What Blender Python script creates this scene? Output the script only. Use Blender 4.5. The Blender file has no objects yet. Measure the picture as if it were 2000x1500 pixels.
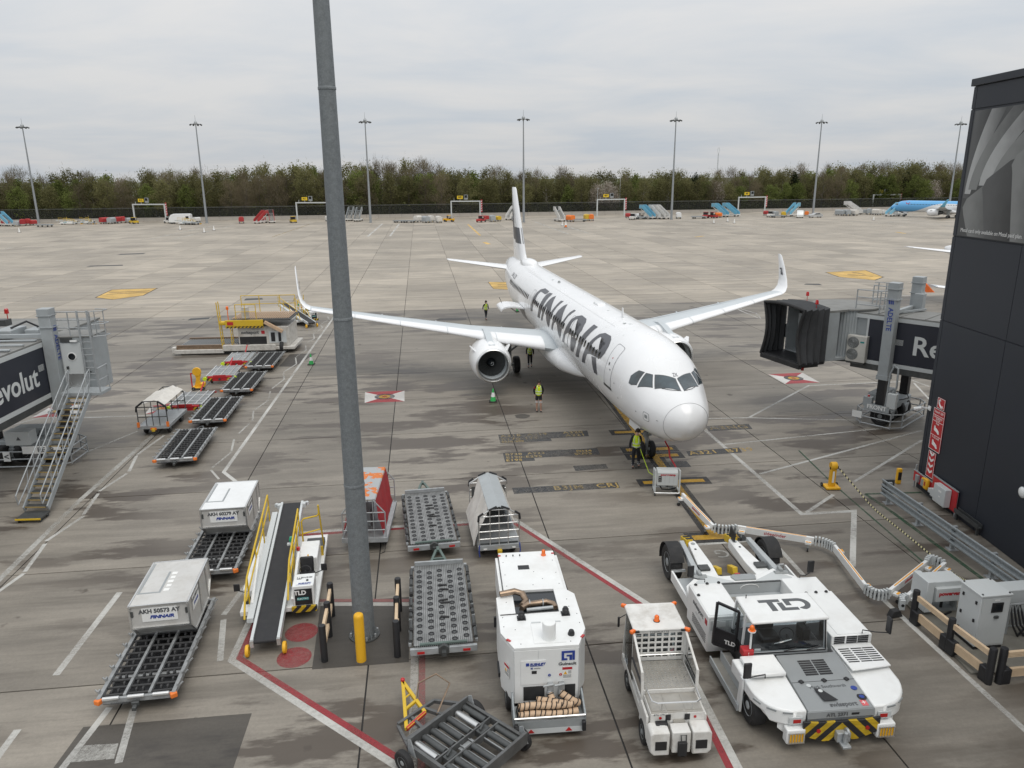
import bpy, bmesh, math, random
from mathutils import Vector, Matrix, Euler
random.seed(7)
R = math.radians
scene = bpy.context.scene
COL = scene.collection

# ------------------------------------------------------------------ camera
cam = bpy.data.cameras.new('camera')
cam.sensor_width = 36.0
cam.lens = 26.229
cam.clip_start = 0.2
cam.clip_end = 20000
cam_ob = bpy.data.objects.new('camera', cam)
COL.objects.link(cam_ob)
_pt, _rl = 0.26929, -0.0080
_f = Vector((0, math.cos(_pt), -math.sin(_pt)))
_r0 = Vector((1, 0, 0)); _u0 = _r0.cross(_f)
_r = math.cos(_rl) * _r0 + math.sin(_rl) * _u0
_u = -math.sin(_rl) * _r0 + math.cos(_rl) * _u0
cam_ob.matrix_world = Matrix(((_r.x, _u.x, -_f.x, 0), (_r.y, _u.y, -_f.y, 0), (_r.z, _u.z, -_f.z, 12.788), (0, 0, 0, 1)))
scene.camera = cam_ob

# ------------------------------------------------------------------ overcast sky, soft sun, exposure
SUN_EL, SUN_AZ = R(64), R(150)
world = bpy.data.worlds.new('World'); scene.world = world; world.use_nodes = True
wn, wl = world.node_tree.nodes, world.node_tree.links
wn.clear()
w_out = wn.new('ShaderNodeOutputWorld'); w_bg = wn.new('ShaderNodeBackground')
w_bg.inputs['Strength'].default_value = 0.1
sky = wn.new('ShaderNodeTexSky'); sky.sky_type = 'NISHITA'; sky.sun_disc = False
sky.sun_elevation = SUN_EL; sky.sun_rotation = SUN_AZ; sky.dust_density = 3.0
tc = wn.new('ShaderNodeTexCoord')
sep = wn.new('ShaderNodeSeparateXYZ'); wl.new(tc.outputs['Generated'], sep.inputs[0])
mz = wn.new('ShaderNodeMath'); mz.operation = 'MAXIMUM'; wl.new(sep.outputs['Z'], mz.inputs[0]); mz.inputs[1].default_value = 0.0
# cloud deck: project the direction onto a flat layer overhead
den = wn.new('ShaderNodeMath'); den.operation = 'ADD'; wl.new(mz.outputs[0], den.inputs[0]); den.inputs[1].default_value = 0.12
dv = wn.new('ShaderNodeVectorMath'); dv.operation = 'DIVIDE'
cmb = wn.new('ShaderNodeCombineXYZ')
for i in range(3): wl.new(den.outputs[0], cmb.inputs[i])
wl.new(tc.outputs['Generated'], dv.inputs[0]); wl.new(cmb.outputs[0], dv.inputs[1])
mp = wn.new('ShaderNodeMapping'); mp.inputs['Scale'].default_value = (0.75, 1.0, 0.0); mp.inputs['Rotation'].default_value = (0, 0, R(8))
wl.new(dv.outputs[0], mp.inputs['Vector'])
nz = wn.new('ShaderNodeTexNoise'); nz.inputs['Scale'].default_value = 0.9; nz.inputs['Detail'].default_value = 7; nz.inputs['Roughness'].default_value = 0.56; nz.inputs['Distortion'].default_value = 0.35
wl.new(mp.outputs[0], nz.inputs['Vector'])
cr = wn.new('ShaderNodeValToRGB')
cr.color_ramp.elements[0].position = 0.33; cr.color_ramp.elements[0].color = (0.80, 0.865, 0.94, 1)
cr.color_ramp.elements[1].position = 0.62; cr.color_ramp.elements[1].color = (1.0, 1.0, 1.0, 1)
wl.new(nz.outputs['Fac'], cr.inputs[0])
# overcast sky: the deck is brighter overhead than at the horizon
lum = wn.new('ShaderNodeMapRange'); lum.inputs['From Min'].default_value = 0.0; lum.inputs['From Max'].default_value = 1.0
lum.inputs['To Min'].default_value = 6.3; lum.inputs['To Max'].default_value = 12.6
sq = wn.new('ShaderNodeMath'); sq.operation = 'POWER'; wl.new(mz.outputs[0], sq.inputs[0]); sq.inputs[1].default_value = 0.85
wl.new(sq.outputs[0], lum.inputs['Value'])
cl = wn.new('ShaderNodeVectorMath'); cl.operation = 'SCALE'
wl.new(cr.outputs[0], cl.inputs[0]); wl.new(lum.outputs[0], cl.inputs['Scale'])
mx = wn.new('ShaderNodeMix'); mx.data_type = 'RGBA'; mx.inputs[0].default_value = 0.94
wl.new(sky.outputs[0], mx.inputs[6]); wl.new(cl.outputs[0], mx.inputs[7])
wl.new(mx.outputs[2], w_bg.inputs['Color']); wl.new(w_bg.outputs[0], w_out.inputs['Surface'])

sl = bpy.data.lights.new('sun', 'SUN'); sl.energy = 1.2; sl.angle = R(38); sl.color = (1.0, 0.96, 0.89)
sun = bpy.data.objects.new('sun', sl); COL.objects.link(sun)
_sd = Vector((math.sin(SUN_AZ) * math.cos(SUN_EL), math.cos(SUN_AZ) * math.cos(SUN_EL), math.sin(SUN_EL)))
sun.rotation_euler = _sd.to_track_quat('Z', 'Y').to_euler()
vs = scene.view_settings
vs.view_transform = 'Standard'; vs.look = 'None'; vs.exposure = 0.0; vs.gamma = 1.0; vs.use_curve_mapping = False

# ------------------------------------------------------------------ materials
MATS = {}
def _new(name):
    m = bpy.data.materials.new(name); m.use_nodes = True
    MATS[name] = m
    return m, m.node_tree.nodes, m.node_tree.links, m.node_tree.nodes['Principled BSDF']
def pm(name, col, rough=.5, metal=0.0, var=.10, sc=2.5, dirt=0.0, dcol=(.06, .052, .045), dsc=1.3, bump=0.0, spec=.5, coat=0.0, emit=0.0, det=5):
    m, n, l, b = _new(name)
    t = n.new('ShaderNodeTexCoord'); a = n.new('ShaderNodeTexNoise')
    a.inputs['Scale'].default_value = sc; a.inputs['Detail'].default_value = det; a.inputs['Roughness'].default_value = .62
    l.new(t.outputs['Object'], a.inputs['Vector'])
    r = n.new('ShaderNodeMapRange'); r.inputs[1].default_value = .28; r.inputs[2].default_value = .72
    r.inputs[3].default_value = 1 - var; r.inputs[4].default_value = 1 + var * .6
    l.new(a.outputs['Fac'], r.inputs[0])
    s = n.new('ShaderNodeVectorMath'); s.operation = 'SCALE'; s.inputs[0].default_value = col
    l.new(r.outputs[0], s.inputs['Scale'])
    out = s.outputs[0]
    if dirt > 0:
        d = n.new('ShaderNodeTexNoise'); d.inputs['Scale'].default_value = dsc; d.inputs['Detail'].default_value = 9; d.inputs['Roughness'].default_value = .7
        l.new(t.outputs['Object'], d.inputs['Vector'])
        dr = n.new('ShaderNodeMapRange'); dr.inputs[1].default_value = .46; dr.inputs[2].default_value = .74
        dr.inputs[3].default_value = 0; dr.inputs[4].default_value = dirt
        l.new(d.outputs['Fac'], dr.inputs[0])
        mm = n.new('ShaderNodeMix'); mm.data_type = 'RGBA'; l.new(dr.outputs[0], mm.inputs[0]); l.new(out, mm.inputs[6]); mm.inputs[7].default_value = (*dcol, 1)
        out = mm.outputs[2]
    l.new(out, b.inputs['Base Color'])
    rr = n.new('ShaderNodeMapRange'); rr.inputs[3].default_value = max(.03, rough - .09); rr.inputs[4].default_value = min(1, rough + .12)
    l.new(a.outputs['Fac'], rr.inputs[0]); l.new(rr.outputs[0], b.inputs['Roughness'])
    b.inputs['Metallic'].default_value = metal
    b.inputs['Specular IOR Level'].default_value = spec
    if coat: b.inputs['Coat Weight'].default_value = coat; b.inputs['Coat Roughness'].default_value = .08
    if emit:
        b.inputs['Emission Color'].default_value = (*col, 1); b.inputs['Emission Strength'].default_value = emit
    if bump:
        bp = n.new('ShaderNodeBump'); bp.inputs['Strength'].default_value = bump; bp.inputs['Distance'].default_value = .02
        l.new(a.outputs['Fac'], bp.inputs['Height']); l.new(bp.outputs[0], b.inputs['Normal'])
    return m
def glassm(name, tint=(.75, .8, .82), gloss=.10):
    m, n, l, b = _new(name)
    n.remove(b)
    o = n['Material Output']; tr = n.new('ShaderNodeBsdfTransparent'); gl = n.new('ShaderNodeBsdfGlossy')
    tr.inputs[0].default_value = (*tint, 1); gl.inputs['Roughness'].default_value = .04
    f = n.new('ShaderNodeFresnel'); f.inputs[0].default_value = 1.5
    mi = n.new('ShaderNodeMixShader'); l.new(f.outputs[0], mi.inputs[0]); l.new(tr.outputs[0], mi.inputs[1]); l.new(gl.outputs[0], mi.inputs[2])
    l.new(mi.outputs[0], o.inputs['Surface'])
    return m
def paintm(name, col, wear=.5, sc=7.0, rough=.6):
    """road paint with worn flakes: where it has flaked the concrete below shows"""
    m, n, l, b = _new(name)
    o = n['Material Output']
    g = n.new('ShaderNodeNewGeometry')
    a = n.new('ShaderNodeTexNoise'); a.inputs['Scale'].default_value = sc; a.inputs['Detail'].default_value = 8; a.inputs['Roughness'].default_value = .75
    c = n.new('ShaderNodeTexNoise'); c.inputs['Scale'].default_value = .35; c.inputs['Detail'].default_value = 4
    l.new(g.outputs['Position'], a.inputs['Vector']); l.new(g.outputs['Position'], c.inputs['Vector'])
    ad = n.new('ShaderNodeMath'); ad.operation = 'ADD'; l.new(a.outputs['Fac'], ad.inputs[0]); l.new(c.outputs['Fac'], ad.inputs[1])
    r = n.new('ShaderNodeMapRange'); r.inputs[1].default_value = .75 + wear * .2; r.inputs[2].default_value = 1.12 + wear * .12
    r.inputs[3].default_value = max(.04, wear * .25); r.inputs[4].default_value = min(1, .25 + wear)
    l.new(ad.outputs[0], r.inputs[0])
    s = n.new('ShaderNodeVectorMath'); s.operation = 'SCALE'; s.inputs[0].default_value = col
    r2 = n.new('ShaderNodeMapRange'); r2.inputs[1].default_value = .3; r2.inputs[2].default_value = .7; r2.inputs[3].default_value = .72; r2.inputs[4].default_value = 1.08
    l.new(a.outputs['Fac'], r2.inputs[0]); l.new(r2.outputs[0], s.inputs['Scale']); l.new(s.outputs[0], b.inputs['Base Color'])
    b.inputs['Roughness'].default_value = rough
    t = n.new('ShaderNodeBsdfTransparent'); mi = n.new('ShaderNodeMixShader')
    l.new(r.outputs[0], mi.inputs[0]); l.new(b.outputs[0], mi.inputs[1]); l.new(t.outputs[0], mi.inputs[2]); l.new(mi.outputs[0], o.inputs['Surface'])
    return m

def slabm(name, base, stain, island, wet):
    m, n, l, b = _new(name)
    g = n.new('ShaderNodeNewGeometry'); oi = n.new('ShaderNodeObjectInfo')
    mp = n.new('ShaderNodeMapping'); mp.inputs['Rotation'].default_value = (0, 0, R(-6.8)); l.new(g.outputs['Position'], mp.inputs['Vector'])
    def noise(sx, sy, sc, det=6, ro=.6, off=0):
        q = n.new('ShaderNodeMapping'); q.inputs['Scale'].default_value = (sx, sy, 1); q.inputs['Location'].default_value = (off, off * .7, off * .3)
        l.new(mp.outputs[0], q.inputs['Vector'])
        a = n.new('ShaderNodeTexNoise'); a.inputs['Scale'].default_value = sc; a.inputs['Detail'].default_value = det; a.inputs['Roughness'].default_value = ro
        l.new(q.outputs[0], a.inputs['Vector']); return a.outputs['Fac']
    def mr(x, a, bb, c, d):
        r = n.new('ShaderNodeMapRange'); r.inputs[1].default_value = a; r.inputs[2].default_value = bb; r.inputs[3].default_value = c; r.inputs[4].default_value = d
        l.new(x, r.inputs[0]); return r.outputs[0]
    def mul(x, y):
        r = n.new('ShaderNodeMath'); r.operation = 'MULTIPLY'; l.new(x, r.inputs[0]); l.new(y, r.inputs[1]); return r.outputs[0]
    rnd = g.outputs['Random Per Island'] if island else oi.outputs['Random']
    k = mul(mr(rnd, 0, 1, .83, 1.15), mr(noise(.16, 1.0, 1.0, 7, .62), .3, .7, .80, 1.18))
    k = mul(k, mr(noise(.35, 3.2, 1.0, 5, .7, 9), .3, .7, .88, 1.12))
    k = mul(k, mr(noise(1, 1, .11, 5, .6, 21), .3, .7, .82, 1.16))
    k = mul(k, mr(noise(1, 1, 14, 3, .7, 3), .25, .75, .90, 1.10))
    s = n.new('ShaderNodeVectorMath'); s.operation = 'SCALE'; s.inputs[0].default_value = base; l.new(k, s.inputs['Scale'])
    # rubber / soot streaks along the pour direction and brown damp patches
    st = mul(mr(noise(.10, 1.4, .9, 8, .7, 40), .52, .74, 0, 1), mr(noise(1, 1, .06, 3, .5, 50), .4, .62, .15, 1))
    m1 = n.new('ShaderNodeMix'); m1.data_type = 'RGBA'; l.new(st, m1.inputs[0]); l.new(s.outputs[0], m1.inputs[6]); m1.inputs[7].default_value = (base[0] * .55, base[1] * .54, base[2] * .53, 1)
    out = m1.outputs[2]
    b.inputs['Roughness'].default_value = .62
    if wet > 0:
        w1 = noise(.22, .75, .8, 9, .62, 70)
        w = mr(w1, .515, .565, 0, wet)
        w = mul(w, mr(noise(1, 1, .07, 3, .5, 90), .36, .5, .0, 1))
        m2 = n.new('ShaderNodeMix'); m2.data_type = 'RGBA'; l.new(w, m2.inputs[0]); l.new(out, m2.inputs[6]); m2.inputs[7].default_value = (*stain, 1)
        out = m2.outputs[2]
        sp = noise(1, 1, .9, 3, .5, 130)
        w3 = mr(sp, .70, .74, 0, .75)
        m3 = n.new('ShaderNodeMix'); m3.data_type = 'RGBA'; l.new(w3, m3.inputs[0]); l.new(out, m3.inputs[6]); m3.inputs[7].default_value = (stain[0] * .8, stain[1] * .8, stain[2] * .8, 1)
        out = m3.outputs[2]
        ro = mr(w, 0, 1, .62, .42); l.new(ro, b.inputs['Roughness'])
    l.new(out, b.inputs['Base Color'])
    b.inputs['Specular IOR Level'].default_value = .5
    return m

def M(n): return MATS[n]
WHITE = pm('white_paint', (.80, .81, .80), .38, var=.05, sc=1.2, dirt=.28, dcol=(.46, .43, .38), dsc=1.1, coat=.25)
WHITED = pm('white_paint_dirty', (.70, .69, .66), .5, var=.1, sc=2, dirt=.6, dcol=(.30, .26, .20), dsc=1.7)
ACW = pm('aircraft_white', (.83, .835, .84), .24, var=.025, sc=.5, dirt=.16, dcol=(.66, .65, .62), dsc=.55, coat=.4)
ACG = pm('aircraft_grey', (.52, .56, .58), .38, var=.05, sc=.8, dirt=.15, dcol=(.40, .42, .42), dsc=.6)
ACL = pm('aircraft_lettering', (.075, .078, .09), .3, var=.12, sc=.6)
ALU = pm('bright_aluminium', (.68, .68, .67), .28, metal=.9, var=.06)
STEEL = pm('galvanised_steel', (.40, .42, .43), .5, metal=.35, var=.18, sc=5, dirt=.4, dcol=(.20, .19, .17), dsc=3)
GALV = pm('galvanised_spangle', (.26, .285, .295), .55, metal=.25, var=.3, sc=14, dirt=.35, dcol=(.42, .44, .44), dsc=22)
MASTM = pm('mast_galvanised', (.185, .202, .212), .6, metal=.2, var=.22, sc=9, dirt=.5, dcol=(.33, .345, .35), dsc=26)
DDOL = pm('dark_dolly_steel', (.135, .138, .138), .5, metal=.35, var=.3, sc=5, dirt=.5, dcol=(.06, .055, .05), dsc=3)
YELD = pm('worn_nosing', (.36, .25, .08), .6, var=.3, sc=5)
DROLL = pm('dark_roller', (.035, .035, .036), .6, var=.3, sc=6, dirt=.3, dcol=(.07, .065, .06), dsc=4)
DOLST = pm('dolly_steel', (.34, .35, .352), .5, metal=.35, var=.25, sc=5, dirt=.5, dcol=(.11, .10, .09), dsc=3)
ROOFG = pm('bridge_roof_grey', (.215, .215, .205), .7, var=.15, sc=1.2, dirt=.5, dcol=(.13, .125, .11), dsc=.9)
DSTEEL = pm('dark_steel', (.10, .105, .105), .5, metal=.5, var=.25, sc=5, dirt=.4, dcol=(.05, .045, .04), dsc=3)
MGREY = pm('grey_machine_paint', (.30, .32, .325), .45, var=.1, sc=2, dirt=.3, dcol=(.2, .19, .17))
LGREY = pm('light_grey_paint', (.56, .585, .585), .45, var=.06, sc=2, dirt=.25, dcol=(.38, .37, .34), dsc=2)
BGREY = pm('bridge_grey', (.345, .37, .38), .5, var=.08, sc=1.3, dirt=.35, dcol=(.2, .195, .18), dsc=1.2)
NAVY = pm('bridge_panel_navy', (.020, .023, .036), .35, var=.12, sc=.8)
RUBBER = pm('rubber', (.020, .020, .021), .72, var=.3, sc=6, dirt=.4, dcol=(.06, .055, .05), dsc=4)
BLACK = pm('black_plastic', (.018, .018, .02), .5, var=.2, sc=4)
DKG = pm('dark_glass', (.012, .015, .018), .08, var=.1, spec=.7)
CABG = pm('cockpit_glass', (.045, .065, .075), .05, var=.5, sc=2, spec=.9)
YEL = pm('yellow_paint', (.66, .44, .025), .45, var=.1, sc=3, dirt=.35, dcol=(.22, .15, .05), dsc=3)
YELB = pm('bollard_yellow', (.78, .42, .015), .5, var=.06, sc=2, dirt=.25, dcol=(.35, .2, .05), dsc=4)
RED = pm('red_paint', (.50, .022, .028), .45, var=.12, sc=3, dirt=.3, dcol=(.14, .03, .03), dsc=3)
ORANGE = pm('orange_lens', (.85, .16, .01), .2, var=.15, sc=9, coat=.5)
ORG = pm('orange_paint', (.80, .20, .03), .5, var=.12, sc=3)
REDL = pm('red_lens', (.45, .012, .012), .15, var=.1, coat=.6)
GREENL = pm('green_lens', (.01, .30, .16), .2, var=.1, coat=.5)
BEIGE = pm('beige_rail', (.62, .47, .31), .55, var=.08, sc=3, dirt=.4, dcol=(.36, .25, .16), dsc=5)
DECK = pm('perforated_deck', (.27, .275, .27), .5, metal=.4, var=.18, sc=4, dirt=.45, dcol=(.13, .12, .11), dsc=3)
CHECK = pm('chequer_plate', (.44, .42, .38), .42, metal=.5, var=.2, sc=6, dirt=.5, dcol=(.24, .20, .15), dsc=3)
TARP = pm('dirty_tarp', (.66, .635, .59), .75, var=.12, sc=2.5, dirt=.5, dcol=(.42, .38, .32), dsc=2, bump=.5)
GTARP = pm('grey_tarp', (.36, .385, .395), .6, var=.07, sc=1.5, dirt=.3, dcol=(.24, .24, .23))
RTARP = pm('red_tarp', (.36, .022, .028), .6, var=.2, sc=4, bump=.4)
ULD = pm('container_aluminium', (.60, .59, .565), .42, metal=.25, var=.07, sc=1.4, dirt=.5, dcol=(.38, .35, .30), dsc=2.2)
ULDW = pm('container_sheet_white', (.76, .77, .77), .45, var=.04, sc=1.4, dirt=.25, dcol=(.5, .49, .46), dsc=2)
BLUE = pm('blue_print', (.02, .05, .28), .45, var=.05)
TEAL = pm('teal_print', (.01, .25, .25), .45, var=.05)
BELT = pm('conveyor_belt', (.022, .022, .024), .7, var=.25, sc=5, dirt=.3, dcol=(.05, .048, .045), dsc=4)
HOSE = pm('hose_beige', (.58, .41, .27), .7, var=.15, sc=8, dirt=.3, dcol=(.3, .2, .12))
EXH = pm('exhaust_metal', (.34, .25, .18), .35, metal=.9, var=.3, sc=6)
WPRINT = pm('white_print', (.80, .80, .78), .5, var=.05)
GPRINT = pm('grey_print', (.10, .105, .11), .5, var=.1)
RPRINT = pm('red_print', (.45, .02, .03), .5, var=.1)
LBLUE = pm('light_blue_paint', (.16, .45, .62), .45, var=.1, sc=2, dirt=.2)
HIVIS = pm('hi_vis_yellow', (.62, .82, .02), .6, var=.14, sc=9, bump=.5)
REFL = pm('reflective_band', (.62, .64, .66), .35, var=.1)
CLOTH = pm('dark_cloth', (.014, .015, .02), .85, var=.3, sc=8)
RCLOTH = pm('red_cloth', (.33, .015, .03), .8, var=.2, sc=8)
SKIN = pm('skin', (.50, .29, .21), .5, var=.08, sc=12)
HAIR = pm('hair', (.03, .022, .016), .7, var=.2, sc=20)
CONEG = pm('cone_green', (.04, .42, .10), .5, var=.1)
GLASS = glassm('window_glass')

PW = paintm('paint_white', (.66, .65, .61), .42)
PWW = paintm('paint_white_worn', (.56, .55, .51), .62)
PR = paintm('paint_red', (.36, .035, .045), .34)
PRW = paintm('paint_red_worn', (.30, .13, .12), .98)
PWO = paintm('paint_white_old', (.48, .46, .42), .92)
PY = paintm('paint_yellow', (.62, .36, .035), .35)
PYL = paintm('paint_yellow_pale', (.84, .54, .15), .22)
PWF = paintm('paint_white_fresh', (.72, .70, .67), .15)
PRF = paintm('paint_red_fresh', (.40, .05, .06), .15)
PYW = paintm('paint_yellow_worn', (.40, .30, .14), .78)
PYT = paintm('paint_yellow_text', (.58, .40, .13), .5)
PK = paintm('paint_black', (.032, .033, .035), .3)
PKW = paintm('paint_grey_patch', (.062, .064, .068), .42)
PRUB = paintm('rubber_mark', (.045, .042, .04), .88, sc=2.5)
PG = paintm('paint_green', (.03, .09, .045), .5)

# ------------------------------------------------------------------ mesh builder
class B:
    def __init__(s): s.v = []; s.f = []
    def add(s, vs, fs):
        o = len(s.v); s.v.extend([tuple(p) for p in vs]); s.f.extend([tuple(i + o for i in f) for f in fs]); return s
    def box(s, x0, x1, y0, y1, z0, z1):
        return s.add([(x0, y0, z0), (x1, y0, z0), (x1, y1, z0), (x0, y1, z0), (x0, y0, z1), (x1, y0, z1), (x1, y1, z1), (x0, y1, z1)],
                     [(0, 3, 2, 1), (4, 5, 6, 7), (0, 1, 5, 4), (1, 2, 6, 5), (2, 3, 7, 6), (3, 0, 4, 7)])
    def cb(s, c, d, rx=0, ry=0, rz=0):
        q = B().box(-d[0] / 2, d[0] / 2, -d[1] / 2, d[1] / 2, -d[2] / 2, d[2] / 2)
        return s.join(q, Matrix.Translation(c) @ Euler((rx, ry, rz)).to_matrix().to_4x4())
    def join(s, q, m=None):
        return s.add([(m @ Vector(p)) for p in q.v] if m else q.v, q.f)
    def _fr(s, d):
        d = Vector(d).normalized(); up = Vector((0, 0, 1)) if abs(d.z) < .95 else Vector((0, 1, 0))
        x = d.cross(up).normalized(); return d, x, x.cross(d)
    def bar(s, p, q, w, h=None):
        h = h or w; p, q = Vector(p), Vector(q); d, x, u = s._fr(q - p)
        vs = [c + x * a * w / 2 + u * b * h / 2 for c in (p, q) for a, b in ((-1, -1), (1, -1), (1, 1), (-1, 1))]
        return s.add(vs, [(0, 1, 2, 3), (7, 6, 5, 4), (0, 4, 5, 1), (1, 5, 6, 2), (2, 6, 7, 3), (3, 7, 4, 0)])
    def rod(s, p, q, r, n=10, r2=None):
        return s.tube([p, q], [r, r if r2 is None else r2], n)
    def tube(s, pts, r, n=8, cap=True):
        pts = [Vector(p) for p in pts]; k = len(pts); rs = r if isinstance(r, (list, tuple)) else [r] * k
        vs = []; px = None
        for i, p in enumerate(pts):
            d = (pts[min(i + 1, k - 1)] - pts[max(i - 1, 0)])
            d, x, u = s._fr(d)
            if px is not None:
                x = (px - d * px.dot(d))
                x = x.normalized() if x.length > 1e-6 else s._fr(d)[1]
                u = x.cross(d)
            px = x
            for j in range(n):
                a = 2 * math.pi * j / n; vs.append(p + (x * math.cos(a) + u * math.sin(a)) * rs[i])
        fs = [(i * n + j, i * n + (j + 1) % n, (i + 1) * n + (j + 1) % n, (i + 1) * n + j) for i in range(k - 1) for j in range(n)]
        if cap: fs += [tuple(range(n - 1, -1, -1)), tuple(range((k - 1) * n, k * n))]
        return s.add(vs, fs)
    def lathe(s, prof, n=24, o=(0, 0, 0), ax='z', cap=True):
        vs = []
        for r, h in prof:
            for j in range(n):
                a = 2 * math.pi * j / n; c, t = r * math.cos(a), r * math.sin(a)
                p = {'z': (c, t, h), 'x': (h, c, t), 'y': (t, h, c)}[ax]
                vs.append((p[0] + o[0], p[1] + o[1], p[2] + o[2]))
        k = len(prof)
        fs = [(i * n + j, i * n + (j + 1) % n, (i + 1) * n + (j + 1) % n, (i + 1) * n + j) for i in range(k - 1) for j in range(n)]
        if cap: fs += [tuple(range(n - 1, -1, -1)), tuple(range((k - 1) * n, k * n))]
        return s.add(vs, fs)
    def ext(s, poly, a, b, ax='z'):
        f = {'z': lambda p, h: (p[0], p[1], h), 'y': lambda p, h: (p[0], h, p[1]), 'x': lambda p, h: (h, p[0], p[1])}[ax]
        n = len(poly)
        return s.add([f(p, a) for p in poly] + [f(p, b) for p in poly],
                     [tuple(range(n - 1, -1, -1)), tuple(range(n, 2 * n))] + [(i, (i + 1) % n, n + (i + 1) % n, n + i) for i in range(n)])
    def loft(s, rings, cap=True, closed=True):
        n = len(rings[0]); vs = [p for r in rings for p in r]; m = n if closed else n - 1
        fs = [(i * n + j, i * n + (j + 1) % n, (i + 1) * n + (j + 1) % n, (i + 1) * n + j) for i in range(len(rings) - 1) for j in range(m)]
        if cap: fs += [tuple(range(n - 1, -1, -1)), tuple(range((len(rings) - 1) * n, len(rings) * n))]
        return s.add(vs, fs)
    def quad(s, a, b, c, d): return s.add([a, b, c, d], [(0, 1, 2, 3)])
    def poly(s, pts, z=0): return s.add([(p[0], p[1], z) for p in pts], [tuple(range(len(pts)))])
    def mesh(s, name, mat, ang=32):
        me = bpy.data.meshes.new(name); me.from_pydata(s.v, [], s.f)
        bm = bmesh.new(); bm.from_mesh(me); bmesh.ops.recalc_face_normals(bm, faces=bm.faces); bm.to_mesh(me); bm.free()
        me.shade_smooth(); me.set_sharp_from_angle(angle=R(ang))
        me.materials.append(mat); return me
    def ob(s, name, mat, par=None, bev=0.0, ang=32, loc=None, rot=None):
        return put(name, s.mesh(name, mat, ang), par, bev, loc, rot)
def put(name, me, par=None, bev=0.0, loc=None, rot=None):
    o = bpy.data.objects.new(name, me); COL.objects.link(o)
    if par is not None: o.parent = par
    if loc is not None: o.location = loc
    if rot is not None: o.rotation_euler = rot
    if bev:
        b = o.modifiers.new('b', 'BEVEL'); b.width = bev; b.segments = 2; b.limit_method = 'ANGLE'; b.angle_limit = R(40)
    return o
def tag(o, label=None, cat=None, group=None, kind=None):
    for k, x in (('label', label), ('category', cat), ('group', group), ('kind', kind)):
        if x: o[k] = x
    return o
def thing(name, label, cat, loc=(0, 0, 0), rz=0, group=None):
    o = bpy.data.objects.new(name, None); COL.objects.link(o); o.empty_display_size = .2
    o.location = (loc[0], loc[1], loc[2] if len(loc) > 2 else 0); o.rotation_euler = (0, 0, R(rz))
    return tag(o, label, cat, group)
_kids = {}
def dup(root, loc, rz, label=None, group=None):
    def cp(o, par):
        c = o.copy(); COL.objects.link(c)
        if par is not None: c.parent = par; c.matrix_parent_inverse = o.matrix_parent_inverse.copy()
        for k in kids(o): cp(k, c)
        return c
    r = cp(root, None); r.location = (loc[0], loc[1], loc[2] if len(loc) > 2 else 0); r.rotation_euler = (0, 0, R(rz))
    return tag(r, label, None, group)
def kids(o):
    if o.name not in _kids: _kids[o.name] = list(o.children)
    return _kids[o.name]
def text(body, size, mat, par, loc, rot=(0, 0, 0), name='lettering', align='CENTER', off=0.0, sx=1.0, sp=1.0, shear=0.0, ext=.002):
    c = bpy.data.curves.new(name, 'FONT'); c.body = body; c.size = size; c.align_x = align; c.align_y = 'CENTER'
    c.offset = off; c.space_character = sp; c.shear = shear; c.extrude = ext; c.resolution_u = 3
    t = bpy.data.objects.new(name, c); me = bpy.data.meshes.new_from_object(t); bpy.data.objects.remove(t)
    me.materials.clear(); me.materials.append(mat)
    o = bpy.data.objects.new(name, me); COL.objects.link(o)
    if par is not None: o.parent = par
    o.location = loc; o.rotation_euler = tuple(R(a) for a in rot); o.scale = (sx, 1, 1)
    return o
FRONT = (90, 0, 0)      # text facing -Y
def wheel(par, c, r, w, ax='x', rim=None, name='wheel', rr=.55, flat=False):
    """tyre with a rim as sub-part"""
    c = Vector(c)
    pr = [(r * rr, -w / 2 * .8), (r * .86, -w / 2), (r * .97, -w / 2 * .78), (r, -w / 2 * .35), (r, w / 2 * .35), (r * .97, w / 2 * .78), (r * .86, w / 2), (r * rr, w / 2 * .8)]
    t = B().lathe(pr, 22, (0, 0, 0), ax, cap=True).ob(name, RUBBER, par, loc=c)
    h = B().lathe([(r * .12, -w * .47), (r * .2, -w * .44), (r * .3, -w * .30), (r * rr * .9, -w * .34), (r * rr, -w * .43), (r * rr, w * .43), (r * rr * .9, w * .34), (r * .3, w * .30), (r * .2, w * .44), (r * .12, w * .47)], 18, (0, 0, 0), ax)
    if flat: h.ob('wheel_rim', rim or MGREY, par, loc=c)
    else: h.ob('rim', rim or MGREY, t)
    return t
# ------------------------------------------------------------------ ground, apron slabs, painted markings
ga = pm('grass_earth', (.075, .085, .035), .95, var=.35, sc=.06, dirt=.5, dcol=(.10, .085, .05), dsc=.02)
gr = B().lathe([(9000, -.30), (9000, -.12)], 48).ob('ground', ga); tag(gr, 'flat grassy ground reaching to the horizon beyond the apron', kind='structure')
JOINT = pm('joint_sealant', (.028, .027, .026), .8, var=.2, sc=1)
SL1 = slabm('concrete_stand', (.212, .190, .159), (.076, .060, .046), False, .92)
SL2 = slabm('concrete_apron', (.335, .294, .238), (.17, .15, .125), True, .30)
SL1I = slabm('concrete_stand_far', (.212, .190, .159), (.076, .060, .046), True, .92)
apron = B().box(-210, 260, -14, 318, -.10, -.03).ob('apron', JOINT); apron.rotation_euler = (0, 0, R(6.8))
tag(apron, 'wide concrete aircraft apron laid in square slabs with dark joints', kind='structure')
GX, GY, SX, SY, GAP = 4.25, 18.05, 6.12, 6.36, .045
smesh = B().box(-SX / 2 + GAP / 2, SX / 2 - GAP / 2, -SY / 2 + GAP / 2, SY / 2 - GAP / 2, -.06, 0).mesh('slab', SL1)
cells = []
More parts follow.
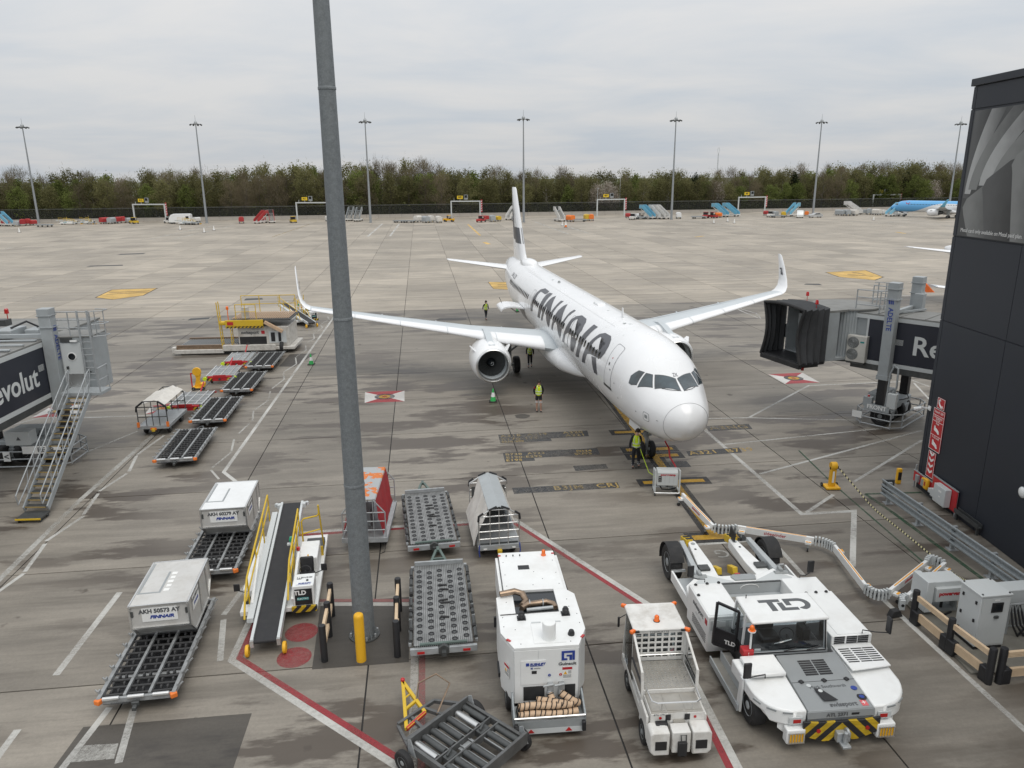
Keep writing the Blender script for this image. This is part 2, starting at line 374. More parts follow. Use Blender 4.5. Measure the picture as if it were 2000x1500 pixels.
for i in range(-36, 43):
    for j in range(-6, 48):
        cx, cy = GX + (i + .5) * SX, GY + (j + .5) * SY
        if cx < -208 or cx > 258 or cy > 315 or cy < -12: continue
        wx = cx * math.cos(R(6.8)) - cy * math.sin(R(6.8)); wy = cx * math.sin(R(6.8)) + cy * math.cos(R(6.8))
        if wy < 4 or abs(wx) > wy * .74 + 14: continue
        cells.append((math.hypot(wx, wy), cx, cy, wy))
cells.sort()
farb, midb = B(), B()
cut = 75.0
k = 0
for d, cx, cy, wy in cells:
    dark = cy < cut
    if k < 290 and dark:
        s = put('slab', smesh, apron, loc=(cx, cy, 0)); k += 1
    else:
        (midb if dark else farb).box(cx - SX / 2 + GAP / 2, cx + SX / 2 - GAP / 2, cy - SY / 2 + GAP / 2, cy + SY / 2 - GAP / 2, -.06, 0)
if midb.v: tag(midb.ob('slab_field', SL1I, apron), kind='stuff')
tag(farb.ob('slab_field', SL2, apron), kind='stuff')

mk = thing('apron_markings', 'painted stand lines, stop bars and lettering on the apron', None); del mk['label']
mk['kind'] = 'structure'
def strip(pts, w, mat, z=.004, name='painted_line'):
    pts = [Vector((p[0], p[1])) for p in pts]; b = B(); L = []; Rr = []
    for i, p in enumerate(pts):
        a = (pts[i] - pts[i - 1]).normalized() if i else (pts[1] - pts[0]).normalized()
        c = (pts[i + 1] - pts[i]).normalized() if i < len(pts) - 1 else a
        n1 = Vector((-a.y, a.x)); n2 = Vector((-c.y, c.x)); m = (n1 + n2); m = m.normalized() / max(.35, m.normalized().dot(n1))
        L.append(p + m * w / 2); Rr.append(p - m * w / 2)
    for i in range(len(pts) - 1): b.quad((*Rr[i], z), (*Rr[i + 1], z), (*L[i + 1], z), (*L[i], z))
    return b.ob(name, mat, mk)
def patch(pts, mat, z=.004, name='painted_patch'): return B().poly(pts, z).ob(name, mat, mk)
def off(pts, d):
    pts = [Vector((p[0], p[1])) for p in pts]; out = []
    for i, p in enumerate(pts):
        a = (pts[i] - pts[i - 1]).normalized() if i else (pts[1] - pts[0]).normalized()
        c = (pts[i + 1] - pts[i]).normalized() if i < len(pts) - 1 else a
        n1 = Vector((-a.y, a.x)); n2 = Vector((-c.y, c.x)); m = (n1 + n2).normalized(); m /= max(.35, m.dot(n1)); out.append(p + m * d)
    return out
# replaced darker slabs
DARKP = slabm('dark_patch', (.072, .064, .054), (.036, .030, .025), False, .9)
patch([(-10.49, 15.29, 0), (-6.54, 15.73, 0), (-6.27, 13.08, 0), (-10.42, 13.12, 0)], DARKP, .003, 'repair_patch')
patch([(-5.48, 17.43, 0), (-6.04, 20.71, 0), (-3.32, 21.03, 0), (-2.89, 17.72, 0)], DARKP, .003, 'repair_patch')
patch([(-16.55, 51.48, 0), (-16.88, 55.33, 0), (-14.92, 55.61, 0), (-15.45, 51.45, 0)], DARKP, .003, 'repair_patch')
# stand boundary, left
strip([(-17.16, 71.47, 0), (-13.14, 31.67, 0), (-12.13, 30.47, 0)], .17, PW)
for a in ([(-17.81, 71.5, 0), (-17.28, 69.84, 0), (-17.5, 67.79, 0)], [(-17.48, 67.29, 0), (-16.93, 65.81, 0), (-17.06, 63.08, 0), (-16.48, 61.14, 0), (-16.62, 59.54, 0)],
          [(-16.53, 58.57, 0), (-16, 56.7, 0), (-16.17, 54.46, 0)], [(-16.16, 54.3, 0), (-15.51, 52.21, 0), (-15.75, 50, 0)], [(-15.75, 49.86, 0), (-15.15, 47.94, 0), (-15.27, 45.69, 0)],
          [(-15.19, 45.1, 0), (-14.79, 43.5, 0)], [(-14.68, 43.07, 0), (-14.87, 41.22, 0)], [(-14.89, 41.02, 0), (-14.32, 39.13, 0)], [(-14.34, 38.77, 0), (-14.33, 36.99, 0)],
          [(-14.26, 36.12, 0), (-13.75, 34.32, 0)], [(-13.72, 34.18, 0), (-13.88, 32.19, 0)], [(-13.83, 31.94, 0), (-13.04, 30.83, 0)]):
    strip(a, .10, PWW)
strip([(-18.82, 37.43, 0), (-18.03, 28.74, 0), (-17.17, 22.34, 0), (-16.92, 20.53, 0)], .22, PWW)
for a in ([(-18.15, 36.84, 0), (-18.2, 34, 0)], [(-18.16, 33.86, 0), (-17.53, 31.83, 0)], [(-17.5, 31.58, 0), (-17.71, 29.58, 0)], [(-17.62, 29.36, 0), (-17.11, 27.3, 0)], [(-17.03, 27.16, 0), (-17.25, 25.04, 0)],
          [(-17.16, 24.84, 0), (-16.63, 22.8, 0)], [(-16.59, 22.7, 0), (-16.72, 21.17, 0)]):
    strip(a, .14, PW)
strip([(-19.88, 37.54, 0), (-20.86, 34.41, 0)], .13, PWW)
strip([(-20.31, 40.3, 0), (-23.34, 40, 0), (-26.56, 39.99, 0), (-27.48, 38.49, 0)], .13, PW)
strip([(-12.71, 21.44, 0), (-12.32, 17.27, 0)], .19, PW)
strip([(-12.04, 15.22, 0), (-11.93, 14.22, 0)], .18, PW)
strip([(-8.76, 21.82, 0), (-8.86, 20.1, 0)], .17, PW)
strip([(-8.77, 19.85, 0), (-8.12, 17.84, 0)], .17, PW)
strip([(-10.21, 15.98, 0), (-10.24, 13.91, 0)], .17, PW); strip([(-9.58, 15.95, 0), (-9.04, 14.12, 0)], .17, PW)
patch([(-10.12, 14.68, 0), (-9.35, 14.73, 0), (-9.21, 14.25, 0), (-10.18, 14.14, 0)], PWW, .0045)
# red and white equipment zone
zone = [(-2.48, 13.81, 0), (-7.81, 17.86, 0), (-8.38, 25.51, 0), (0.04, 26.57, 0), (4.4, 20.16, 0), (5.03, 13.53, 0)]
strip(zone, .20, PW); strip(off(zone, -.19), .17, PR)
old = [(-2.3, 13.75, 0), (-3.06, 20.61, 0), (-6.26, 20.66, 0)]
strip(old, .20, PWO); strip(off(old, -.21), .17, PRW)
for c in ((-6.23, 19.16, 0), (-6.11, 17.97, 0)):
    patch([(c[0] + .47 * math.cos(t * math.pi / 16), c[1] + .47 * math.sin(t * math.pi / 16)) for t in range(32)], PR, .0045)
# right-hand stand lines
for a, w in (([(10.08, 36.97, 0), (11.32, 26.82, 0), (13.48, 27.06, 0), (11.51, 22.74, 0)], .20), ([(11.56, 26.96, 0), (13.33, 28.65, 0)], .15), ([(10.49, 34.78, 0), (19.33, 36.99, 0)], .12),
             ([(10.98, 30.93, 0), (21.22, 36.61, 0)], .14), ([(14.77, 29.98, 0), (20.44, 35.14, 0)], .14), ([(12.97, 38.97, 0), (18.77, 45.41, 0), (25.33, 46.19, 0)], .13), ([(10.61, 38.85, 0), (12.97, 38.97, 0), (18.94, 38.37, 0)], .12),
             ([(6.31, 24.33, 0), (8.64, 24.64, 0), (9.45, 24.23, 0), (9.63, 22.16, 0)], .16), ([(11.52, 20.9, 0), (12.04, 16.12, 0), (12.25, 14.21, 0)], .17),
             ([(22.54, 73.69, 0), (23.04, 68.86, 0)], .13), ([(23.42, 77.44, 0), (22.99, 73.67, 0), (23.67, 71.3, 0), (23.23, 68.59, 0)], .10), ([(25.81, 46.68, 0), (26.13, 44.95, 0)], .12), ([(25.62, 45.81, 0), (24.64, 42.18, 0)], .12), ([(23.1, 77.46, 0), (26.7, 78.97, 0)], .12)):
    strip(a, w, PW)
strip([(39.13, 80.81, 0), (44.58, 81.63, 0)], .3, PW); strip([(44.03, 81.66, 0), (50.57, 83.2, 0)], .3, PW)
# yellow lead-in line on a black bed with stop bars
lead = [(3.21, 75.84, 0), (7.43, 25.07, 0)]
_d = (Vector(lead[1]) - Vector(lead[0])); _a = math.atan2(_d.y, _d.x); _n = Vector((-math.sin(_a), math.cos(_a), 0)); _t = Vector((math.cos(_a), math.sin(_a), 0))
strip(lead, .78, PK, .004); strip(lead, .34, PY, .008)
def bar(c, half, w=.34, edge=.24):
    c = Vector(c)
    strip([c - _n * (half + edge), c + _n * (half + edge)], w + 2 * edge, PK, .0045); strip([c - _n * half, c + _n * half], w, PY, .0085)
_l0, _l1 = Vector(lead[0]), Vector(lead[1])
def onlead(py_pt):
    p = Vector(py_pt); return _l0 + _t * (p - _l0).dot(_t)
for q, hf, w in (((5.95, 36.74, 0), 1.15, .34), ((6.33, 34.15, 0), 1.15, .36), ((6.3, 33.25, 0), 1.15, .36), ((6.78, 30.14, 0), 1.35, .32), ((7.32, 24.94, 0), 0.85, .36)):
    bar(onlead(q), hf, w)
strip([onlead((6.33, 32.07, 0)) - _n * 1.3, onlead((6.33, 32.07, 0)) + _n * 1.3], .75, PKW, .0045)
# grey panels with aircraft type lettering
def panel(quad, lines, rows, wear=PYW, bed=PKW):
    A, Bq, C, D = [Vector(q) for q in quad]     # far-left, far-right, near-right, near-left
    patch([D, C, Bq, A], bed, .0044)
    ax = (C - D).normalized(); ang = math.degrees(math.atan2(ax.y, ax.x)); H = (A - D).length; n = rows
    for s, u, r, mt in lines:
        p = D + (A - D) * (1 - (r + .5) / n) + ax * ((C - D).length * u)
        text(s, H / n * .92, mt or wear, mk, (p.x, p.y, .009), (0, 0, ang), 'painted_lettering', 'LEFT', sx=.98, sp=1.1, ext=0, off=.008)
panel([(-0.74, 36.5, 0), (3.93, 37.04, 0), (3.92, 36.15, 0), (-0.64, 35.49, 0)], [('A318  A319', .02, .1, None), ('A320', .73, .1, None), ('E170-175', .02, 1.1, None), ('A221', .74, 1.0, None)], 2)
panel([(-0.64, 35.49, 0), (1.93, 35.89, 0), (1.99, 35.5, 0), (-0.61, 35.19, 0)], [('E275-290', .03, 0, PYT)], 1)
panel([(-0.47, 33.81, 0), (4.14, 34.42, 0), (4.19, 33.5, 0), (-0.39, 33, 0)], [('B738  A223', .02, .1, None), ('DH4', .77, .1, PYT), ('E190-E295', .02, 1.1, None), ('SU95', .74, 1.0, PYT)], 2)
panel([(-0.39, 33, 0), (1.02, 33.17, 0), (1.05, 32.77, 0), (-0.34, 32.6, 0)], [('E195', .04, 0, PYT)], 1)
panel([(2.77, 32.08, 0), (4.31, 32.3, 0), (4.35, 31.74, 0), (2.84, 31.46, 0)], [], 1)
panel([(-0.04, 29.61, 0), (4.55, 30.13, 0), (4.58, 29.52, 0), (0.05, 28.96, 0)], [('A322', .03, 0, PKW), ('B3JM', .38, 0, None), ('CRJ', .79, 0, PYT)], 1)
panel([(8.39, 33.89, 0), (11.07, 34.33, 0), (11.03, 33.62, 0), (8.36, 33.2, 0)], [('A321  B739', .03, 0, PYT)], 1)
panel([(10.22, 37.63, 0), (12.65, 37.92, 0), (12.6, 37.07, 0), (10.25, 36.8, 0)], [('A3NG', .05, 0, None)], 1)
text('UG 1', .75, PWW, mk, (*(7.25, 23.7, 0)[:2], .006), (0, 0, 186.8), 'painted_lettering', ext=0, sp=1.3)
# red and white hydrant squares
def hydrant(q):
    A, Bq, C, D = [Vector(p) for p in q]; c = (A + Bq + C + D) / 4
    for a, b, m in ((A, Bq, PRF), (Bq, C, PWF), (C, D, PRF), (D, A, PWF)): patch([a, b, c], m, .0046)
    for r, m, z in ((.62, PKW, .007), (.36, PY, .0095), (.16, PR, .012)): patch([(c.x + r * math.cos(t * math.pi / 10), c.y + r * math.sin(t * math.pi / 10)) for t in range(20)], m, z)
hydrant([(-9.16, 44.69, 0), (-6.74, 44.97, 0), (-6.42, 42.63, 0), (-8.75, 42.37, 0)])
hydrant([(17.14, 48.27, 0), (19.56, 48.6, 0), (19.74, 46.11, 0), (17.4, 45.81, 0)])
hydrant([(-21.29, 42.1, 0), (-20.08, 42.79, 0), (-19.12, 41.04, 0), (-20.9, 40.5, 0)])
hydrant([(-27.18, 41.85, 0), (-25.9, 42.95, 0), (-24.67, 40.32, 0), (-27.03, 40, 0)])
# yellow taxi direction panels
for q in ([(-47.44, 84.94, 0), (-48.79, 91.09, 0), (-43.82, 92.13, 0), (-42.73, 86.23, 0), (-44.67, 83.3, 0)], [(-2.9, 95.35, 0), (0.1, 95.17, 0), (0.09, 88.39, 0), (-2.12, 89.36, 0)], [(43.2, 102.52, 0), (49.42, 104.46, 0), (48.38, 97.26, 0), (45.96, 94.37, 0), (42.93, 97.6, 0)]):
    c = sum((Vector(p) for p in q), Vector()) / len(q)
    patch([c + (Vector(p) - c) * 1.06 for p in q], PK, .004); patch(q, PYL, .0075)
for a in ([(-47.49, 87.28, 0), (-43.22, 88.67, 0)], [(-47.83, 88.51, 0), (-43.63, 89.95, 0)], [(-1.69, 92.9, 0), (-0.03, 92.81, 0)], [(-1.66, 91.53, 0), (-0.03, 91.44, 0)], [(45.04, 100.15, 0), (47.39, 97.85, 0)], [(46.67, 102.3, 0), (47.37, 100, 0)]):
    strip(a, .35, PKW, .011)
# green service edges beside the building
strip([(13.82, 33.84, 0), (13.78, 29.77, 0), (14.04, 22.84, 0)], .08, PG); strip([(14.66, 28.68, 0), (14.93, 26.85, 0), (15.39, 21.71, 0)], .16, PG); strip([(14.66, 28.68, 0), (17.07, 28.79, 0)], .14, PG)
# grey slot drains, covers and far lines
COV = pm('drain_cover', (.06, .062, .062), .6, metal=.4, var=.2, sc=3)
for a, b, c, d in (((-29.51, 81.81, 0), (-27.56, 82.43, 0), (-28.04, 83.56, 0), (-29.78, 83.28, 0)), ((-30.75, 69.9, 0), (-28.99, 70.62, 0), (-29.21, 71.45, 0), (-30.9, 70.98, 0)), ((-70.93, 135.73, 0), (-66.87, 137.27, 0), (-67.33, 139.24, 0), (-71.15, 137.62, 0)), ((35.64, 90.74, 0), (37.66, 90.17, 0), (37.82, 91.52, 0), (36.23, 91.62, 0)),
                   ((-66.13, 116.89, 0), (-60.92, 117.93, 0), (-61.66, 119.42, 0), (-66.26, 118.31, 0)), ((-7.16, 69.14, 0), (-4.19, 69.27, 0), (-4.32, 69.81, 0), (-6.85, 69.92, 0))):
    patch([a, b, c, d], COV, .004, 'drain_cover')
c0 = (0.56, 39.57, 0)
patch([(c0[0] + .42 * math.cos(t * .4) * (1 + .12 * math.sin(t * 2.1)), c0[1] + .42 * math.sin(t * .4)) for t in range(16)], DARKP, .0035, 'oil_stain')
for p, w, m in (([(-55.56, 176.43, 0), (-59.99, 226.93, 0)], .35, PYW), ([(-33.15, 175.64, 0), (-38.12, 226.55, 0)], .5, PW), ([(-28.1, 176.68, 0), (-33, 225.85, 0)], .5, PW), ([(-12.38, 220.54, 0), (-7.09, 176.02, 0)], .5, PYL), ([(7.22, 230.92, 0), (13.54, 178.67, 0)], .5, PWW), ([(12.45, 230.18, 0), (18.48, 179.81, 0)], .5, PWW),
                ([(-82.35, 173.11, 0), (-87.51, 225.54, 0)], .45, PWW), ([(-76.85, 172.55, 0), (-81.47, 224.75, 0)], .45, PWW), ([(-5.51, 157.22, 0), (-4.41, 152.14, 0)], .9, PYL), ([(57.8, 213.54, 0), (61.18, 187.39, 0)], .4, PWW), ([(63.32, 212.79, 0), (66.08, 190.64, 0)], .4, PWW), ([(98.24, 220.63, 0), (104.79, 193.89, 0)], .4, PWW), ([(106.17, 224.92, 0), (114.34, 196.89, 0)], .4, PWW), ([(-100.91, 149.34, 0), (-101.31, 153.9, 0)], .5, PWW), ([(52.49, 238.71, 0), (57.03, 216.11, 0)], .4, PWW), ([(89.77, 176.84, 0), (89.39, 171.88, 0)], .8, PYL), ([(40.49, 166.35, 0), (42.97, 169.09, 0)], .8, PYL)):
    strip(p, w, m)
# ------------------------------------------------------------------ airliners (local x runs aft from the nose, y to starboard)
ST = [(0, 3.22, 3.22, 0.0), (.06, 3.52, 2.95, .30), (.2, 3.76, 2.74, .56), (.45, 4.0, 2.5, .83), (.8, 4.22, 2.29, 1.06), (1.3, 4.45, 2.11, 1.29), (1.75, 4.64, 2.01, 1.45), (2.1, 4.86, 1.95, 1.54), (2.5, 5.12, 1.9, 1.64), (2.95, 5.38, 1.86, 1.73), (3.5, 5.6, 1.83, 1.82), (4.3, 5.78, 1.81, 1.9), (5.3, 5.88, 1.8, 1.95), (6.5, 5.93, 1.79, 1.975), (31, 5.93, 1.79, 1.975), (33, 5.93, 1.98, 1.95), (35, 5.93, 2.34, 1.85), (37, 5.93, 2.8, 1.68), (39, 5.92, 3.32, 1.44), (41, 5.85, 3.88, 1.12), (42.6, 5.74, 4.32, .82), (43.8, 5.6, 4.72, .5), (44.4, 5.45, 4.98, .22)]
def _slopes(k):
    n = len(ST); d = [(ST[i + 1][k] - ST[i][k]) / (ST[i + 1][0] - ST[i][0]) for i in range(n - 1)]
    m = [d[0]] + [0 if d[i - 1] * d[i] <= 0 else 2 * d[i - 1] * d[i] / (d[i - 1] + d[i]) for i in range(1, n - 1)] + [d[-1]]
    return m
_SM = {k: _slopes(k) for k in (1, 2, 3)}
def fsec(x):
    for i in range(len(ST) - 1):
        a, b = ST[i], ST[i + 1]
        if x <= b[0] or i == len(ST) - 2:
            h = b[0] - a[0]; t = min(1, max(0, (x - a[0]) / h)); o = []
            for k in (1, 2, 3):
                if i == 0: o.append(a[k] + (b[k] - a[k]) * math.sqrt(t)); continue
                m0, m1 = _SM[k][i] * h, _SM[k][i + 1] * h
                if i == 1: m0 = min(abs(m0), 1.5 * abs(b[k] - a[k])) * (1 if b[k] > a[k] else -1)
                o.append((2 * t ** 3 - 3 * t * t + 1) * a[k] + (t ** 3 - 2 * t * t + t) * m0 + (-2 * t ** 3 + 3 * t * t) * b[k] + (t ** 3 - t * t) * m1)
            return o
def FS(x, t, e=0.0):
    top, bot, hw = fsec(x); zc = (top + bot) / 2; c, s = math.cos(t), math.sin(t)
    return Vector((x, (hw + e) * s, zc + (top - zc + e) * c))
def decal(polys, mat, name, par, e=.012, dt=.07, dx=.5):
    bm = bmesh.new()
    for p in polys:
        f = bm.faces.new([bm.verts.new((q[0], q[1], 0)) for q in p])
    bmesh.ops.triangulate(bm, faces=bm.faces[:])
    xs = [q[0] for p in polys for q in p]; ts = [q[1] for p in polys for q in p]
    def cuts(lo, hi, st, no):
        k = lo + st
        while k < hi:
            bmesh.ops.bisect_plane(bm, geom=bm.verts[:] + bm.edges[:] + bm.faces[:], plane_co=[k * v for v in no], plane_no=no); k += st
    cuts(min(ts), max(ts), dt, (0, 1, 0)); cuts(min(xs), max(xs), dx, (1, 0, 0))
    for v in bm.verts: v.co = FS(v.co.x, v.co.y, e)
    bmesh.ops.recalc_face_normals(bm, faces=bm.faces)
    me = bpy.data.meshes.new(name); bm.to_mesh(me); bm.free(); me.materials.append(mat); me.shade_smooth()
    return put(name, me, par)
def outline(poly, w, mat, name, par, e=.014, wt=None):
    ps = []; n = len(poly); cx = sum(p[0] for p in poly) / n; ct = sum(p[1] for p in poly) / n
    inn = [(p[0] + (w if p[0] < cx else -w), p[1] + ((wt or w / 2) if p[1] < ct else -(wt or w / 2))) for p in poly]
    for i in range(n): ps.append([poly[i], poly[(i + 1) % n], inn[(i + 1) % n], inn[i]])
    return decal(ps, mat, name, par, e)
def rrect(x0, x1, t0, t1, r=.12, rt=.05):
    o = []
    for cx, ct, a in ((x1 - r, t1 - rt, 0), (x0 + r, t1 - rt, 90), (x0 + r, t0 + rt, 180), (x1 - r, t0 + rt, 270)):
        for k in (0, 30, 60, 90): o.append((cx + r * math.cos(R(a + k)), ct + rt * math.sin(R(a + k))))
    return o
FINN = [[(23.95,1.574),(23.94,1.296),(23.98,1.125),(23.85,0.91),(23.55,0.738),(22.91,0.619),(21.53,0.632),(21.53,0.725),(21.78,0.794),(23.14,0.797),(23.28,0.937),(23.2,1.125),(22.01,1.172),(21.82,1.266),(23.31,1.251),(23.29,1.535)],[(21.48,1.56),(20.78,1.553),(20.57,1.226),(20.57,0.975),(20.48,0.628),(21.21,0.654),(21.47,0.786),(21.46,1.039),(21.45,1.223),(21.4,1.418)],[(20.28,1.565),(19.9,1.559),(19.66,1.272),(19.69,1.033),(19.25,1.211),(18.86,1.392),(18.37,1.534),(17.95,1.576),(17.78,1.48),(17.91,1.308),(18.33,1.13),(18.97,0.854),(19.52,0.623),(19.9,0.743),(20.08,0.916),(20.24,1.121),(20.25,1.322)],[(17.91,1.572),(17.74,1.476),(17.75,1.247),(17.65,1.043),(17.53,0.827),(17.37,0.631),(17.87,0.662),(17.96,0.899),(18.11,1.085),(18.15,1.188),(17.97,1.36)],[(17.15,1.558),(16.83,1.577),(16.67,1.334),(16.67,1.076),(16.18,1.243),(15.61,1.413),(15.19,1.547),(14.8,1.611),(14.65,1.473),(14.88,1.344),(15.26,1.157),(15.8,0.887),(16.32,0.636),(16.63,0.745),(16.89,0.944),(17.06,1.161),(17.12,1.375)],[(14.8,1.611),(14.62,1.469),(14.65,1.3),(14.64,1.143),(14.56,0.943),(14.33,0.784),(14.17,0.658),(14.52,0.663),(14.76,0.803),(14.86,0.998),(15.0,1.177),(14.81,1.338)],[(14.27,1.637),(13.7,1.621),(13.57,1.367),(13.17,1.144),(13.22,1.0),(13.03,0.861),(12.78,0.813),(11.82,0.825),(11.62,0.982),(11.96,1.173),(11.3,1.2),(11.06,1.001),(11.36,0.764),(11.71,0.68),(12.7,0.668),(13.31,0.779),(13.72,0.931),(13.84,1.11),(13.95,1.319),(14.07,1.48)],[(13.57,1.367),(13.17,1.144),(11.96,1.173),(11.77,1.269),(13.2,1.288)],[(12.36,1.308),(11.29,1.25),(11.22,1.434),(11.59,1.644),(12.22,1.672)],[(11.1,1.7),(10.42,1.659),(10.15,1.399),(9.98,1.223),(9.68,0.935),(9.44,0.684),(10.13,0.688),(10.31,0.893),(10.59,1.124),(10.78,1.348),(10.87,1.516)],[(9.82,1.702),(9.19,1.666),(8.87,1.393),(8.63,1.154),(8.45,0.989),(8.16,0.853),(7.97,0.836),(7.08,0.841),(6.96,0.978),(7.3,1.163),(6.65,1.26),(6.38,1.086),(6.43,0.91),(6.73,0.758),(7.12,0.686),(8.0,0.7),(8.48,0.8),(8.85,0.993),(9.23,1.221),(9.53,1.466)],[(8.87,1.393),(8.63,1.154),(7.3,1.163),(6.7,1.266),(7.22,1.299),(8.38,1.339)],[(8.07,1.359),(7.33,1.312),(7.05,1.46),(6.83,1.672),(7.42,1.687),(7.66,1.57)]]
def airfoil(xl, xt, y, z, tk, n=9, twist=(0, 0, 1)):
    """ring of points around a wing section; the thickness runs along twist"""
    c = xt - xl; up = []; lo = []
    for i in range(n + 1):
        u = (1 - math.cos(math.pi * i / n)) / 2
        yt = 5 * tk * (.2969 * math.sqrt(u) - .126 * u - .3516 * u * u + .2843 * u ** 3 - .1036 * u ** 4) * c
        cam_ = .02 * c * math.sin(math.pi * u)
        up.append((xl + u * c, y + twist[1] * (yt + cam_), z + twist[2] * (yt + cam_))); lo.append((xl + u * c, y + twist[1] * (cam_ - yt), z + twist[2] * (cam_ - yt)))
    return up[::-1] + lo[1:-1]
WS = [(1.2, 15.85, 22.35, 2.72, .15), (2.2, 16.35, 22.35, 2.85, .145), (6.4, 18.55, 22.6, 3.28, .115), (11.5, 21.2, 24.05, 3.82, .105), (16.9, 24.0, 25.7, 4.42, .10)]
def wsec(y):
    for a, b in zip(WS, WS[1:]):
        if y <= b[0] or b is WS[-1]:
            t = (y - a[0]) / (b[0] - a[0]); return [a[k] + (b[k] - a[k]) * t for k in range(1, 5)]
def ptw(pts, m): return [(p[0], p[1] * m, p[2]) for p in pts]
SEAMD = pm('window_seal', (.10, .105, .11), .5, var=.1)
def airliner(name, label, loc, rz, body=None, lip=None, tailm=None, sharkm=None, detail=True, fence=False):
    ac = thing(name, label, 'airliner', loc, rz)
    body = body or ACW; tailm = tailm or body; sharkm = sharkm or body
    xs = [.0, .012, .03, .06, .12, .2, .32, .45, .62, .8, 1.05, 1.3, 1.5, 1.75, 1.92, 2.1, 2.3, 2.5, 2.72, 2.95, 3.2, 3.5, 3.9, 4.3, 4.8, 5.3, 5.9, 6.5] + [6.5 + 2.45 * i for i in range(1, 11)] + [32, 33, 34, 35, 36, 37, 38, 39, 40, 41, 41.8, 42.6, 43.2, 43.8, 44.2, 44.4]
    N = 48
    fus = B().loft([[FS(x, 2 * math.pi * j / N) for j in range(N)] for x in xs[1:]]).ob('fuselage', body, ac, ang=60)
    # belly fairing, blended under the wing box
    rings = []
    for x, hw, zt, zb in ((12.6, .9, 2.3, 1.84), (13.6, 1.6, 2.75, 1.66), (15, 2.12, 3.05, 1.5), (17, 2.32, 3.2, 1.42), (20, 2.36, 3.25, 1.40), (22.5, 2.25, 3.1, 1.46), (24.5, 1.8, 2.7, 1.62), (26, 1.0, 2.3, 1.82)):
        rings.append([(x, hw * math.copysign(abs(math.sin(a)) ** .8, math.sin(a)), (zt + zb) / 2 + (zt - zb) / 2 * math.copysign(abs(math.cos(a)) ** .8, math.cos(a))) for a in (2 * math.pi * j / 28 for j in range(28))])
    B().loft(rings).ob('belly_fairing', body, ac, ang=60)
    for m in (1, -1):
        wg = B().loft([ptw(airfoil(a[1], a[2], a[0], a[3], a[4]), m) for a in WS]).ob('wing', ACG, ac, ang=50)
        # sharklet, rising from the tip
        rs = []
        for y, xl, xt, z, tw in ((16.9, 24.0, 25.7, 4.42, (0, 0, 1)), (17.25, 24.25, 25.85, 4.56, (0, -.35, .94)), (17.52, 24.55, 26.0, 4.85, (0, -.75, .66)), (17.68, 24.95, 26.2, 5.3, (0, -.97, .25)), (17.82, 25.7, 26.6, 6.2, (0, -.99, .12)), (17.93, 26.45, 27.02, 6.95, (0, -.99, .1)), (17.94, 26.75, 27.1, 7.05, (0, -.99, .1))):
            rs.append(ptw(airfoil(xl, xt, y, z, .09, twist=tw), m))
        if fence: B().ext([(24.0, 4.0), (25.9, 3.7), (25.9, 5.0)], 16.93 * m, 17.0 * m, 'y').ob('winglet', sharkm, wg)
        else: B().loft(rs).ob('winglet', sharkm, wg, ang=50)
        # leading edge slats with gaps, flap and aileron panels
        for y0, y1 in ((2.5, 5.2), (5.24, 8.1), (8.14, 11.0), (11.04, 13.9), (13.94, 16.8)):
            rr = []
            for y in (y0, (y0 + y1) / 2, y1):
                xl, xt, z, tk = wsec(y); c = xt - xl; pts = []
                for i in range(13):
                    u = (i - 6) / 6; uu = abs(u) ** 1.6 * (.21 if u > 0 else .10)
                    yt = 5 * tk * (.2969 * math.sqrt(uu) - .126 * uu - .3516 * uu * uu) * c + .012
                    pts.append((xl - .02 + uu * c, y * m, z + (yt if u > 0 else -yt) + .02 * c * math.sin(math.pi * uu)))
                rr.append(pts)
            b = B(); b.loft(rr, cap=False, closed=False); b.ob('slat', ACW, wg, ang=60)
        for y0, y1, f0 in ((2.4, 6.2, .76), (6.3, 10.0, .76), (10.06, 13.3, .76), (13.4, 16.6, .77)):
            pts = []
            for y in (y0, y1):
                xl, xt, z, tk = wsec(y); c = xt - xl
                for u in (f0, .985):
                    yt = 5 * tk * (.2969 * math.sqrt(u) - .126 * u - .3516 * u * u + .2843 * u ** 3 - .1036 * u ** 4) * c + .008 + .02 * c * math.sin(math.pi * u)
                    pts.append((xl + u * c, y * m, z + yt))
            B().quad(pts[0], pts[1], pts[3], pts[2]).ob('flap', ACG, wg)
        if detail:
            for y in (4.2, 8.6, 12.2):
                xl, xt, z, tk = wsec(y); c = xt - xl
                B().tube([(xt - .55 * c, y * m, z - .12), (xt - .35 * c, y * m, z - .26), (xt - .05 * c, y * m, z - .24), (xt + .5, y * m, z - .05)], [.03, .17, .17, .03], 10).ob('flap_track_fairing', ACG, wg)
        # engine
        ey, ez, ex = 5.75 * m, 2.05, 15.88
        nac = B().lathe([(1.04, 0.10), (1.13, .35), (1.20, .8), (1.235, 1.4), (1.22, 2.2), (1.12, 3.1), (.97, 3.75), (.93, 3.75), (.93, 3.0)], 40, (ex, ey, ez), 'x', cap=False).ob('engine', body, ac, ang=50)
        B().lathe([(.865, .55), (.87, .25), (.905, .06), (.955, 0.0), (1.01, .03), (1.05, .13)], 40, (ex, ey, ez), 'x', cap=False).ob('inlet_lip', ALU, nac, ang=60)
        B().lathe([(.866, .3), (.86, .8), (.87, 1.15)], 40, (ex, ey, ez), 'x', cap=False).ob('inlet_duct', ACG, nac, ang=60)
        B().lathe([(.87, 1.14), (.02, 1.16)], 32, (ex, ey, ez), 'x', cap=False).ob('fan_disc', BLACK, nac)
        B().lathe([(.01, .62), (.08, .66), (.17, .78), (.26, .98), (.29, 1.12)], 24, (ex, ey, ez), 'x').ob('spinner', DKG, nac, ang=60)
        sw = B(); sp = []
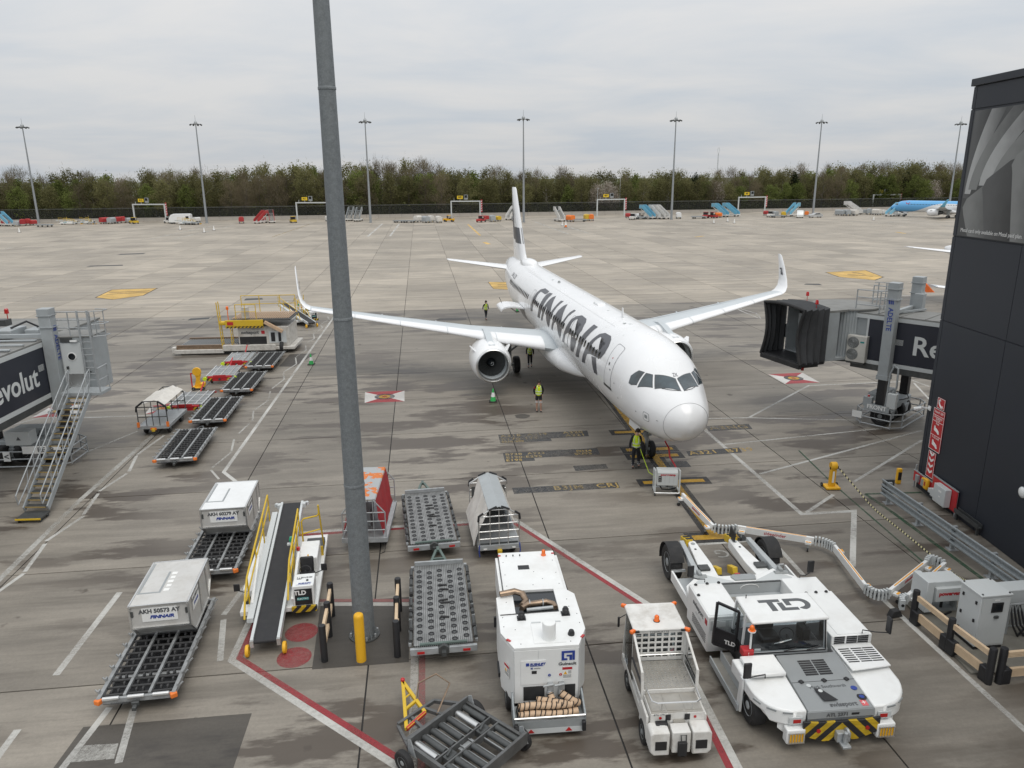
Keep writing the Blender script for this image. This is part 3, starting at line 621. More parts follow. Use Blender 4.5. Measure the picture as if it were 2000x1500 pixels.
        for i in range(26):
            a = i * .36; r = .05 + .0075 * i; h = .66 + .42 * (max(0, r - .04) / .27) ** 1.6
            sp.append((ex + h - .025, ey + r * math.cos(a), ez + r * math.sin(a)))
        sw.tube(sp[:15], .010, 5); sw.ob('spinner_swirl', LGREY, nac)
        bl = B()
        bl.add([(-.06, -.035, .27), (.10, .045, .27), (.06, .12, .60), (-.10, -.10, .60), (.03, .15, .855), (-.09, -.12, .855)], [(0, 1, 2, 3), (3, 2, 4, 5)])
        bme = bl.mesh('fan_blade', DSTEEL)
        for i in range(22 if detail else 0):
            put('fan_blade', bme, nac, loc=(ex + 1.0, ey, ez), rot=(2 * math.pi * i / 22, 0, 0))
        B().lathe([(.66, 3.2), (.64, 4.2), (.5, 4.9), (.46, 4.9), (.46, 4.3)], 24, (ex, ey, ez), 'x', cap=False).ob('core_nozzle', DSTEEL, nac, ang=50)
        B().lathe([(.36, 4.4), (.30, 4.9), (.03, 5.5)], 18, (ex, ey, ez), 'x').ob('exhaust_cone', DSTEEL, nac)
        B().ext([(.5, 1.16), (1.3, 1.22), (2.4, 1.5), (3.2, 1.62), (5.2, 1.35), (4.6, .75), (2.6, .9)], -.19, .19, 'y').ob('pylon', ACG, nac, loc=(ex, ey, ez))
        for s_ in (1, -1):
            B().ext([(.75, 0), (1.75, 0), (1.75, .34), (1.45, .38)], -.015, .015, 'y').ob('strake', body, nac, loc=(ex, ey + s_ * 1.19 * math.cos(R(38)), ez + 1.19 * math.sin(R(38)) - .02), rot=(-s_ * R(52), 0, 0))
        # horizontal tail
        B().loft([ptw(airfoil(a[1], a[2], a[0], a[3], a[4]), m) for a in ((.6, 38.4, 42.4, 5.0, .1), (1.4, 38.85, 42.4, 5.08, .1), (6.2, 41.3, 42.75, 5.68, .09), (6.3, 41.7, 42.75, 5.69, .05))]).ob('tailplane', tailm if tailm is body else ACW, ac, ang=50)
        # main gear
        gm = B(); gx, gy = 21.97, 3.8 * m
        gm.rod((gx, gy, .55), (gx, gy, 2.9), .13, 12).rod((gx, gy, .5), (gx, gy, 1.1), .10, 10).rod((gx, gy - .5, .55), (gx, gy + .5, .55), .09)
        gm.bar((gx, gy, 1.5), (gx, gy - 1.7 * m, 2.75), .13).bar((gx + .12, gy, .75), (gx + .45, gy, 1.15), .08).bar((gx + .45, gy, 1.15), (gx + .12, gy, 1.6), .08)
        gm.cb((gx, gy + .35 * m, 2.0), (1.1, .05, 1.5))
        g_ = gm.ob('main_landing_gear', MGREY, ac)
        for d in (-.46, .46): wheel(g_, (gx, gy + d, .57), .575, .42, 'y', flat=True)
    # fin with the blue-black cross band
    fr = []
    for z, xl, xt, tk in ((5.6, 34.6, 42.7, .05), (6.0, 36.3, 42.75, .09), (6.6, 37.0, 42.85, .10), (9.0, 38.95, 43.15, .10), (11.85, 41.2, 43.5, .095), (12.0, 41.5, 43.45, .05)):
        fr.append([(q[0], q[2], z) for q in airfoil(xl, xt, 0, 0, tk)])
    fin = B().loft(fr).ob('fin', tailm, ac, ang=50)
    ng = B(); ng.rod((5.07, 0, .4), (5.0, 0, 1.95), .085, 10).rod((5.07, -.33, .39), (5.07, .33, .39), .07).bar((5.0, 0, 1.1), (4.0, 0, 1.9), .07).bar((5.05, 0, .65), (5.32, 0, .95), .06).bar((5.32, 0, .95), (5.03, 0, 1.3), .06).cb((5.0, .12, 1.2), (.16, .12, .22)).cb((5.0, -.12, 1.2), (.16, .12, .22))
    g_ = ng.ob('nose_landing_gear', MGREY, ac)
    for d in (-.25, .25): wheel(g_, (5.07, d, .39), .39, .23, 'y', flat=True)
    for s_ in (-1, 1): B().cb((5.6, s_ * .42, 1.55), (1.5, .03, .62), rx=s_ * .12).ob('nose_gear_door', body, ac)
    # flight deck glazing
    for nm, pg in (('front', [(2.24, .50), (1.83, .045), (1.12, .075), (1.74, .69)]), ('side', [(2.56, .70), (2.32, .575), (1.88, .75), (2.45, 1.08)]), ('rear', [(2.93, .83), (2.66, .735), (2.58, 1.08), (2.85, 1.19), (3.06, 1.21), (3.12, 1.05)])):
        for m in (1, -1):
            q = [(a, t * m) for a, t in pg]; cx = sum(a for a, _ in q) / len(q); ct = sum(t for _, t in q) / len(q)
            fr_ = decal([[(cx + (a - cx) * 1.09, ct + (t - ct) * 1.10) for a, t in q]], SEAMD, 'window_frame', ac, .004, .06, .12)
            decal([q], CABG, 'pane', fr_, .009, .06, .12)
    return ac
def cabin(ac, m, x0, x1, skip=(), t=1.215, pitch=.533, mat=DKG):
    wm = None
    x = x0
    base = None
    while x < x1:
        if not any(a < x < b for a, b in skip):
            if x < 31:
                if base is None:
                    bm_ = decal([[(15 + p[0], p[1] * m) for p in rrect(-.115, .115, t - .088, t + .088, .09, .05)]], mat, 'cabin_window', ac, .016)
                    base = bm_.data; bm_.location.x = x - 15
                else: put('cabin_window', base, ac, loc=(x - 15, 0, 0))
            else: decal([[(x + p[0], p[1] * m) for p in rrect(-.115, .115, t - .09, t + .09, .09, .05)]], mat, 'cabin_window', ac, .016)
        x += pitch
FX, FY, FRZ = 7.140, 28.180, 99.256
fa = airliner('airliner', 'white twin-engine airliner with large dark lettering parked nose-in at the stand', (FX, FY), FRZ)
for i, pg in enumerate([[FINN[0]], [FINN[1]], FINN[2:4], FINN[4:6], FINN[6:9], [FINN[9]], FINN[10:13]]):
    decal(pg, ACL, 'livery_letter', fa, .010)
cabin(fa, 1, 7.0, 34.0, ((12.9, 14.2), (23.9, 25.6)))
cabin(fa, -1, 7.0, 34.0)
SEAM = pm('door_seam', (.22, .23, .24), .5, var=.1)
def cdoor(x0, x1, t0, t1, nm='cabin_door', seal=True):
    d = decal([rrect(x0, x1, t0, t1, .16, .07)], ACW, nm, fa, .006)
    ps = rrect(x0, x1, t0, t1, .16, .07); outline(ps, .028, SEAM, 'door_seam', d, .010, .012)
    return d
d1 = cdoor(4.80, 5.72, .70, 1.72)
decal([rrect(5.30, 5.42, 1.17, 1.25, .06, .04)], DKG, 'door_window', d1, .014); decal([rrect(5.0, 5.16, 1.30, 1.33, .02, .012)], SEAM, 'handle', d1, .014); decal([rrect(5.22, 5.30, 1.04, 1.075, .02, .012)], REDL, 'warning_mark', d1, .014)
decal([[(4.72, 1.70), (4.72, 1.76), (5.80, 1.76), (5.80, 1.70)]], DSTEEL, 'door_sill', d1, .012)
d2 = cdoor(12.98, 13.72, .78, 1.62); decal([[(12.92, 1.60), (12.92, 1.66), (13.78, 1.66), (13.78, 1.60)]], LGREY, 'door_sill', d2, .012)
d3 = cdoor(24.15, 24.85, .85, 1.55)
d4 = decal([rrect(1.33, 1.70, 1.50, 1.80, .08, .06)], ACW, 'service_panel', fa, .006); outline(rrect(1.33, 1.70, 1.50, 1.80, .08, .06), .02, SEAM, 'panel_seam', d4, .01, .014); decal([rrect(1.43, 1.60, 1.58, 1.70, .03, .02)], MGREY, 'vent', d4, .012)
# radome seam, panel seams along the crown, small marks
rs_ = [(.78 - .30 * abs(math.cos(t / 2)) ** 1.5, t) for t in [x * .1 for x in range(-31, 32)]]
B().tube([FS(a, t, .003) for a, t in rs_], .007, 4).ob('radome_seam', SEAM, fa)
for x in (8.6, 11.6, 16.4, 20.3, 25.6, 29.0, 32.4): B().tube([FS(x, -1.9 + k * .19, .001) for k in range(21)], .0045, 4).ob('panel_seam', LGREY, fa)
for t in (-.5, .42, 1.75): B().tube([FS(x, t, .002) for x in (8, 12, 16, 20, 24, 28, 31)], .005, 4).ob('panel_seam', LGREY, fa)
B().tube([FS(x, 2.15, .002) for x in (1.0, 1.6, 2.4, 3.4, 4.4)], .006, 4).ob('panel_seam', LGREY, fa)
B().tube([FS(6.2, t, .002) for t in (.2, .5, .8, 1.1)], .004, 4).ob('panel_seam', LGREY, fa)
for x, t in ((4.3, 1.5), (3.9, 1.78), (2.2, 1.7), (.85, 1.6)): decal([rrect(x, x + .09, t, t + .03, .03, .012)], SEAM, 'static_port', fa, .01)
# crown antennas, beacon and satellite dome
B().ext([(9.1, 5.85), (9.5, 5.85), (9.42, 6.42), (9.32, 6.42)], -.02, .02, 'y').ob('blade_antenna', ACW, fa)
B().ext([(13.1, 5.90), (14.1, 5.90), (13.95, 6.02), (13.25, 6.02)], -.25, .25, 'y').ob('antenna_fairing', ACW, fa, bev=.05)
B().lathe([(.10, 0), (.10, .05), (.06, .12), (.01, .13)], 12, (22.9, .2, 5.91)).ob('beacon', MGREY, fa)
for x, y in ((7.6, .15), (7.9, .35), (11.5, .1), (26, .1), (24.4, .3)): B().lathe([(.09, 0), (.08, .02)], 10, (x, y, 5.915)).ob('drain_plug', LGREY, fa)
rg = []
for x, w, h in ((33.2, .05, .02), (33.5, .42, .22), (34.1, .62, .36), (35.0, .66, .40), (35.9, .6, .36), (36.8, .4, .2), (37.5, .08, .02)):
    rg.append([(x, w * math.cos(a) * (1 if abs(math.cos(a)) < .8 else 1), 5.80 + (.13 + h) * max(0, math.sin(a)) ** .7 if math.sin(a) > 0 else 5.8) for a in (2 * math.pi * j / 20 for j in range(20))])
B().loft(rg).ob('satellite_dome', ACW, fa, ang=60)
# open cargo door, hinged along its upper edge, and the dark hold behind it
decal([rrect(26.6, 28.9, 1.70, 2.35, .12, .08)], DKG, 'cargo_hold', fa, .006)
cd = B(); pr = []
for i in range(9):
    u = i / 8; pr.append((1.98 + 1.75 * math.sin(u * 1.35) / 1.0, 3.62 + .42 * math.sin(u * 1.5) - .55 * u * u))
cd.loft([[(x, p[0], p[1]) for p in pr] + [(x, p[0] - .02, p[1] - .10) for p in pr[::-1]] for x in (26.55, 27.7, 28.95)])
cdo = cd.ob('cargo_door', ACW, fa, ang=50)
B().rod((28.6, 3.3, 3.72), (28.6, 3.5, 4.15), .02).ob('handle', DSTEEL, cdo)
B().rod((28.8, 2.1, 2.9), (28.8, 3.0, 3.6), .04).ob('door_strut', ALU, cdo)
def decal_text(s, x, t, size, sx=1.0, m=1):
    c = bpy.data.curves.new('t', 'FONT'); c.body = s; c.size = size; c.resolution_u = 2
    o = bpy.data.objects.new('t', c)
    me = bpy.data.meshes.new_from_object(o)
    bpy.data.objects.remove(o)
    for v in me.vertices: v.co = FS(x - v.co.x * sx * m, (t - v.co.y / 1.98) * m, .014)
    me.materials.append(ACL); return me
put('registration', decal_text('OH-LZK', 34.3, 1.02, .55), fa)
zk = bpy.data.curves.new('t', 'FONT'); zk.body = 'ZK'; zk.size = .26; zk.resolution_u = 2
_o = bpy.data.objects.new('t', zk)
_m = bpy.data.meshes.new_from_object(_o); bpy.data.objects.remove(_o)
for v in _m.vertices: v.co = FS(1.93 + v.co.y * .9, .11 - v.co.x * .45 - .04 , .014)
_m.materials.append(ACL); put('nose_number', _m, fa)
# fin band, winglet emblem, wipers
for m in (1, -1):
    def fp(x, z):
        z_ = [5.6, 6.6, 9.0, 11.85]; xl = [34.6, 37.0, 38.95, 41.2]; xt = [42.7, 42.85, 43.15, 43.5]; i = 0
        while i < 2 and z > z_[i + 1]: i += 1
        t = (z - z_[i]) / (z_[i + 1] - z_[i]); a = xl[i] + (xl[i + 1] - xl[i]) * t; b = xt[i] + (xt[i + 1] - xt[i]) * t; c = b - a
        u = min(1, max(0, (x - a) / c)); yt = .5 * (.2969 * math.sqrt(u) - .126 * u - .3516 * u * u + .2843 * u ** 3 - .1036 * u ** 4) * c + .015
        return (x, m * (yt + .02 * c * math.sin(math.pi * u) * m), z)
    def xle(z):
        z_ = [5.6, 6.6, 9.0, 11.85]; xl = [34.6, 37.0, 38.95, 41.2]; i = 0
        while i < 2 and z > z_[i + 1]: i += 1
        return xl[i] + (xl[i + 1] - xl[i]) * (z - z_[i]) / (z_[i + 1] - z_[i])
    b = B(); g = []
    for zz0, zz1, ux0, ux1 in ((7.3, 8.6, 0.0, 1.9), (7.55, 10.1, 1.9, 3.0)):
        for i in range(6):
            for j in range(6):
                q = []
                for di, dj in ((0, 0), (1, 0), (1, 1), (0, 1)):
                    z = zz0 + (zz1 - zz0) * (j + dj) / 6; x = xle(z) + ux0 + (ux1 - ux0) * (i + di) / 6 + .0; q.append(fp(x, z))
                b.add(q, [(0, 1, 2, 3)])
    b.ob('fin_band', ACL, fa)
    em = B()
    for pts in ([(25.55, 5.62), (25.85, 5.62), (25.85, 5.76), (25.62, 5.80)], [(25.75, 5.76), (25.92, 5.76), (25.92, 5.98), (25.78, 5.98)], [(25.82, 5.98), (26.12, 5.98), (26.12, 6.1), (25.85, 6.1)]):
        em.add([(x, m * (17.57 + .12 * (z - 5.3)), z) for x, z in pts], [(0, 1, 2, 3)])
    em.ob('winglet_emblem', ACL, fa)
    B().tube([FS(1.10, .10 * m, .02), FS(1.25, .35 * m, .03), FS(1.55, .55 * m, .02)], .012, 4).ob('wiper', BLACK, fa)
# ------------------------------------------------------------------ ground support equipment near the camera
PERF = None
def dotm(name, col, dot, pitch, rad, rough=.5, metal=.4):
    """sheet metal with a regular grid of small punched holes"""
    m, n, l, b = _new(name)
    t = n.new('ShaderNodeTexCoord'); sv = n.new('ShaderNodeVectorMath'); sv.operation = 'SCALE'; sv.inputs['Scale'].default_value = 1 / pitch
    l.new(t.outputs['Object'], sv.inputs[0])
    fr = n.new('ShaderNodeVectorMath'); fr.operation = 'FRACTION'; l.new(sv.outputs[0], fr.inputs[0])
    sb = n.new('ShaderNodeVectorMath'); sb.operation = 'SUBTRACT'; l.new(fr.outputs[0], sb.inputs[0]); sb.inputs[1].default_value = (.5, .5, 0)
    mz_ = n.new('ShaderNodeVectorMath'); mz_.operation = 'MULTIPLY'; l.new(sb.outputs[0], mz_.inputs[0]); mz_.inputs[1].default_value = (1, 1, 0)
    ln = n.new('ShaderNodeVectorMath'); ln.operation = 'LENGTH'; l.new(mz_.outputs[0], ln.inputs[0])
    c = n.new('ShaderNodeMath'); c.operation = 'LESS_THAN'; l.new(ln.outputs['Value'], c.inputs[0]); c.inputs[1].default_value = rad
    a = n.new('ShaderNodeTexNoise'); a.inputs['Scale'].default_value = 3; a.inputs['Detail'].default_value = 7; l.new(t.outputs['Object'], a.inputs['Vector'])
    r = n.new('ShaderNodeMapRange'); r.inputs[1].default_value = .3; r.inputs[2].default_value = .7; r.inputs[3].default_value = .65; r.inputs[4].default_value = 1.15; l.new(a.outputs['Fac'], r.inputs[0])
    s = n.new('ShaderNodeVectorMath'); s.operation = 'SCALE'; s.inputs[0].default_value = col; l.new(r.outputs[0], s.inputs['Scale'])
    mx_ = n.new('ShaderNodeMix'); mx_.data_type = 'RGBA'; l.new(c.outputs[0], mx_.inputs[0]); l.new(s.outputs[0], mx_.inputs[6]); mx_.inputs[7].default_value = (*dot, 1)
    l.new(mx_.outputs[2], b.inputs['Base Color']); b.inputs['Roughness'].default_value = rough; b.inputs['Metallic'].default_value = metal
    return m
PERF = dotm('punched_sheet', (.30, .305, .30), (.05, .05, .05), .055, .30)
MESHM = dotm('wire_mesh', (.05, .052, .055), (.012, .012, .012), .035, .36, metal=.3)
def hazard(name, c1=(.60, .40, .02), c2=(.025, .025, .027), w=.16, slope=1.0, mirror=False):
    """diagonal warning stripes"""
    m, n, l, b = _new(name)
    t = n.new('ShaderNodeTexCoord'); sp = n.new('ShaderNodeSeparateXYZ'); l.new(t.outputs['Object'], sp.inputs[0])
    x = sp.outputs['X']
    if mirror:
        ab = n.new('ShaderNodeMath'); ab.operation = 'ABSOLUTE'; l.new(x, ab.inputs[0]); x = ab.outputs[0]
    ad = n.new('ShaderNodeMath'); ad.operation = 'MULTIPLY_ADD'; l.new(sp.outputs['Z'], ad.inputs[0]); ad.inputs[1].default_value = -slope; l.new(x, ad.inputs[2])
    md = n.new('ShaderNodeMath'); md.operation = 'PINGPONG'; l.new(ad.outputs[0], md.inputs[0]); md.inputs[1].default_value = w
    lt = n.new('ShaderNodeMath'); lt.operation = 'LESS_THAN'; l.new(md.outputs[0], lt.inputs[0]); lt.inputs[1].default_value = w / 2
    nz_ = n.new('ShaderNodeTexNoise'); nz_.inputs['Scale'].default_value = 6; nz_.inputs['Detail'].default_value = 6
    mx_ = n.new('ShaderNodeMix'); mx_.data_type = 'RGBA'; l.new(lt.outputs[0], mx_.inputs[0]); mx_.inputs[6].default_value = (*c1, 1); mx_.inputs[7].default_value = (*c2, 1)
    sc_ = n.new('ShaderNodeVectorMath'); sc_.operation = 'SCALE'; l.new(mx_.outputs[2], sc_.inputs[0])
    r = n.new('ShaderNodeMapRange'); r.inputs[1].default_value = .3; r.inputs[2].default_value = .7; r.inputs[3].default_value = .6; r.inputs[4].default_value = 1.05; l.new(nz_.outputs['Fac'], r.inputs[0]); l.new(r.outputs[0], sc_.inputs['Scale'])
    l.new(sc_.outputs[0], b.inputs['Base Color']); b.inputs['Roughness'].default_value = .5
    return m
HAZ = hazard('hazard_stripes', w=.14); HAZV = hazard('hazard_chevrons', w=.20, slope=-1.0, mirror=True)

# ---- container dollies
def container_dolly(label, loc, rz, L=4.4, W=1.76):
    d = thing('container_dolly', label, 'dolly', loc, rz, 'open roller dollies for air containers')
    h, w = L / 2, W / 2
    fr = B()
    for x in (-w, w): fr.box(x - .05, x + .05, -h, h, .40, .53)
    for y in (-h, h - .08): fr.box(-w + .06, w - .06, y, y + .08, .36, .50)
    for y in (-h * .55, h * .55): fr.box(-w + .06, w - .06, y - .05, y + .05, .30, .42)
    fr.ob('frame', DOLST, d, bev=.008); B().box(-w + .055, w - .055, -h + .09, h - .09, .285, .295).ob('shade_sheet', BLACK, d)  # black sheet below the deck stands in for the shade between the rails
    for x in (-W / 6, W / 6): B().box(x - .035, x + .035, -h + .085, h - .085, .46, .535).ob('rail', DOLST, d)
    n = int(L / .29)
    rm = B().rod((-w + .06, 0, 0), (w - .06, 0, 0), .035, 8).mesh('roller', DROLL)
    bb = B()
    for i in range(n):
        y = -h + .2 + (L - .4) * i / (n - 1)
        put('roller', rm, d, loc=(0, y, .46))
        for k in (-1, 0, 1):
            for e in (-.13, .13):
                bb.lathe([(.02, -.035), (.062, -.02), (.062, .02), (.02, .035)], 8, (k * W / 3 + e * (1 if i % 2 else .6), y + .12, .475), 'x')
    tag(bb.ob('caster', DROLL, d), kind='stuff')
    sp = B()
    for s in (-1, 1):
        for i in range(9):
            y = -h + .25 + (L - .5) * i / 8
            sp.box(s * (w + .05) - .02, s * (w + .05) + .02, y - .05, y + .05, .44, .60).bar((s * (w + .06), y, .50), (s * (w + .16), y + .06, .58), .03)
    tag(sp.ob('side_stop', DOLST, d), kind='stuff')
    er = B().rod((-.19, 0, 0), (.19, 0, 0), .05, 10).mesh('end_roller', ALU)
    for x in (-W / 3, 0, W / 3): put('end_roller', er, d, loc=(x, -h + .01, .505))
    for s in (-1, 1):
        B().cb((s * w, -h, .45), (.16, .14, .13), rz=s * .5).ob('corner_reflector', ORG, d, bev=.02)
    B().box(-.09, .09, -h - .12, -h - .02, .30, .42).box(-.05, .05, -h - .24, -h - .1, .26, .36).ob('coupling', DSTEEL, d, bev=.015)
    tb = B().bar((-.3, h, .38), (0, h + .95, .30), .07).bar((.3, h, .38), (0, h + .95, .30), .07); tb.ob('tow_bar', DSTEEL, d)
    for x in (-w + .25, w - .25):
        for y in (-h * .55, h * .55): wheel(d, (x, y, .17), .17, .12)
    text('swissport', .13, GPRINT, d, (-w + .55, -h - .086, .43), FRONT, shear=.2)
    return d
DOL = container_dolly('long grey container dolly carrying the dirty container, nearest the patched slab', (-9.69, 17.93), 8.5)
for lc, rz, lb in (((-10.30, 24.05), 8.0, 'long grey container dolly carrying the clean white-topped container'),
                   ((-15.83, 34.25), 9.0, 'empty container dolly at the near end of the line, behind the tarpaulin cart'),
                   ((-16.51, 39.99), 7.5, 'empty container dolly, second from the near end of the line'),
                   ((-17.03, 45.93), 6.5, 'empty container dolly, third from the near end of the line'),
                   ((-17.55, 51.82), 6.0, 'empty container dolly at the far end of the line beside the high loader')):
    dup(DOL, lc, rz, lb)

# ---- air cargo containers
def container(label, loc, rz, number, side, roofm, tape):
    c = thing('air_container', label, 'container', loc, rz, 'air cargo containers on dollies')
    z0, hx = 0, .765
    pf = [(-.78, 0), (.78, 0), (1.22, .44), (1.22, 1.12), (-1.22, 1.12), (-1.22, .44)]
    B().ext([(p[0] * .985, .012 + p[1] * .985) for p in pf], -hx + .01, hx - .01, 'x').ob('shell', side, c)
    fr = B()
    for x in (-hx, hx):
        for i in range(6):
            a, b = pf[i], pf[(i + 1) % 6]; fr.bar((x, a[0], a[1]), (x, b[0], b[1]), .045)
    for p in pf: fr.bar((-hx, p[0], p[1]), (hx, p[0], p[1]), .045)
    fr.ob('edge_frame', ALU, c)
    B().box(-hx + .03, hx - .03, -1.19, 1.19, 1.115, 1.14).ob('roof_sheet', roofm, c)
    rb = B()
    rb.box(-.16, -.10, -.62, .55, 1.14, 1.146).box(-.72, -.16, -.62, -.56, 1.14, 1.146).box(-.72, -.66, -.56, 1.1, 1.14, 1.146)
    rb.ob('roof_seam', MGREY, c)
    for i in range(tape): B().box(-.05 + .02 * (i % 2), .10, -.55 + i * .23, -.41 + i * .23, 1.141, 1.147).ob('tape_strip', WPRINT, c)
    pl = B().box(-.46, .46, -1.216, -1.207, .62, 1.04).ob('label_plate', WPRINT, c)
    text(number, .165, GPRINT, c, (0, -1.219, .93), FRONT, off=.008)
    text('FINNAIR', .13, BLUE, c, (.05, -1.219, .75), FRONT, shear=.25, off=.007, sx=1.25)
    B().box(hx + .003, hx + .012, -.85, -.15, .62, 1.03).ob('label_plate', WPRINT, c)
    text(number, .115, GPRINT, c, (hx + .015, -.5, .93), (90, 0, 90), off=.003); text('FINNAIR', .10, BLUE, c, (hx + .015, -.5, .76), (90, 0, 90), shear=.25, off=.003, sx=1.2)
    for s in (-1, 1):
        B().box(s * .70 - .025, s * .70 + .025, -1.245, -1.21, .80, .96).ob('latch', DSTEEL, c)
        B().rod((s * .74, -1.24, 1.0), (s * .74, -1.24, 1.1), .02).ob('strap_ring', ALU, c)
    bt = B().box(-hx + .02, hx - .02, -.78, .78, -.02, .03); bt.ob('base_plate', STEEL, c)
    for y in (-.4, .4): B().box(hx + .0, hx + .02, y + .35, y + .40, .1, 1.08).ob('side_rib', ALU, c)
    return c
container('dirty cream-topped air container lettered 50573, nearest on its dolly', (-9.88, 19.2, .556), 9.5, 'AKH 50573 AY', ULD, ULD, 5)
container('clean white-topped air container lettered 60279 behind the belt loader', (-10.36, 25.3, .556), 8.0, 'AKH 60279 AY', ULD, ULDW, 0)

# ---- perforated pallet dollies
PG1 = pm('green_grey_paint', (.10, .14, .125), .5, var=.15, sc=3, dirt=.3)
def pallet_dolly(label, loc, rz, L=4.35, W=1.62):
    d = thing('pallet_dolly', label, 'dolly', loc, rz, 'castor deck pallet dollies')
    h, w = L / 2, W / 2
    B().box(-w, w, -h, h, .55, .60).ob('deck', PERF, d)
    fr = B()
    for s in (-1, 1): fr.box(s * (w + .10) - .04, s * (w + .10) + .04, -h + .18, h - .18, .46, .56)
    fr.box(-w - .1, w + .1, -h - .10, -h - .004, .36, .55).box(-w - .1, w + .1, h + .004, h + .10, .42, .55)
    for y in (-h * .5, h * .5): fr.box(-.7, .7, y - .06, y + .06, .30, .545)
    fr.box(-.08, .08, -h, h, .40, .545)
    fr.ob('frame', STEEL, d, bev=.01)
    B().box(-w + .02, w - .02, h - .02, h + .05, .60, .74).ob('end_stop', STEEL, d, bev=.01)
    B().box(-w * .8, w * .8, -h - .02, -h + .06, .595, .64).ob('end_lip', PG1, d)
    cm = B().lathe([(.085, 0), (.085, .012), (.06, .014), (.06, .004)], 14).mesh('castor_ring', BLACK)
    bm_ = B().lathe([(.045, -.01), (.045, .004), (.028, .012), (.004, .016)], 10).mesh('castor_ball', DSTEEL)
    for i in range(5):
        for j in range(13):
            x = -w + .17 + (W - .34) * i / 4; y = -h + .2 + (L - .4) * (j + (.0 if i % 2 else .35)) / 13
            o = put('castor', cm, d, loc=(x, y, .60)); put('castor_ball', bm_, o)
    rm = B().rod((0, -.2, 0), (0, .2, 0), .055, 8).mesh('guide_roller', DSTEEL)
    for s in (-1, 1):
        for i in range(7): put('guide_roller', rm, d, loc=(s * (w + .085), -h + .42 + (L - .84) * i / 6, .60))
        for i in range(4): B().cb((s * (w + .07), -h + .7 + i * .95, .63), (.10, .12, .10)).ob('pallet_lock', RUBBER, d, bev=.01)
        B().box(s * .62 - .10, s * .62 + .10, -h - .115, -h - .1, .40, .47).ob('rear_light', REDL, d)
    for k, y in enumerate((-.9, -.15, .0, .6, .85)): B().cb((.08 + .04 * (k % 2), y, .615), (.26, .06, .035), rz=.2 * (k % 3 - 1)).ob('scuff_pad', RUBBER, d)
    B().lathe([(.16, 0), (.18, .04), (.18, .10), (.08, .14)], 6, (0, -h - .12, .47), 'y').box(-.06, .06, -h - .26, -h - .1, .38, .50).ob('coupling', DSTEEL, d)
    tb = B().bar((-.34, h + .1, .42), (-.06, h + 1.25, .46), .08).bar((.34, h + .1, .42), (.06, h + 1.25, .46), .08).bar((-.2, h + .68, .44), (.2, h + .68, .44), .07).bar((0, h + 1.2, .46), (0, h + 1.42, .48), .1)
    tb.ob('tow_bar', PG1, d)
    for x in (-w + .22, w - .22):
        for y in (-h * .55, h * .55): wheel(d, (x, y, .2), .2, .14)
    return d
PD = pallet_dolly('grey castor deck dolly nearest the white power unit', (-2.18, 19.84), 7.0)
dup(PD, (-3.16, 25.72), 10.5, 'grey castor deck dolly farther off, between the red cart and grey cart')

# ---- near roller dolly with a yellow tow bar
rd = thing('roller_dolly', 'dark steel roller dolly with yellow tow bar at the bottom edge', 'dolly', (-1.75, 14.65), 49)
fr = B()
for x in (-.92, .92): fr.box(x - .04, x + .04, -1.85, .05, .42, .60)
fr.box(-.96, .96, .0, .05, .42, .72).box(-.96, .96, -1.87, -1.80, .42, .72)
fr.box(-.88, .88, -.80, -.76, .42, .60).box(-.88, .88, -1.06, -1.02, .42, .60)
for i in range(1, 7): fr.box(-.88 + i * .252 - .012, -.88 + i * .252 + .012, -1.80, .0, .40, .50)
fr.ob('frame', DDOL, rd, bev=.006)
rm1 = B().rod((0, 0, 0), (0, .70, 0), .075, 12).mesh('roller', DSTEEL); rm2 = B().rod((0, 0, 0), (0, .68, 0), .075, 12).mesh('roller', ALU)
for i in range(7):
    x = -.78 + i * .26
    put('roller', rm2 if i in (0, 5) else rm1, rd, loc=(x, -.73, .54))
    if i != 4: put('roller', rm1, rd, loc=(x, -1.78, .54))
for i in range(6): B().rod((-.65 + i * .26, -1.78, .5), (-.65 + i * .26, 0, .5), .014, 6).ob('tie_rod', STEEL, rd)
for x in (-.55, .5): B().cb((x, -.91, .52), (.30, .18, .14)).rod((x - .1, -.91, .62), (x + .12, -.85, .66), .03).ob('lock_mechanism', DSTEEL, rd, bev=.01)
B().cb((0, -.91, .45), (.42, .20, .03)).ob('step_plate', STEEL, rd)
for s in (-1, 1): B().ext([(-.25, .40), (.0, .40), (.0, .74), (-.1, .80)], s * .97 - .012, s * .97 + .012, 'x').ob('corner_guide', STEEL, rd, loc=(0, 0, 0)); B().ext([(-.25, .40), (.0, .40), (.0, .74), (-.1, .80)], s * .97 - .012, s * .97 + .012, 'x').ob('corner_guide', STEEL, rd, loc=(0, -1.62, 0))
tf = B()
for a, b_ in (((-.92, .05), (-.6, .78)), ((.92, .05), (.55, .78)), ((-.6, .78), (.55, .78)), ((-.85, .25), (.8, .25)), ((-.35, .05), (-.2, .78)), ((.35, .05), (.2, .78))): tf.bar((*a, .48), (*b_, .44), .07, .09)
tf.ob('draw_frame', DDOL, rd)
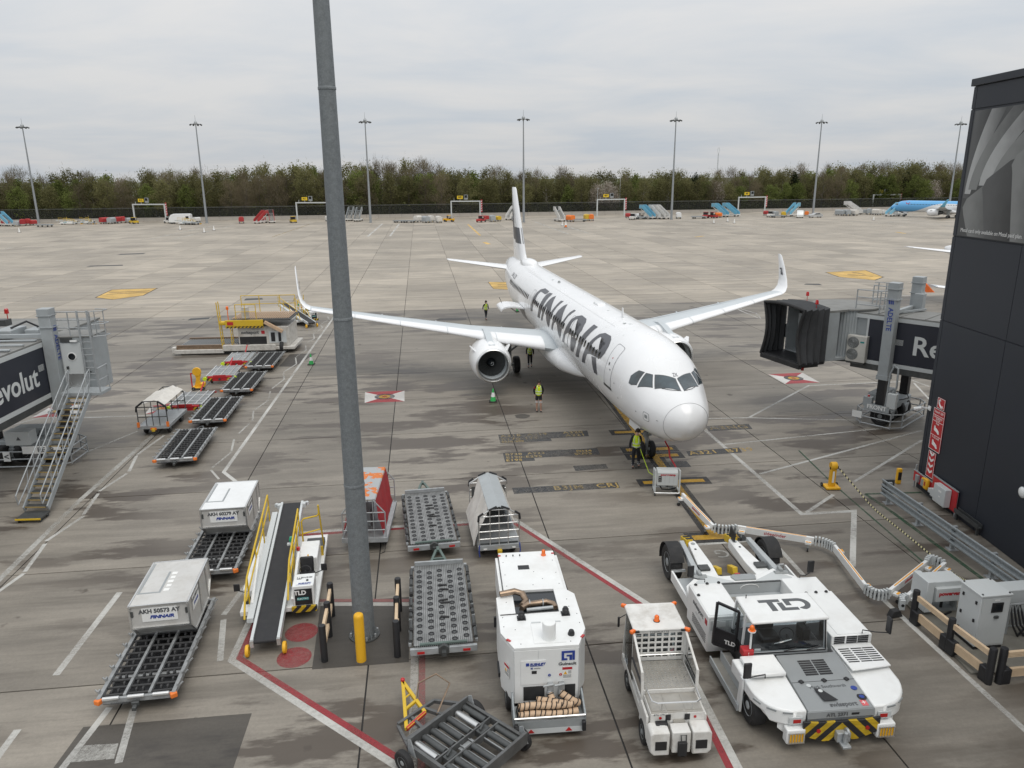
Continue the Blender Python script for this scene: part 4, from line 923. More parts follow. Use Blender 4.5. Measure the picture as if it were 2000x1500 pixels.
# yellow A-frame, swung towards the barrier
_inv = Matrix.Rotation(R(-49), 3, 'Z')
def rl(p): q = _inv @ (Vector(p) - Vector((-1.75, 14.65, 0))); return q
tip, b1, b2 = rl((-2.84, 16.29, 0.45)), rl((-2.52, 14.6, 0.45)), rl((-2.15, 15.15, 0.45))
ta = B().bar(b1, tip, .085).bar(b2, tip, .085).bar(b1, b2, .08); m1, m2 = b1.lerp(tip, .38), b2.lerp(tip, .38); ta.bar(m1, m2, .07); m3, m4 = b1.lerp(tip, .62), b2.lerp(tip, .62); ta.rod(m3, m4, .022)
tbo = ta.ob('tow_bar', YEL, rd, bev=.008)
B().lathe([(.03, -.06), (.055, -.03), (.055, .03), (.02, .06)], 10, tip + Vector((0, 0, .06))).ob('tow_eye', RED, rd)
B().tube([m2, m2 + Vector((.18, .10, .35)), m2 + Vector((.55, -.15, .52)), m2 + Vector((.72, -.45, .30)), Vector((.25, .35, .48))], .022, 6).ob('brake_hose', EXH, rd)
B().rod(b1, b2, .05).ob('hinge', RED, rd)
for s, y in ((-1, .08), (1, -1.45)): wheel(rd, (s * 1.12, y - .1, .27), .27, .16)
wheel(rd, (-1.12, -1.5, .27), .27, .16); wheel(rd, (1.12, -.1, .27), .27, .16)

# ---- baggage carts
def cart_base(c, L, W, z=.48, m=STEEL):
    h, w = L / 2, W / 2
    B().box(-w, w, -h, h, z, z + .06).ob('deck', m, c)
    fr = B()
    for s in (-1, 1): fr.box(s * w - .03, s * w + .03, -h - .02, h + .02, z - .08, z + .07)
    for s in (-1, 1): fr.box(-w, w, s * h - .03, s * h + .03, z - .09, z + .075)
    fr.box(-.05, .05, -h, h, z - .16, z - .005).ob('chassis', m, c)
    for x in (-w + .16, w - .16):
        for y in (-h * .62, h * .62): wheel(c, (x, y, .22), .22, .15)
    B().box(-.08, .08, -h - .14, -h - .02, z - .22, z - .06).ob('coupling', YEL, c, bev=.02)
    B().bar((-.25, h, z - .1), (0, h + .9, z - .2), .06).bar((.25, h, z - .1), (0, h + .9, z - .2), .06).ob('tow_bar', DSTEEL, c)
def cage(c, y, W, z0, zt, zs, m, ny=3, r=.022):
    """gable end rack of tubes"""
    w = W / 2; b = B()
    b.rod((-w, y, z0), (-w, y, zs), r).rod((w, y, z0), (w, y, zs), r).rod((-w, y, zs), (-w * .45, y, zt), r).rod((w, y, zs), (w * .45, y, zt), r).rod((-w * .45, y, zt), (w * .45, y, zt), r)
    for i in range(1, ny + 1): z = z0 + (zs - z0) * i / ny; b.rod((-w, y, z), (w, y, z), r)
    for x in (-w * .45, 0, w * .45): b.rod((x, y, z0), (x, y, zt - .02), r * .8)
    b.ob('end_rack', m, c)
# red cart with torn orange roof sheet, behind the lighting mast
rc = thing('baggage_cart', 'red sided baggage cart with torn orange roof behind the steel mast', 'baggage cart', (-5.32, 25.55), 2.5, 'baggage carts')
cart_base(rc, 3.1, 1.55)
for y in (-1.5, 1.5): cage(rc, y, 1.5, .5, 2.0, 1.5, STEEL)
TORN, n_, l_, b_ = _new('torn_orange_print')
_t = n_.new('ShaderNodeTexCoord'); _a = n_.new('ShaderNodeTexNoise'); _a.inputs['Scale'].default_value = 2.2; _a.inputs['Detail'].default_value = 5; l_.new(_t.outputs['Object'], _a.inputs['Vector'])
_r = n_.new('ShaderNodeValToRGB'); _r.color_ramp.interpolation = 'CONSTANT'; _r.color_ramp.elements[0].color = (.36, .375, .38, 1); _r.color_ramp.elements[1].position = .52; _r.color_ramp.elements[1].color = (.60, .17, .035, 1); e_ = _r.color_ramp.elements.new(.66); e_.color = (.55, .56, .55, 1)
l_.new(_a.outputs['Fac'], _r.inputs[0]); l_.new(_r.outputs[0], b_.inputs['Base Color']); b_.inputs['Roughness'].default_value = .6
B().ext([(-.42, 2.02), (.42, 2.02), (.45, 1.98), (-.45, 1.98)], -1.5, 1.5, 'y').ob('roof_sheet', TORN, rc)
def sag(x0, z0, x1, z1, y0, y1, nx=7, ny=13, amp=.05, seed=1):
    rnd = random.Random(seed); b = B(); rows = []
    for i in range(nx):
        u = i / (nx - 1); row = []
        for j in range(ny):
            v = j / (ny - 1); s = math.sin(math.pi * u)
            row.append((x0 + (x1 - x0) * u + amp * s * math.sin(v * 17 + u * 4 + seed) + rnd.uniform(-.012, .012), y0 + (y1 - y0) * v, z0 + (z1 - z0) * u + amp * .4 * s * math.cos(v * 11 + seed)))
        rows.append(row)
    return b.loft(rows, cap=False, closed=False)
sag(.45, 1.98, .66, .62, -1.48, 1.48, seed=3).ob('side_curtain', RTARP, rc, ang=80)
sag(-.45, 1.98, -.80, .60, -1.48, 1.48, seed=5).ob('side_curtain', RTARP, rc, ang=80)
B().box(-.4, .1, -.6, .3, .54, 1.1).ob('inner_box', MGREY, rc, bev=.02)
B().tube([(.5, -1.5, .5), (.72, -1.56, .25), (.68, -1.6, .02), (.55, -1.7, .012)], .012, 5).ob('loose_strap', BLACK, rc)
# grey hooded cart with open front
gc = thing('baggage_cart', 'grey hooded baggage cart with open tubular front and dirty side curtain', 'baggage cart', (-.72, 24.95), 9.0, 'baggage carts')
cart_base(gc, 3.1, 1.42, m=STEEL)
for y in (-1.5, 1.5): cage(gc, y, 1.4, .5, 1.86, 1.62, ALU, 4, .025)
B().ext([(-.36, 1.86), (0, 2.0), (.36, 1.86), (.36, 1.84), (0, 1.975), (-.36, 1.84)], -1.55, 1.55, 'y').ob('hood', GTARP, gc)
for s in (-1, 1):
    for y in (-1.56, 1.56): B().tube([(s * .08, y, 2.0), (s * .36, y, 1.88)], .035, 8).tube([(s * .55, y, 1.78), (s * .70, y, 1.68), (s * .72, y, 1.48)], .04, 8).ob('edge_pad', BLACK, gc)
sag(-.36, 1.85, -.86, .45, -1.35, 1.5, amp=.07, seed=8).ob('side_curtain', TARP, gc, ang=80)
sag(.36, 1.85, .74, .75, -.6, 1.5, amp=.05, seed=9).ob('side_curtain', TARP, gc, ang=80)
B().box(-.66, .66, -1.46, -1.44, .54, .60).ob('toe_board', DSTEEL, gc); B().box(-.64, .64, 1.40, 1.43, .54, 1.5).ob('rear_panel', DSTEEL, gc)
for s in (-1, 1): B().box(s * .5 - .06, s * .5 + .06, -1.60, -1.585, .42, .47).ob('reflector', WPRINT, gc); B().tube([(s * .7, -1.58, .6), (s * .72, -1.62, .35), (s * .7, -1.6, .18)], .02, 5).ob('loose_strap', BLUE, gc)
# cart with a dirty white tarpaulin, among the parked dollies
tcart = thing('baggage_cart', 'baggage cart with dirty white tarpaulin roof beside the red dollies', 'baggage cart', (-18.75, 38.2), 5.5, 'baggage carts')
cart_base(tcart, 2.9, 1.5)
for y in (-1.42, 1.42): cage(tcart, y, 1.46, .5, 1.86, 1.55, DSTEEL, 2, .026)
sag(-.74, 1.62, .2, 1.93, -1.45, 1.45, amp=.045, seed=11).ob('tarpaulin', TARP, tcart, ang=80)
sag(.2, 1.93, .70, 1.66, -1.45, 1.45, amp=.04, seed=13).ob('tarpaulin', TARP, tcart, ang=80)
for s in (-1, 1): B().tube([(s * .36, -1.45, 1.86), (s * .73, -1.45, 1.58), (s * .76, -1.45, 1.32)], .05, 8).ob('edge_pad', BLACK, tcart); B().cb((s * .73, -1.46, .62), (.12, .08, .26)).ob('corner_reflector', ORG, tcart)
B().box(-.15, .15, -1.50, -1.46, .33, .46).ob('rear_plate', ORG, tcart)

# ---- red framed pallet dollies
def red_dolly(label, loc, rz):
    d = thing('pallet_dolly', label, 'dolly', loc, rz, 'red framed pallet dollies')
    L, W = 3.0, 1.72; h, w = L / 2, W / 2
    fr = B()
    for s in (-1, 1): fr.box(s * w - .04, s * w + .04, -h + .1, h, .48, .58)
    for i in range(5): fr.box(-w + .042, w - .042, -h + .3 + i * .6, -h + .36 + i * .6, .46, .57)
    for x in (-.5, 0, .5): fr.box(x - .03, x + .03, -h + .1, h, .54, .60)
    fr.ob('frame', ALU, d)
    rm = B().rod((-w + .05, 0, 0), (w - .05, 0, 0), .04, 8).mesh('roller', STEEL)
    for i in range(11): put('roller', rm, d, loc=(0, -h + .25 + i * .25, .55))
    en = B().box(-.75, .75, -h - .06, -h + .07, .26, .56).box(-.4, .4, -h - .08, -h - .06, .46, .66).box(-w - .08, w + .08, h + .01, h + .07, .40, .50)
    en.ob('end_beam', RED, d, bev=.015)
    for s in (-1, 1):
        B().box(s * .62 - .17, s * .62 + .17, -h - .085, -h - .062, .28, .46).ob('hazard_panel', HAZ, d)
        B().lathe([(.13, -.05), (.13, .05)], 8, (s * .93, -h - .02, .42), 'y').ob('corner_buffer', HIVIS, d)
    B().rod((0, -h - .2, .4), (0, -h - .06, .4), .06).ob('coupling', DSTEEL, d)
    for x in (-w + .2, w - .2):
        for y in (-h * .6, h * .6): wheel(d, (x, y, .17), .17, .12)
    return d
RDL = red_dolly('red framed pallet dolly behind the tarpaulin baggage cart', (-18.64, 41.79), 6.7)
B().bar((0, 1.5, .45), (.05, 2.3, .9), .06).ob('tow_bar', RED, RDL)
dup(RDL, (-19.15, 48.26), 8.0, 'red framed pallet dolly in the middle of its row, past the orange trolley')
dup(RDL, (-19.5, 52.3), 8.0, 'red framed pallet dolly farthest off, by the high loader')
tr = thing('towbar_trolley', 'orange folding trolley standing between the red dollies', 'trolley', (-19.9, 45.7), 10)
B().box(-.35, .35, -.3, .3, .12, .2).box(.15, .4, -.25, .25, .2, .42).ob('base', YELB, tr, bev=.02)
B().ext([(-.25, .2), (.2, .2), (.1, .6), (.22, .95), (.0, 1.25), (-.2, 1.1), (-.1, .7)], -.06, .06, 'y').ob('bracket', YELB, tr, bev=.02)
B().lathe([(.26, -.09), (.28, 0), (.26, .09)], 14, (-.02, 0, 1.15), 'y').ob('reel', YELB, tr)
B().rod((-.42, .1, .1), (-.42, .1, 1.05), .04).bar((-.42, .1, 1.0), (-.3, .1, 1.05), .06).ob('handle', RED, tr)
for x in (-.25, .3): wheel(tr, (x, -.34, .12), .12, .07, 'y')
# ---- belt loader beside the mast (local +y runs away from the camera along the belt)
BMX = Vector((-6.92, 18.1, 0))
bl = thing('belt_loader', 'white and yellow belt loader with long black conveyor by the mast', 'belt loader', BMX, 9.5)
P0, P1 = (0, .05, .42), (0, 7.35, 1.25)
def bp(x, y, dz=0): return (x, y, .42 + (y - .05) * (.83 / 7.3) + dz)
bw = .31
B().loft([[bp(-bw, y, -.05), bp(bw, y, -.05), bp(bw, y, .05), bp(-bw, y, .05)] for y in (.05, 1.5, 3, 4.5, 6, 7.35)]).ob('belt', BELT, bl)
B().rod(bp(-bw, .04), bp(bw, .04), .055, 12).ob('end_drum', BELT, bl); B().rod(bp(-bw, 7.36), bp(bw, 7.36), .055, 12).ob('end_drum', BELT, bl)
for s in (-1, 1):
    B().loft([[bp(s * bw + s * .01, y, -.12), bp(s * bw + s * .09, y, -.12), bp(s * bw + s * .09, y, .10), bp(s * bw + s * .01, y, .10)] for y in (.0, 2, 4, 6, 7.4)]).ob('side_channel', LGREY, bl)
    wheel(bl, (s * .50, .02, .17), .17, .10, rim=YELB).data.materials[0] = YELB
    B().box(s * .36 - .05 * 1, s * .36 + .05, -.02, .12, .28, .48).ob('wheel_bracket', ALU, bl)
    B().box(s * .44 - .06, s * .44 + .06, 7.1, 7.3, 1.2, 1.36).bar((s * .5, 7.25, 1.3), (s * .58, 7.3, 1.3), .12).ob('end_bumper', LGREY, bl)
B().loft([[bp(-.62, y, -.02), bp(-.44, y, -.02), bp(-.44, y, .12), bp(-.62, y, .12)] for y in (.9, 3, 5, 6.7)]).ob('guide_ledge', LGREY, bl)
# handrails
def hrail(s, ya, yb, x, top=.85):
    b = B(); b.tube([bp(x, ya, .1), bp(x, ya + .35, .55), bp(x, ya + .9, top), bp(x, yb, top + .1)], .03, 7)
    b.tube([bp(x, ya + .5, .35), bp(x, yb - .05, top - .3)], .026, 6)
    for k in (.0, .35, .7, 1): y = ya + .9 + (yb - ya - .9) * k; b.rod(bp(x, y, -.05), bp(x, y, top + .1 * k), .024, 6)
    b.ob('handrail', YEL, bl)
hrail(-1, .9, 6.4, -.68); hrail(1, 1.6, 5.3, .46)
for s in (-1, 1): B().rod(bp(s * .58, 1.6, .1), bp(s * .62, 3.5, .45), .05, 8).ob('lift_cylinder', WHITE, bl)
# chassis with battery cases
B().box(-.95, 1.30, 1.6, 6.3, .30, .46).ob('chassis', WHITE, bl, bev=.02)
B().ext([(-.95, .46), (-.60, .46), (-.60, .72), (-.95, .80)], 2.3, 5.9, 'y').ob('side_case', WHITE, bl, bev=.03)
B().box(-.957, -.952, 4.0, 5.0, .55, .70).ob('livery_panel', TEAL, bl)
B().box(.60, 1.22, 1.62, 2.35, .46, 1.12).ob('front_case', WHITE, bl, bev=.02)
B().box(.66, 1.16, 1.60, 1.618, .50, 1.02).ob('front_panel', BLACK, bl)
text('TLD', .19, WPRINT, bl, (.82, 1.597, .90), FRONT, off=.008); B().box(.72, 1.06, 1.594, 1.599, .66, .75).ob('model_strip', TEAL, bl); text('ELECTRIC', .075, WPRINT, bl, (.89, 1.592, .705), FRONT)
B().box(.70, .84, 1.82, 1.96, 1.121, 1.125).ob('logo_block', GPRINT, bl)
text('M', .14, WPRINT, bl, (.77, 2.10, 1.127), (0, 0, 0), off=.006); text('ENZIES', .10, GPRINT, bl, (1.0, 2.10, 1.127)); text('RUSHLIFT', .085, BLUE, bl, (.95, 1.76, 1.127), shear=.2, off=.004)
for o_ in [x for x in bl.children if x.name.startswith('logo_block')]: o_.location = (0, .2, 0)
B().box(.70, 1.14, 1.69, 1.70, 1.121, 1.126).ob('logo_bar', BLUE, bl); B().lathe([(.035, 0), (.035, .03)], 10, (1.02, 1.92, 1.12)).ob('lock', BLACK, bl)
B().box(.55, 1.28, 1.52, 1.60, .30, .48).ob('bumper', HAZ, bl)
B().box(.66, 1.14, 2.75, 3.05, .62, .85).cb((.90, 3.08, 1.05), (.42, .10, .5), rx=-.2).ob('seat', BLACK, bl, bev=.05)
B().tube([(.90 + .17 * math.cos(t * .4), 2.55 + .10 * math.sin(t * .4), 1.12 + .10 * math.sin(t * .4)) for t in range(17)], .015, 6).rod((.9, 2.45, .9), (.9, 2.55, 1.12), .02).ob('steering_wheel', BLACK, bl)
B().box(.60, 1.20, 3.35, 4.55, .46, 1.12).ob('battery_case', WHITE, bl, bev=.03); B().lathe([(.025, 0), (.02, .04)], 8, (.9, 3.5, 1.12)).ob('knob', YELB, bl)
B().box(.64, 1.24, 4.75, 5.75, .46, .62).ob('step_plate', DSTEEL, bl); B().box(.60, 1.26, 4.70, 4.74, .46, .80).ob('kick_plate', YEL, bl)
B().tube([(.62, 4.74, .6), (.62, 4.74, 1.75), (.70, 4.74, 1.85), (1.14, 4.74, 1.92), (1.20, 4.74, 2.0), (1.20, 4.76, 2.3)], .028, 7).tube([(1.20, 4.74, 2.3), (1.24, 4.9, 1.2), (1.24, 5.2, .6)], .028, 7).rod((.62, 4.74, 1.3), (1.2, 4.74, 1.42), .024).ob('operator_cage', YEL, bl)
B().lathe([(.03, 0), (.03, .12), (.075, .12), (.075, .2), (.05, .26), (.01, .27)], 12, (.36, 3.95, 1.35)).ob('green_beacon', GREENL, bl); B().cb((.33, 3.95, 1.36), (.22, .12, .05)).ob('beacon_bracket', LGREY, bl)
B().lathe([(.06, 0), (.06, .10), (.02, .12)], 12, (.58, 3.75, 1.22)).ob('stop_button', REDL, bl); B().rod((.58, 3.75, .46), (.58, 3.75, 1.22), .03).ob('button_post', LGREY, bl)
B().ext([(.48, .46), (.48, 1.2), (.60, .46)], 3.0, 3.25, 'y').ob('rib_plate', YEL, bl)
for x, y in ((1.45, 2.7), (-1.02, 1.9)):
    B().box(x - .09, x + .09, y - .02, y + .02, .98, 1.22).ob('mirror', BLACK, bl, bev=.02); B().tube([(x * .78, y + .1, .85), (x * .9, y + .03, .95), (x, y + .02, 1.0)], .014, 6).ob('mirror_arm', BLACK, bl)
for x in (-.78, 1.05):
    for y in (2.2, 5.5): wheel(bl, (x, y, .28), .28, .2)

# ---- white ground power unit with hose tray
gp = thing('ground_power_unit', 'boxy white power unit with striped hoses in its open tray', 'power unit', (.80, 15.12), 5.0)
B().ext([(-1.05, .95), (-.78, .30), (.78, .30), (1.05, .95), (1.05, 2.55), (.82, 2.85), (.82, 4.85), (.70, 5.0), (-.70, 5.0), (-.82, 4.85), (-.82, 2.85), (-1.05, 2.55)], .52, 1.98, 'z').ob('body', WHITE, gp, bev=.012)
# roof built as panels around the engine recess
def roofp(x0, x1, y0, y1, nm='roof_panel'): B().box(x0, x1, y0, y1, 1.985, 2.06).ob(nm, WHITE, gp, bev=.008)
B().ext([(-1.05, .95), (-.78, .30), (.78, .30), (1.05, .95), (1.05, 1.75), (-1.05, 1.75)], 1.985, 2.06, 'z').ob('roof_panel', WHITE, gp, bev=.008)
B().ext([(-1.05, 1.755), (-.60, 1.755), (-.60, 2.75), (-1.05, 2.55)], 1.985, 2.06, 'z').ob('roof_panel', WHITE, gp, bev=.008)
B().ext([(.52, 1.755), (1.05, 1.755), (1.05, 2.55), (.82, 2.85), (.52, 2.85)], 1.985, 2.06, 'z').ob('roof_panel', WHITE, gp, bev=.008)
roofp(-.82, .82, 2.855, 4.98)
B().box(-.60, .52, 1.76, 2.85, 1.982, 1.99).ob('engine_recess', DKG, gp)
B().tube([(-.95, 2.55, 2.16), (-.55, 2.62, 2.18), (-.35, 2.55, 2.14), (-.28, 2.30, 2.06), (-.40, 2.1, 2.05)], [.075, .085, .09, .09, .09], 12).ob('exhaust_pipe', EXH, gp, ang=60)
B().tube([(-.42, 1.98, 2.06), (-.25, 2.12, 2.08), (.25, 2.20, 2.08), (.42, 2.10, 2.06), (.45, 1.95, 2.04)], .075, 12).ob('exhaust_pipe', EXH, gp, ang=60)
B().rod((-.30, 1.92, 2.04), (.40, 1.98, 2.04), .05, 10).ob('silencer', STEEL, gp)
for x in (-.2, .15): B().lathe([(.1, -.012), (.1, .012)], 14, (x, 2.16, 2.08), 'x').ob('pipe_clamp', STEEL, gp)
for x, y in ((-.48, 1.52), (.66, 1.62)):
    B().box(x - .11, x + .11, y - .10, y + .10, 2.06, 2.08).ob('lamp_base', BLACK, gp); B().lathe([(.085, .0), (.085, .12), (.06, .14), (.06, .17), (.02, .18)], 14, (x, y, 2.08)).ob('work_lamp', BLACK, gp)
B().lathe([(.165, 0), (.165, .40), (.15, .44), (.02, .46)], 24, (.10, .62, 2.06)).ob('air_stack', WHITE, gp, ang=60)
B().box(-.28, .50, .42, 1.30, 2.061, 2.075).ob('hatch', WHITE, gp); B().box(-.26, -.02, 1.26, 1.30, 2.076, 2.09).box(.22, .48, 1.26, 1.30, 2.076, 2.09).ob('hinge', LGREY, gp)
B().lathe([(.085, 0), (.085, .05), (.06, .12), (.02, .14)], 8, (.66, .72, 2.06)).ob('cap', BLACK, gp)
B().cb((-.88, .62, 2.065), (.12, .06, .03), rz=-.9).ob('marker_light', REDL, gp); B().cb((.92, .62, 2.065), (.12, .06, .03), rz=.9).ob('marker_light', REDL, gp)
B().cb((-.80, 4.80, 2.065), (.08, .05, .03)).ob('marker_light', REDL, gp); B().cb((.78, 4.80, 2.065), (.08, .05, .03)).ob('marker_light', REDL, gp)
B().lathe([(.075, 0), (.075, .03), (.055, .04), (.055, .15), (.03, .18), (.005, .185)], 14, (.50, 4.72, 2.06)).ob('beacon', ORANGE, gp, ang=60)
B().box(-.32, .0, 3.95, 4.18, 2.061, 2.068).ob('roof_vent', BLACK, gp)
for x in (-.6, -.4, -.2): B().lathe([(.018, 0), (.018, .05)], 6, (x, 4.75, 2.06)).ob('roof_stud', DSTEEL, gp)
bolts = B()
for x, y in [(-.95, 1.2), (-.95, 1.6), (.95, 1.2), (.95, 1.6), (-.6, .45), (.6, .45), (-.2, .45), (-.72, 3.1), (.72, 3.1), (-.72, 3.7), (.72, 3.7), (-.72, 4.4), (.72, 4.4), (0, 3.1), (.3, 3.4), (.1, 3.8), (-.8, 2.3), (.8, 2.3), (-.68, 1.05), (.8, 1.95)]: bolts.lathe([(.014, 0), (.012, .008)], 6, (x, y, 2.06))
tag(bolts.ob('bolt', DSTEEL, gp), kind='stuff')
B().tube([(-1.0, 1.70, 2.075), (-.5, 1.72, 2.075), (.5, 1.76, 2.075)], .012, 5).ob('cable', BLACK, gp)
# front face: panels, emblem, warning labels, grilles, valves
fy = .296
B().box(-.62, -.02, fy - .012, fy, 1.05, 1.70).ob('access_panel', WHITE, gp)
B().box(-.56, -.05, fy - .014, fy - .001, .60, .98).ob('intake_grille', MESHM, gp); B().box(.36, .70, fy - .014, fy - .001, .60, .98).ob('intake_grille', MESHM, gp)
em = B(); em.box(.36, .68, fy - .012, fy - .001, 1.86, 1.91).box(.36, .42, fy - .0121, fy - .001, 1.70, 1.86).box(.36, .50, fy - .0122, fy - .001, 1.66, 1.71).box(.55, .61, fy - .0123, fy - .001, 1.66, 1.80).box(.62, .68, fy - .0124, fy - .001, 1.66, 1.86).box(.48, .61, fy - .0125, fy - .001, 1.76, 1.80)
em.ob('emblem', BLUE, gp); text('Guinault', .11, GPRINT, gp, (.50, fy - .008, 1.56), FRONT, sx=1.15, off=.003)
text('RUSHLIFT', .085, BLUE, gp, (-.22, fy - .02, 1.60), FRONT, shear=.2, off=.004); B().box(-.50, -.42, fy - .02, fy - .012, 1.56, 1.64).ob('logo_block', BLUE, gp); B().box(-.40, -.08, fy - .018, fy - .012, 1.545, 1.558).ob('logo_bar', BLUE, gp)
text('M', .06, BLUE, gp, (-.36, fy - .02, 1.49), FRONT, off=.004); text('menzies', .05, GPRINT, gp, (-.23, fy - .02, 1.49), FRONT)
B().box(-.36, -.24, fy - .02, fy - .012, 1.34, 1.42).ob('meter_window', BLACK, gp)
for k, (x, t_) in enumerate(((.07, '1'), (.34, '2'))):
    B().lathe([(.035, -.012), (.035, 0)], 14, (x, fy - .001, 1.27), 'y').ob('outlet_mark', BLUE if k == 0 else REDL, gp); text(t_, .05, WPRINT, gp, (x, fy - .016, 1.27), FRONT)
    B().cb((x + .02, fy - .05, .98), (.14, .10, .20)).rod((x - .17, fy - .12, 1.05), (x + .10, fy - .10, 1.08), .03).rod((x, fy - .05, .88), (x, fy - .12, .70), .07).ob('outlet_valve', STEEL, gp, bev=.01)
def wlabel(x, y, z, rz):
    e = bpy.data.objects.new('warning_label', B().box(-.12, .12, -.006, 0, -.17, .17).mesh('warning_label', WPRINT)); COL.objects.link(e); e.parent = gp; e.location = (x, y, z); e.rotation_euler = (0, 0, rz)
    B().box(-.119, .119, -.010, -.006, .10, .168).ob('red_band', RPRINT, e); B().ext([(-.09, -.03), (.0, -.03), (-.045, .06)], -.010, -.006, 'y').ob('warning_triangle', YELB, e)
    for q in (.05, .02, -.01, -.06, -.09, -.12): B().box(.02 if q > -.03 else -.1, .10, -.009, -.006, q, q + .012).ob('print_line', GPRINT, e)
wlabel(.50, fy - .002, 1.30, 0); wlabel(-.93, .60, 1.25, -math.atan2(.65, .27))
sm_ = B()
for x in (-.78, .78): sm_.rod((x, fy - .003, .55), (x, fy - .003, 1.97), .006, 4)
sm_.rod((-.20, fy - .003, 1.72), (-.20, fy - .003, 1.97), .004, 4); sm_.ob('panel_seam', LGREY, gp)
# tray with striped hoses
tr_ = B(); tr_.box(-.82, .82, -.32, .28, .42, .46).box(-.82, .82, -.34, -.30, .30, .50); tr_.ob('hose_tray', MGREY, gp)
for s in (-1, 1): B().ext([(-.34, .28), (.30, .28), (.30, .86), (.22, .90), (-.34, .62)], s * .84 - .02, s * .84 + .02, 'x').ob('tray_side', GALV, gp); B().cb((s * .80, -.40, .36), (.09, .10, .26)).ob('tie_down', BLACK, gp, bev=.02)
B().rod((-.84, -.34, .60), (.84, -.34, .60), .03).ob('tray_bar', ALU, gp)
B().box(-.80, .80, -.345, -.30, .16, .30).ob('rear_skirt', LGREY, gp)
for s in (-1, 1): B().ext([(s * .45 - .08, .20), (s * .45 + .08, .20), (s * .45, .30)], -.36, -.346, 'y').ob('reflector', REDL, gp)
def hose(pts, r=.085):
    P = [Vector(p) for p in pts]; fine = []
    for i in range(len(P) - 1):
        a, b_, c, d = P[max(i - 1, 0)], P[i], P[i + 1], P[min(i + 2, len(P) - 1)]
        for k in range(10):
            t = k / 10; fine.append(.5 * ((2 * b_) + (c - a) * t + (2 * a - 5 * b_ + 4 * c - d) * t * t + (3 * b_ - a - 3 * c + d) * t ** 3))
    fine.append(P[-1])
    h = B().tube(fine, r, 10).ob('hose', HOSE, gp, ang=60)
    sp = []
    L = 0; rg_ = 0
    for i in range(len(fine) - 1):
        L += (fine[i + 1] - fine[i]).length
        while L > rg_ * .13:
            d, x, u = B()._fr(fine[i + 1] - fine[i]); c = fine[i]
            sp.append([c + d * .0 + (x * math.cos(2 * math.pi * j / 10) + u * math.sin(2 * math.pi * j / 10)) * (r + .006) + d * .03 * math.sin(2 * math.pi * j / 10) for j in range(10)]); rg_ += 1
    hb = B()
    for q in sp: hb.tube(q + [q[0]], .013, 5, cap=False)
    tag(hb.ob('hose_spiral', BLACK, h), kind='stuff')
hose([(-.72, -.18, .56), (-.3, -.14, .56), (.2, -.18, .55), (.7, -.15, .57)])
hose([(-.72, .02, .58), (-.25, .06, .57), (.3, .02, .58), (.72, .06, .58)])
hose([(-.70, -.06, .70), (-.35, -.05, .72), (.05, -.08, .71), (.6, -.06, .70)])
hose([(-.25, .14, .72), (.05, .03, .74), (.4, -.06, .72), (.70, .05, .64)])
hose([(.34, .17, .84), (.48, .05, .80), (.62, -.02, .74), (.74, .02, .66)])
hose([(.07, .17, .84), (.12, .05, .76), (.1, 0, .70)], .075)
B().box(-.70, .70, .25, 4.9, .34, .52).ob('chassis', DSTEEL, gp)
for x in (-.85, .85):
    for y in (.85, 3.9): wheel(gp, (x, y, .33), .33, .22)
B().box(-1.10, -1.055, 1.2, 1.7, .62, .74).ob('side_handle', BLACK, gp); B().box(-1.12, -1.06, 2.5, 2.56, 1.2, 1.5).ob('side_handle', BLACK, gp)
for s in (-1, 1): B().box(s * .84, s * .92, 2.95, 4.9, 1.02, 1.95).ob('side_door', WHITE, gp, bev=.01)

# ---- small baggage tractor with a grille-backed cab
tc_ = thing('baggage_tractor', 'small worn white baggage tractor with orange beacon and mesh-backed cab', 'tractor', (3.72, 13.98), 3.4)
B().box(-.66, .66, .34, 3.3, .36, .60).ob('chassis', WHITED, tc_, bev=.02)
B().ext([(-.62, .34), (.62, .34), (.64, .62), (-.64, .62)], .60, .86, 'z').ob('tail', WHITED, tc_)
for s in (-1, 1):
    B().ext([(s * .26, .26), (s * .62, .26), (s * .70, .36), (s * .70, .80), (s * .64, .86), (s * .26, .86)][::s], -.04, .35, 'y').ob('rear_block', WHITED, tc_, bev=.03)
    B().box(s * .46 - .13, s * .46 + .13, -.055, -.041, .42, .64).ob('lamp_recess', BLACK, tc_)
    B().box(s * .42 - .2, s * .42 + .2, .33, .345, .86, 1.06).ob('rear_plate', WHITED, tc_)
    B().lathe([(.035, -.01), (.035, 0)], 12, (s * .40, .328, .96), 'y').ob('tail_light', REDL, tc_); B().box(s * .22 - .06, s * .22 + .06, .322, .329, .89, 1.04).ob('lamp_recess', BLACK, tc_)
    B().ext([(.34, .36), (1.1, .36), (1.0, .95), (.40, .95)], s * .67 - .03, s * .67 + .03, 'x').ob('fender', WHITED, tc_, bev=.02)
B().box(-.62, .62, .35, 1.0, .86, 1.06).ob('rear_deck_box', WHITED, tc_)
B().box(-.60, .60, .36, 1.02, 1.062, 1.072).ob('rear_deck', CHECK, tc_)
B().box(-.63, .63, 1.03, 2.12, .86, 1.16).ob('load_bed_box', WHITED, tc_); B().box(-.60, .60, 1.06, 2.10, 1.162, 1.175).ob('load_bed', CHECK, tc_)
stud = B()
for i in range(12):
    for j in range(10): stud.cb((-.55 + i * .1, 1.12 + j * .1, 1.178), (.05, .018, .008), rz=.785 if (i + j) % 2 else -.785)
tag(stud.ob('tread_stud', ALU, tc_), kind='stuff')
for x0, x1 in ((-.58, -.26), (-.22, .14), (.2, .58)): B().box(x0, x1, .42, .96, 1.074, 1.082).ob('deck_plate', CHECK, tc_)
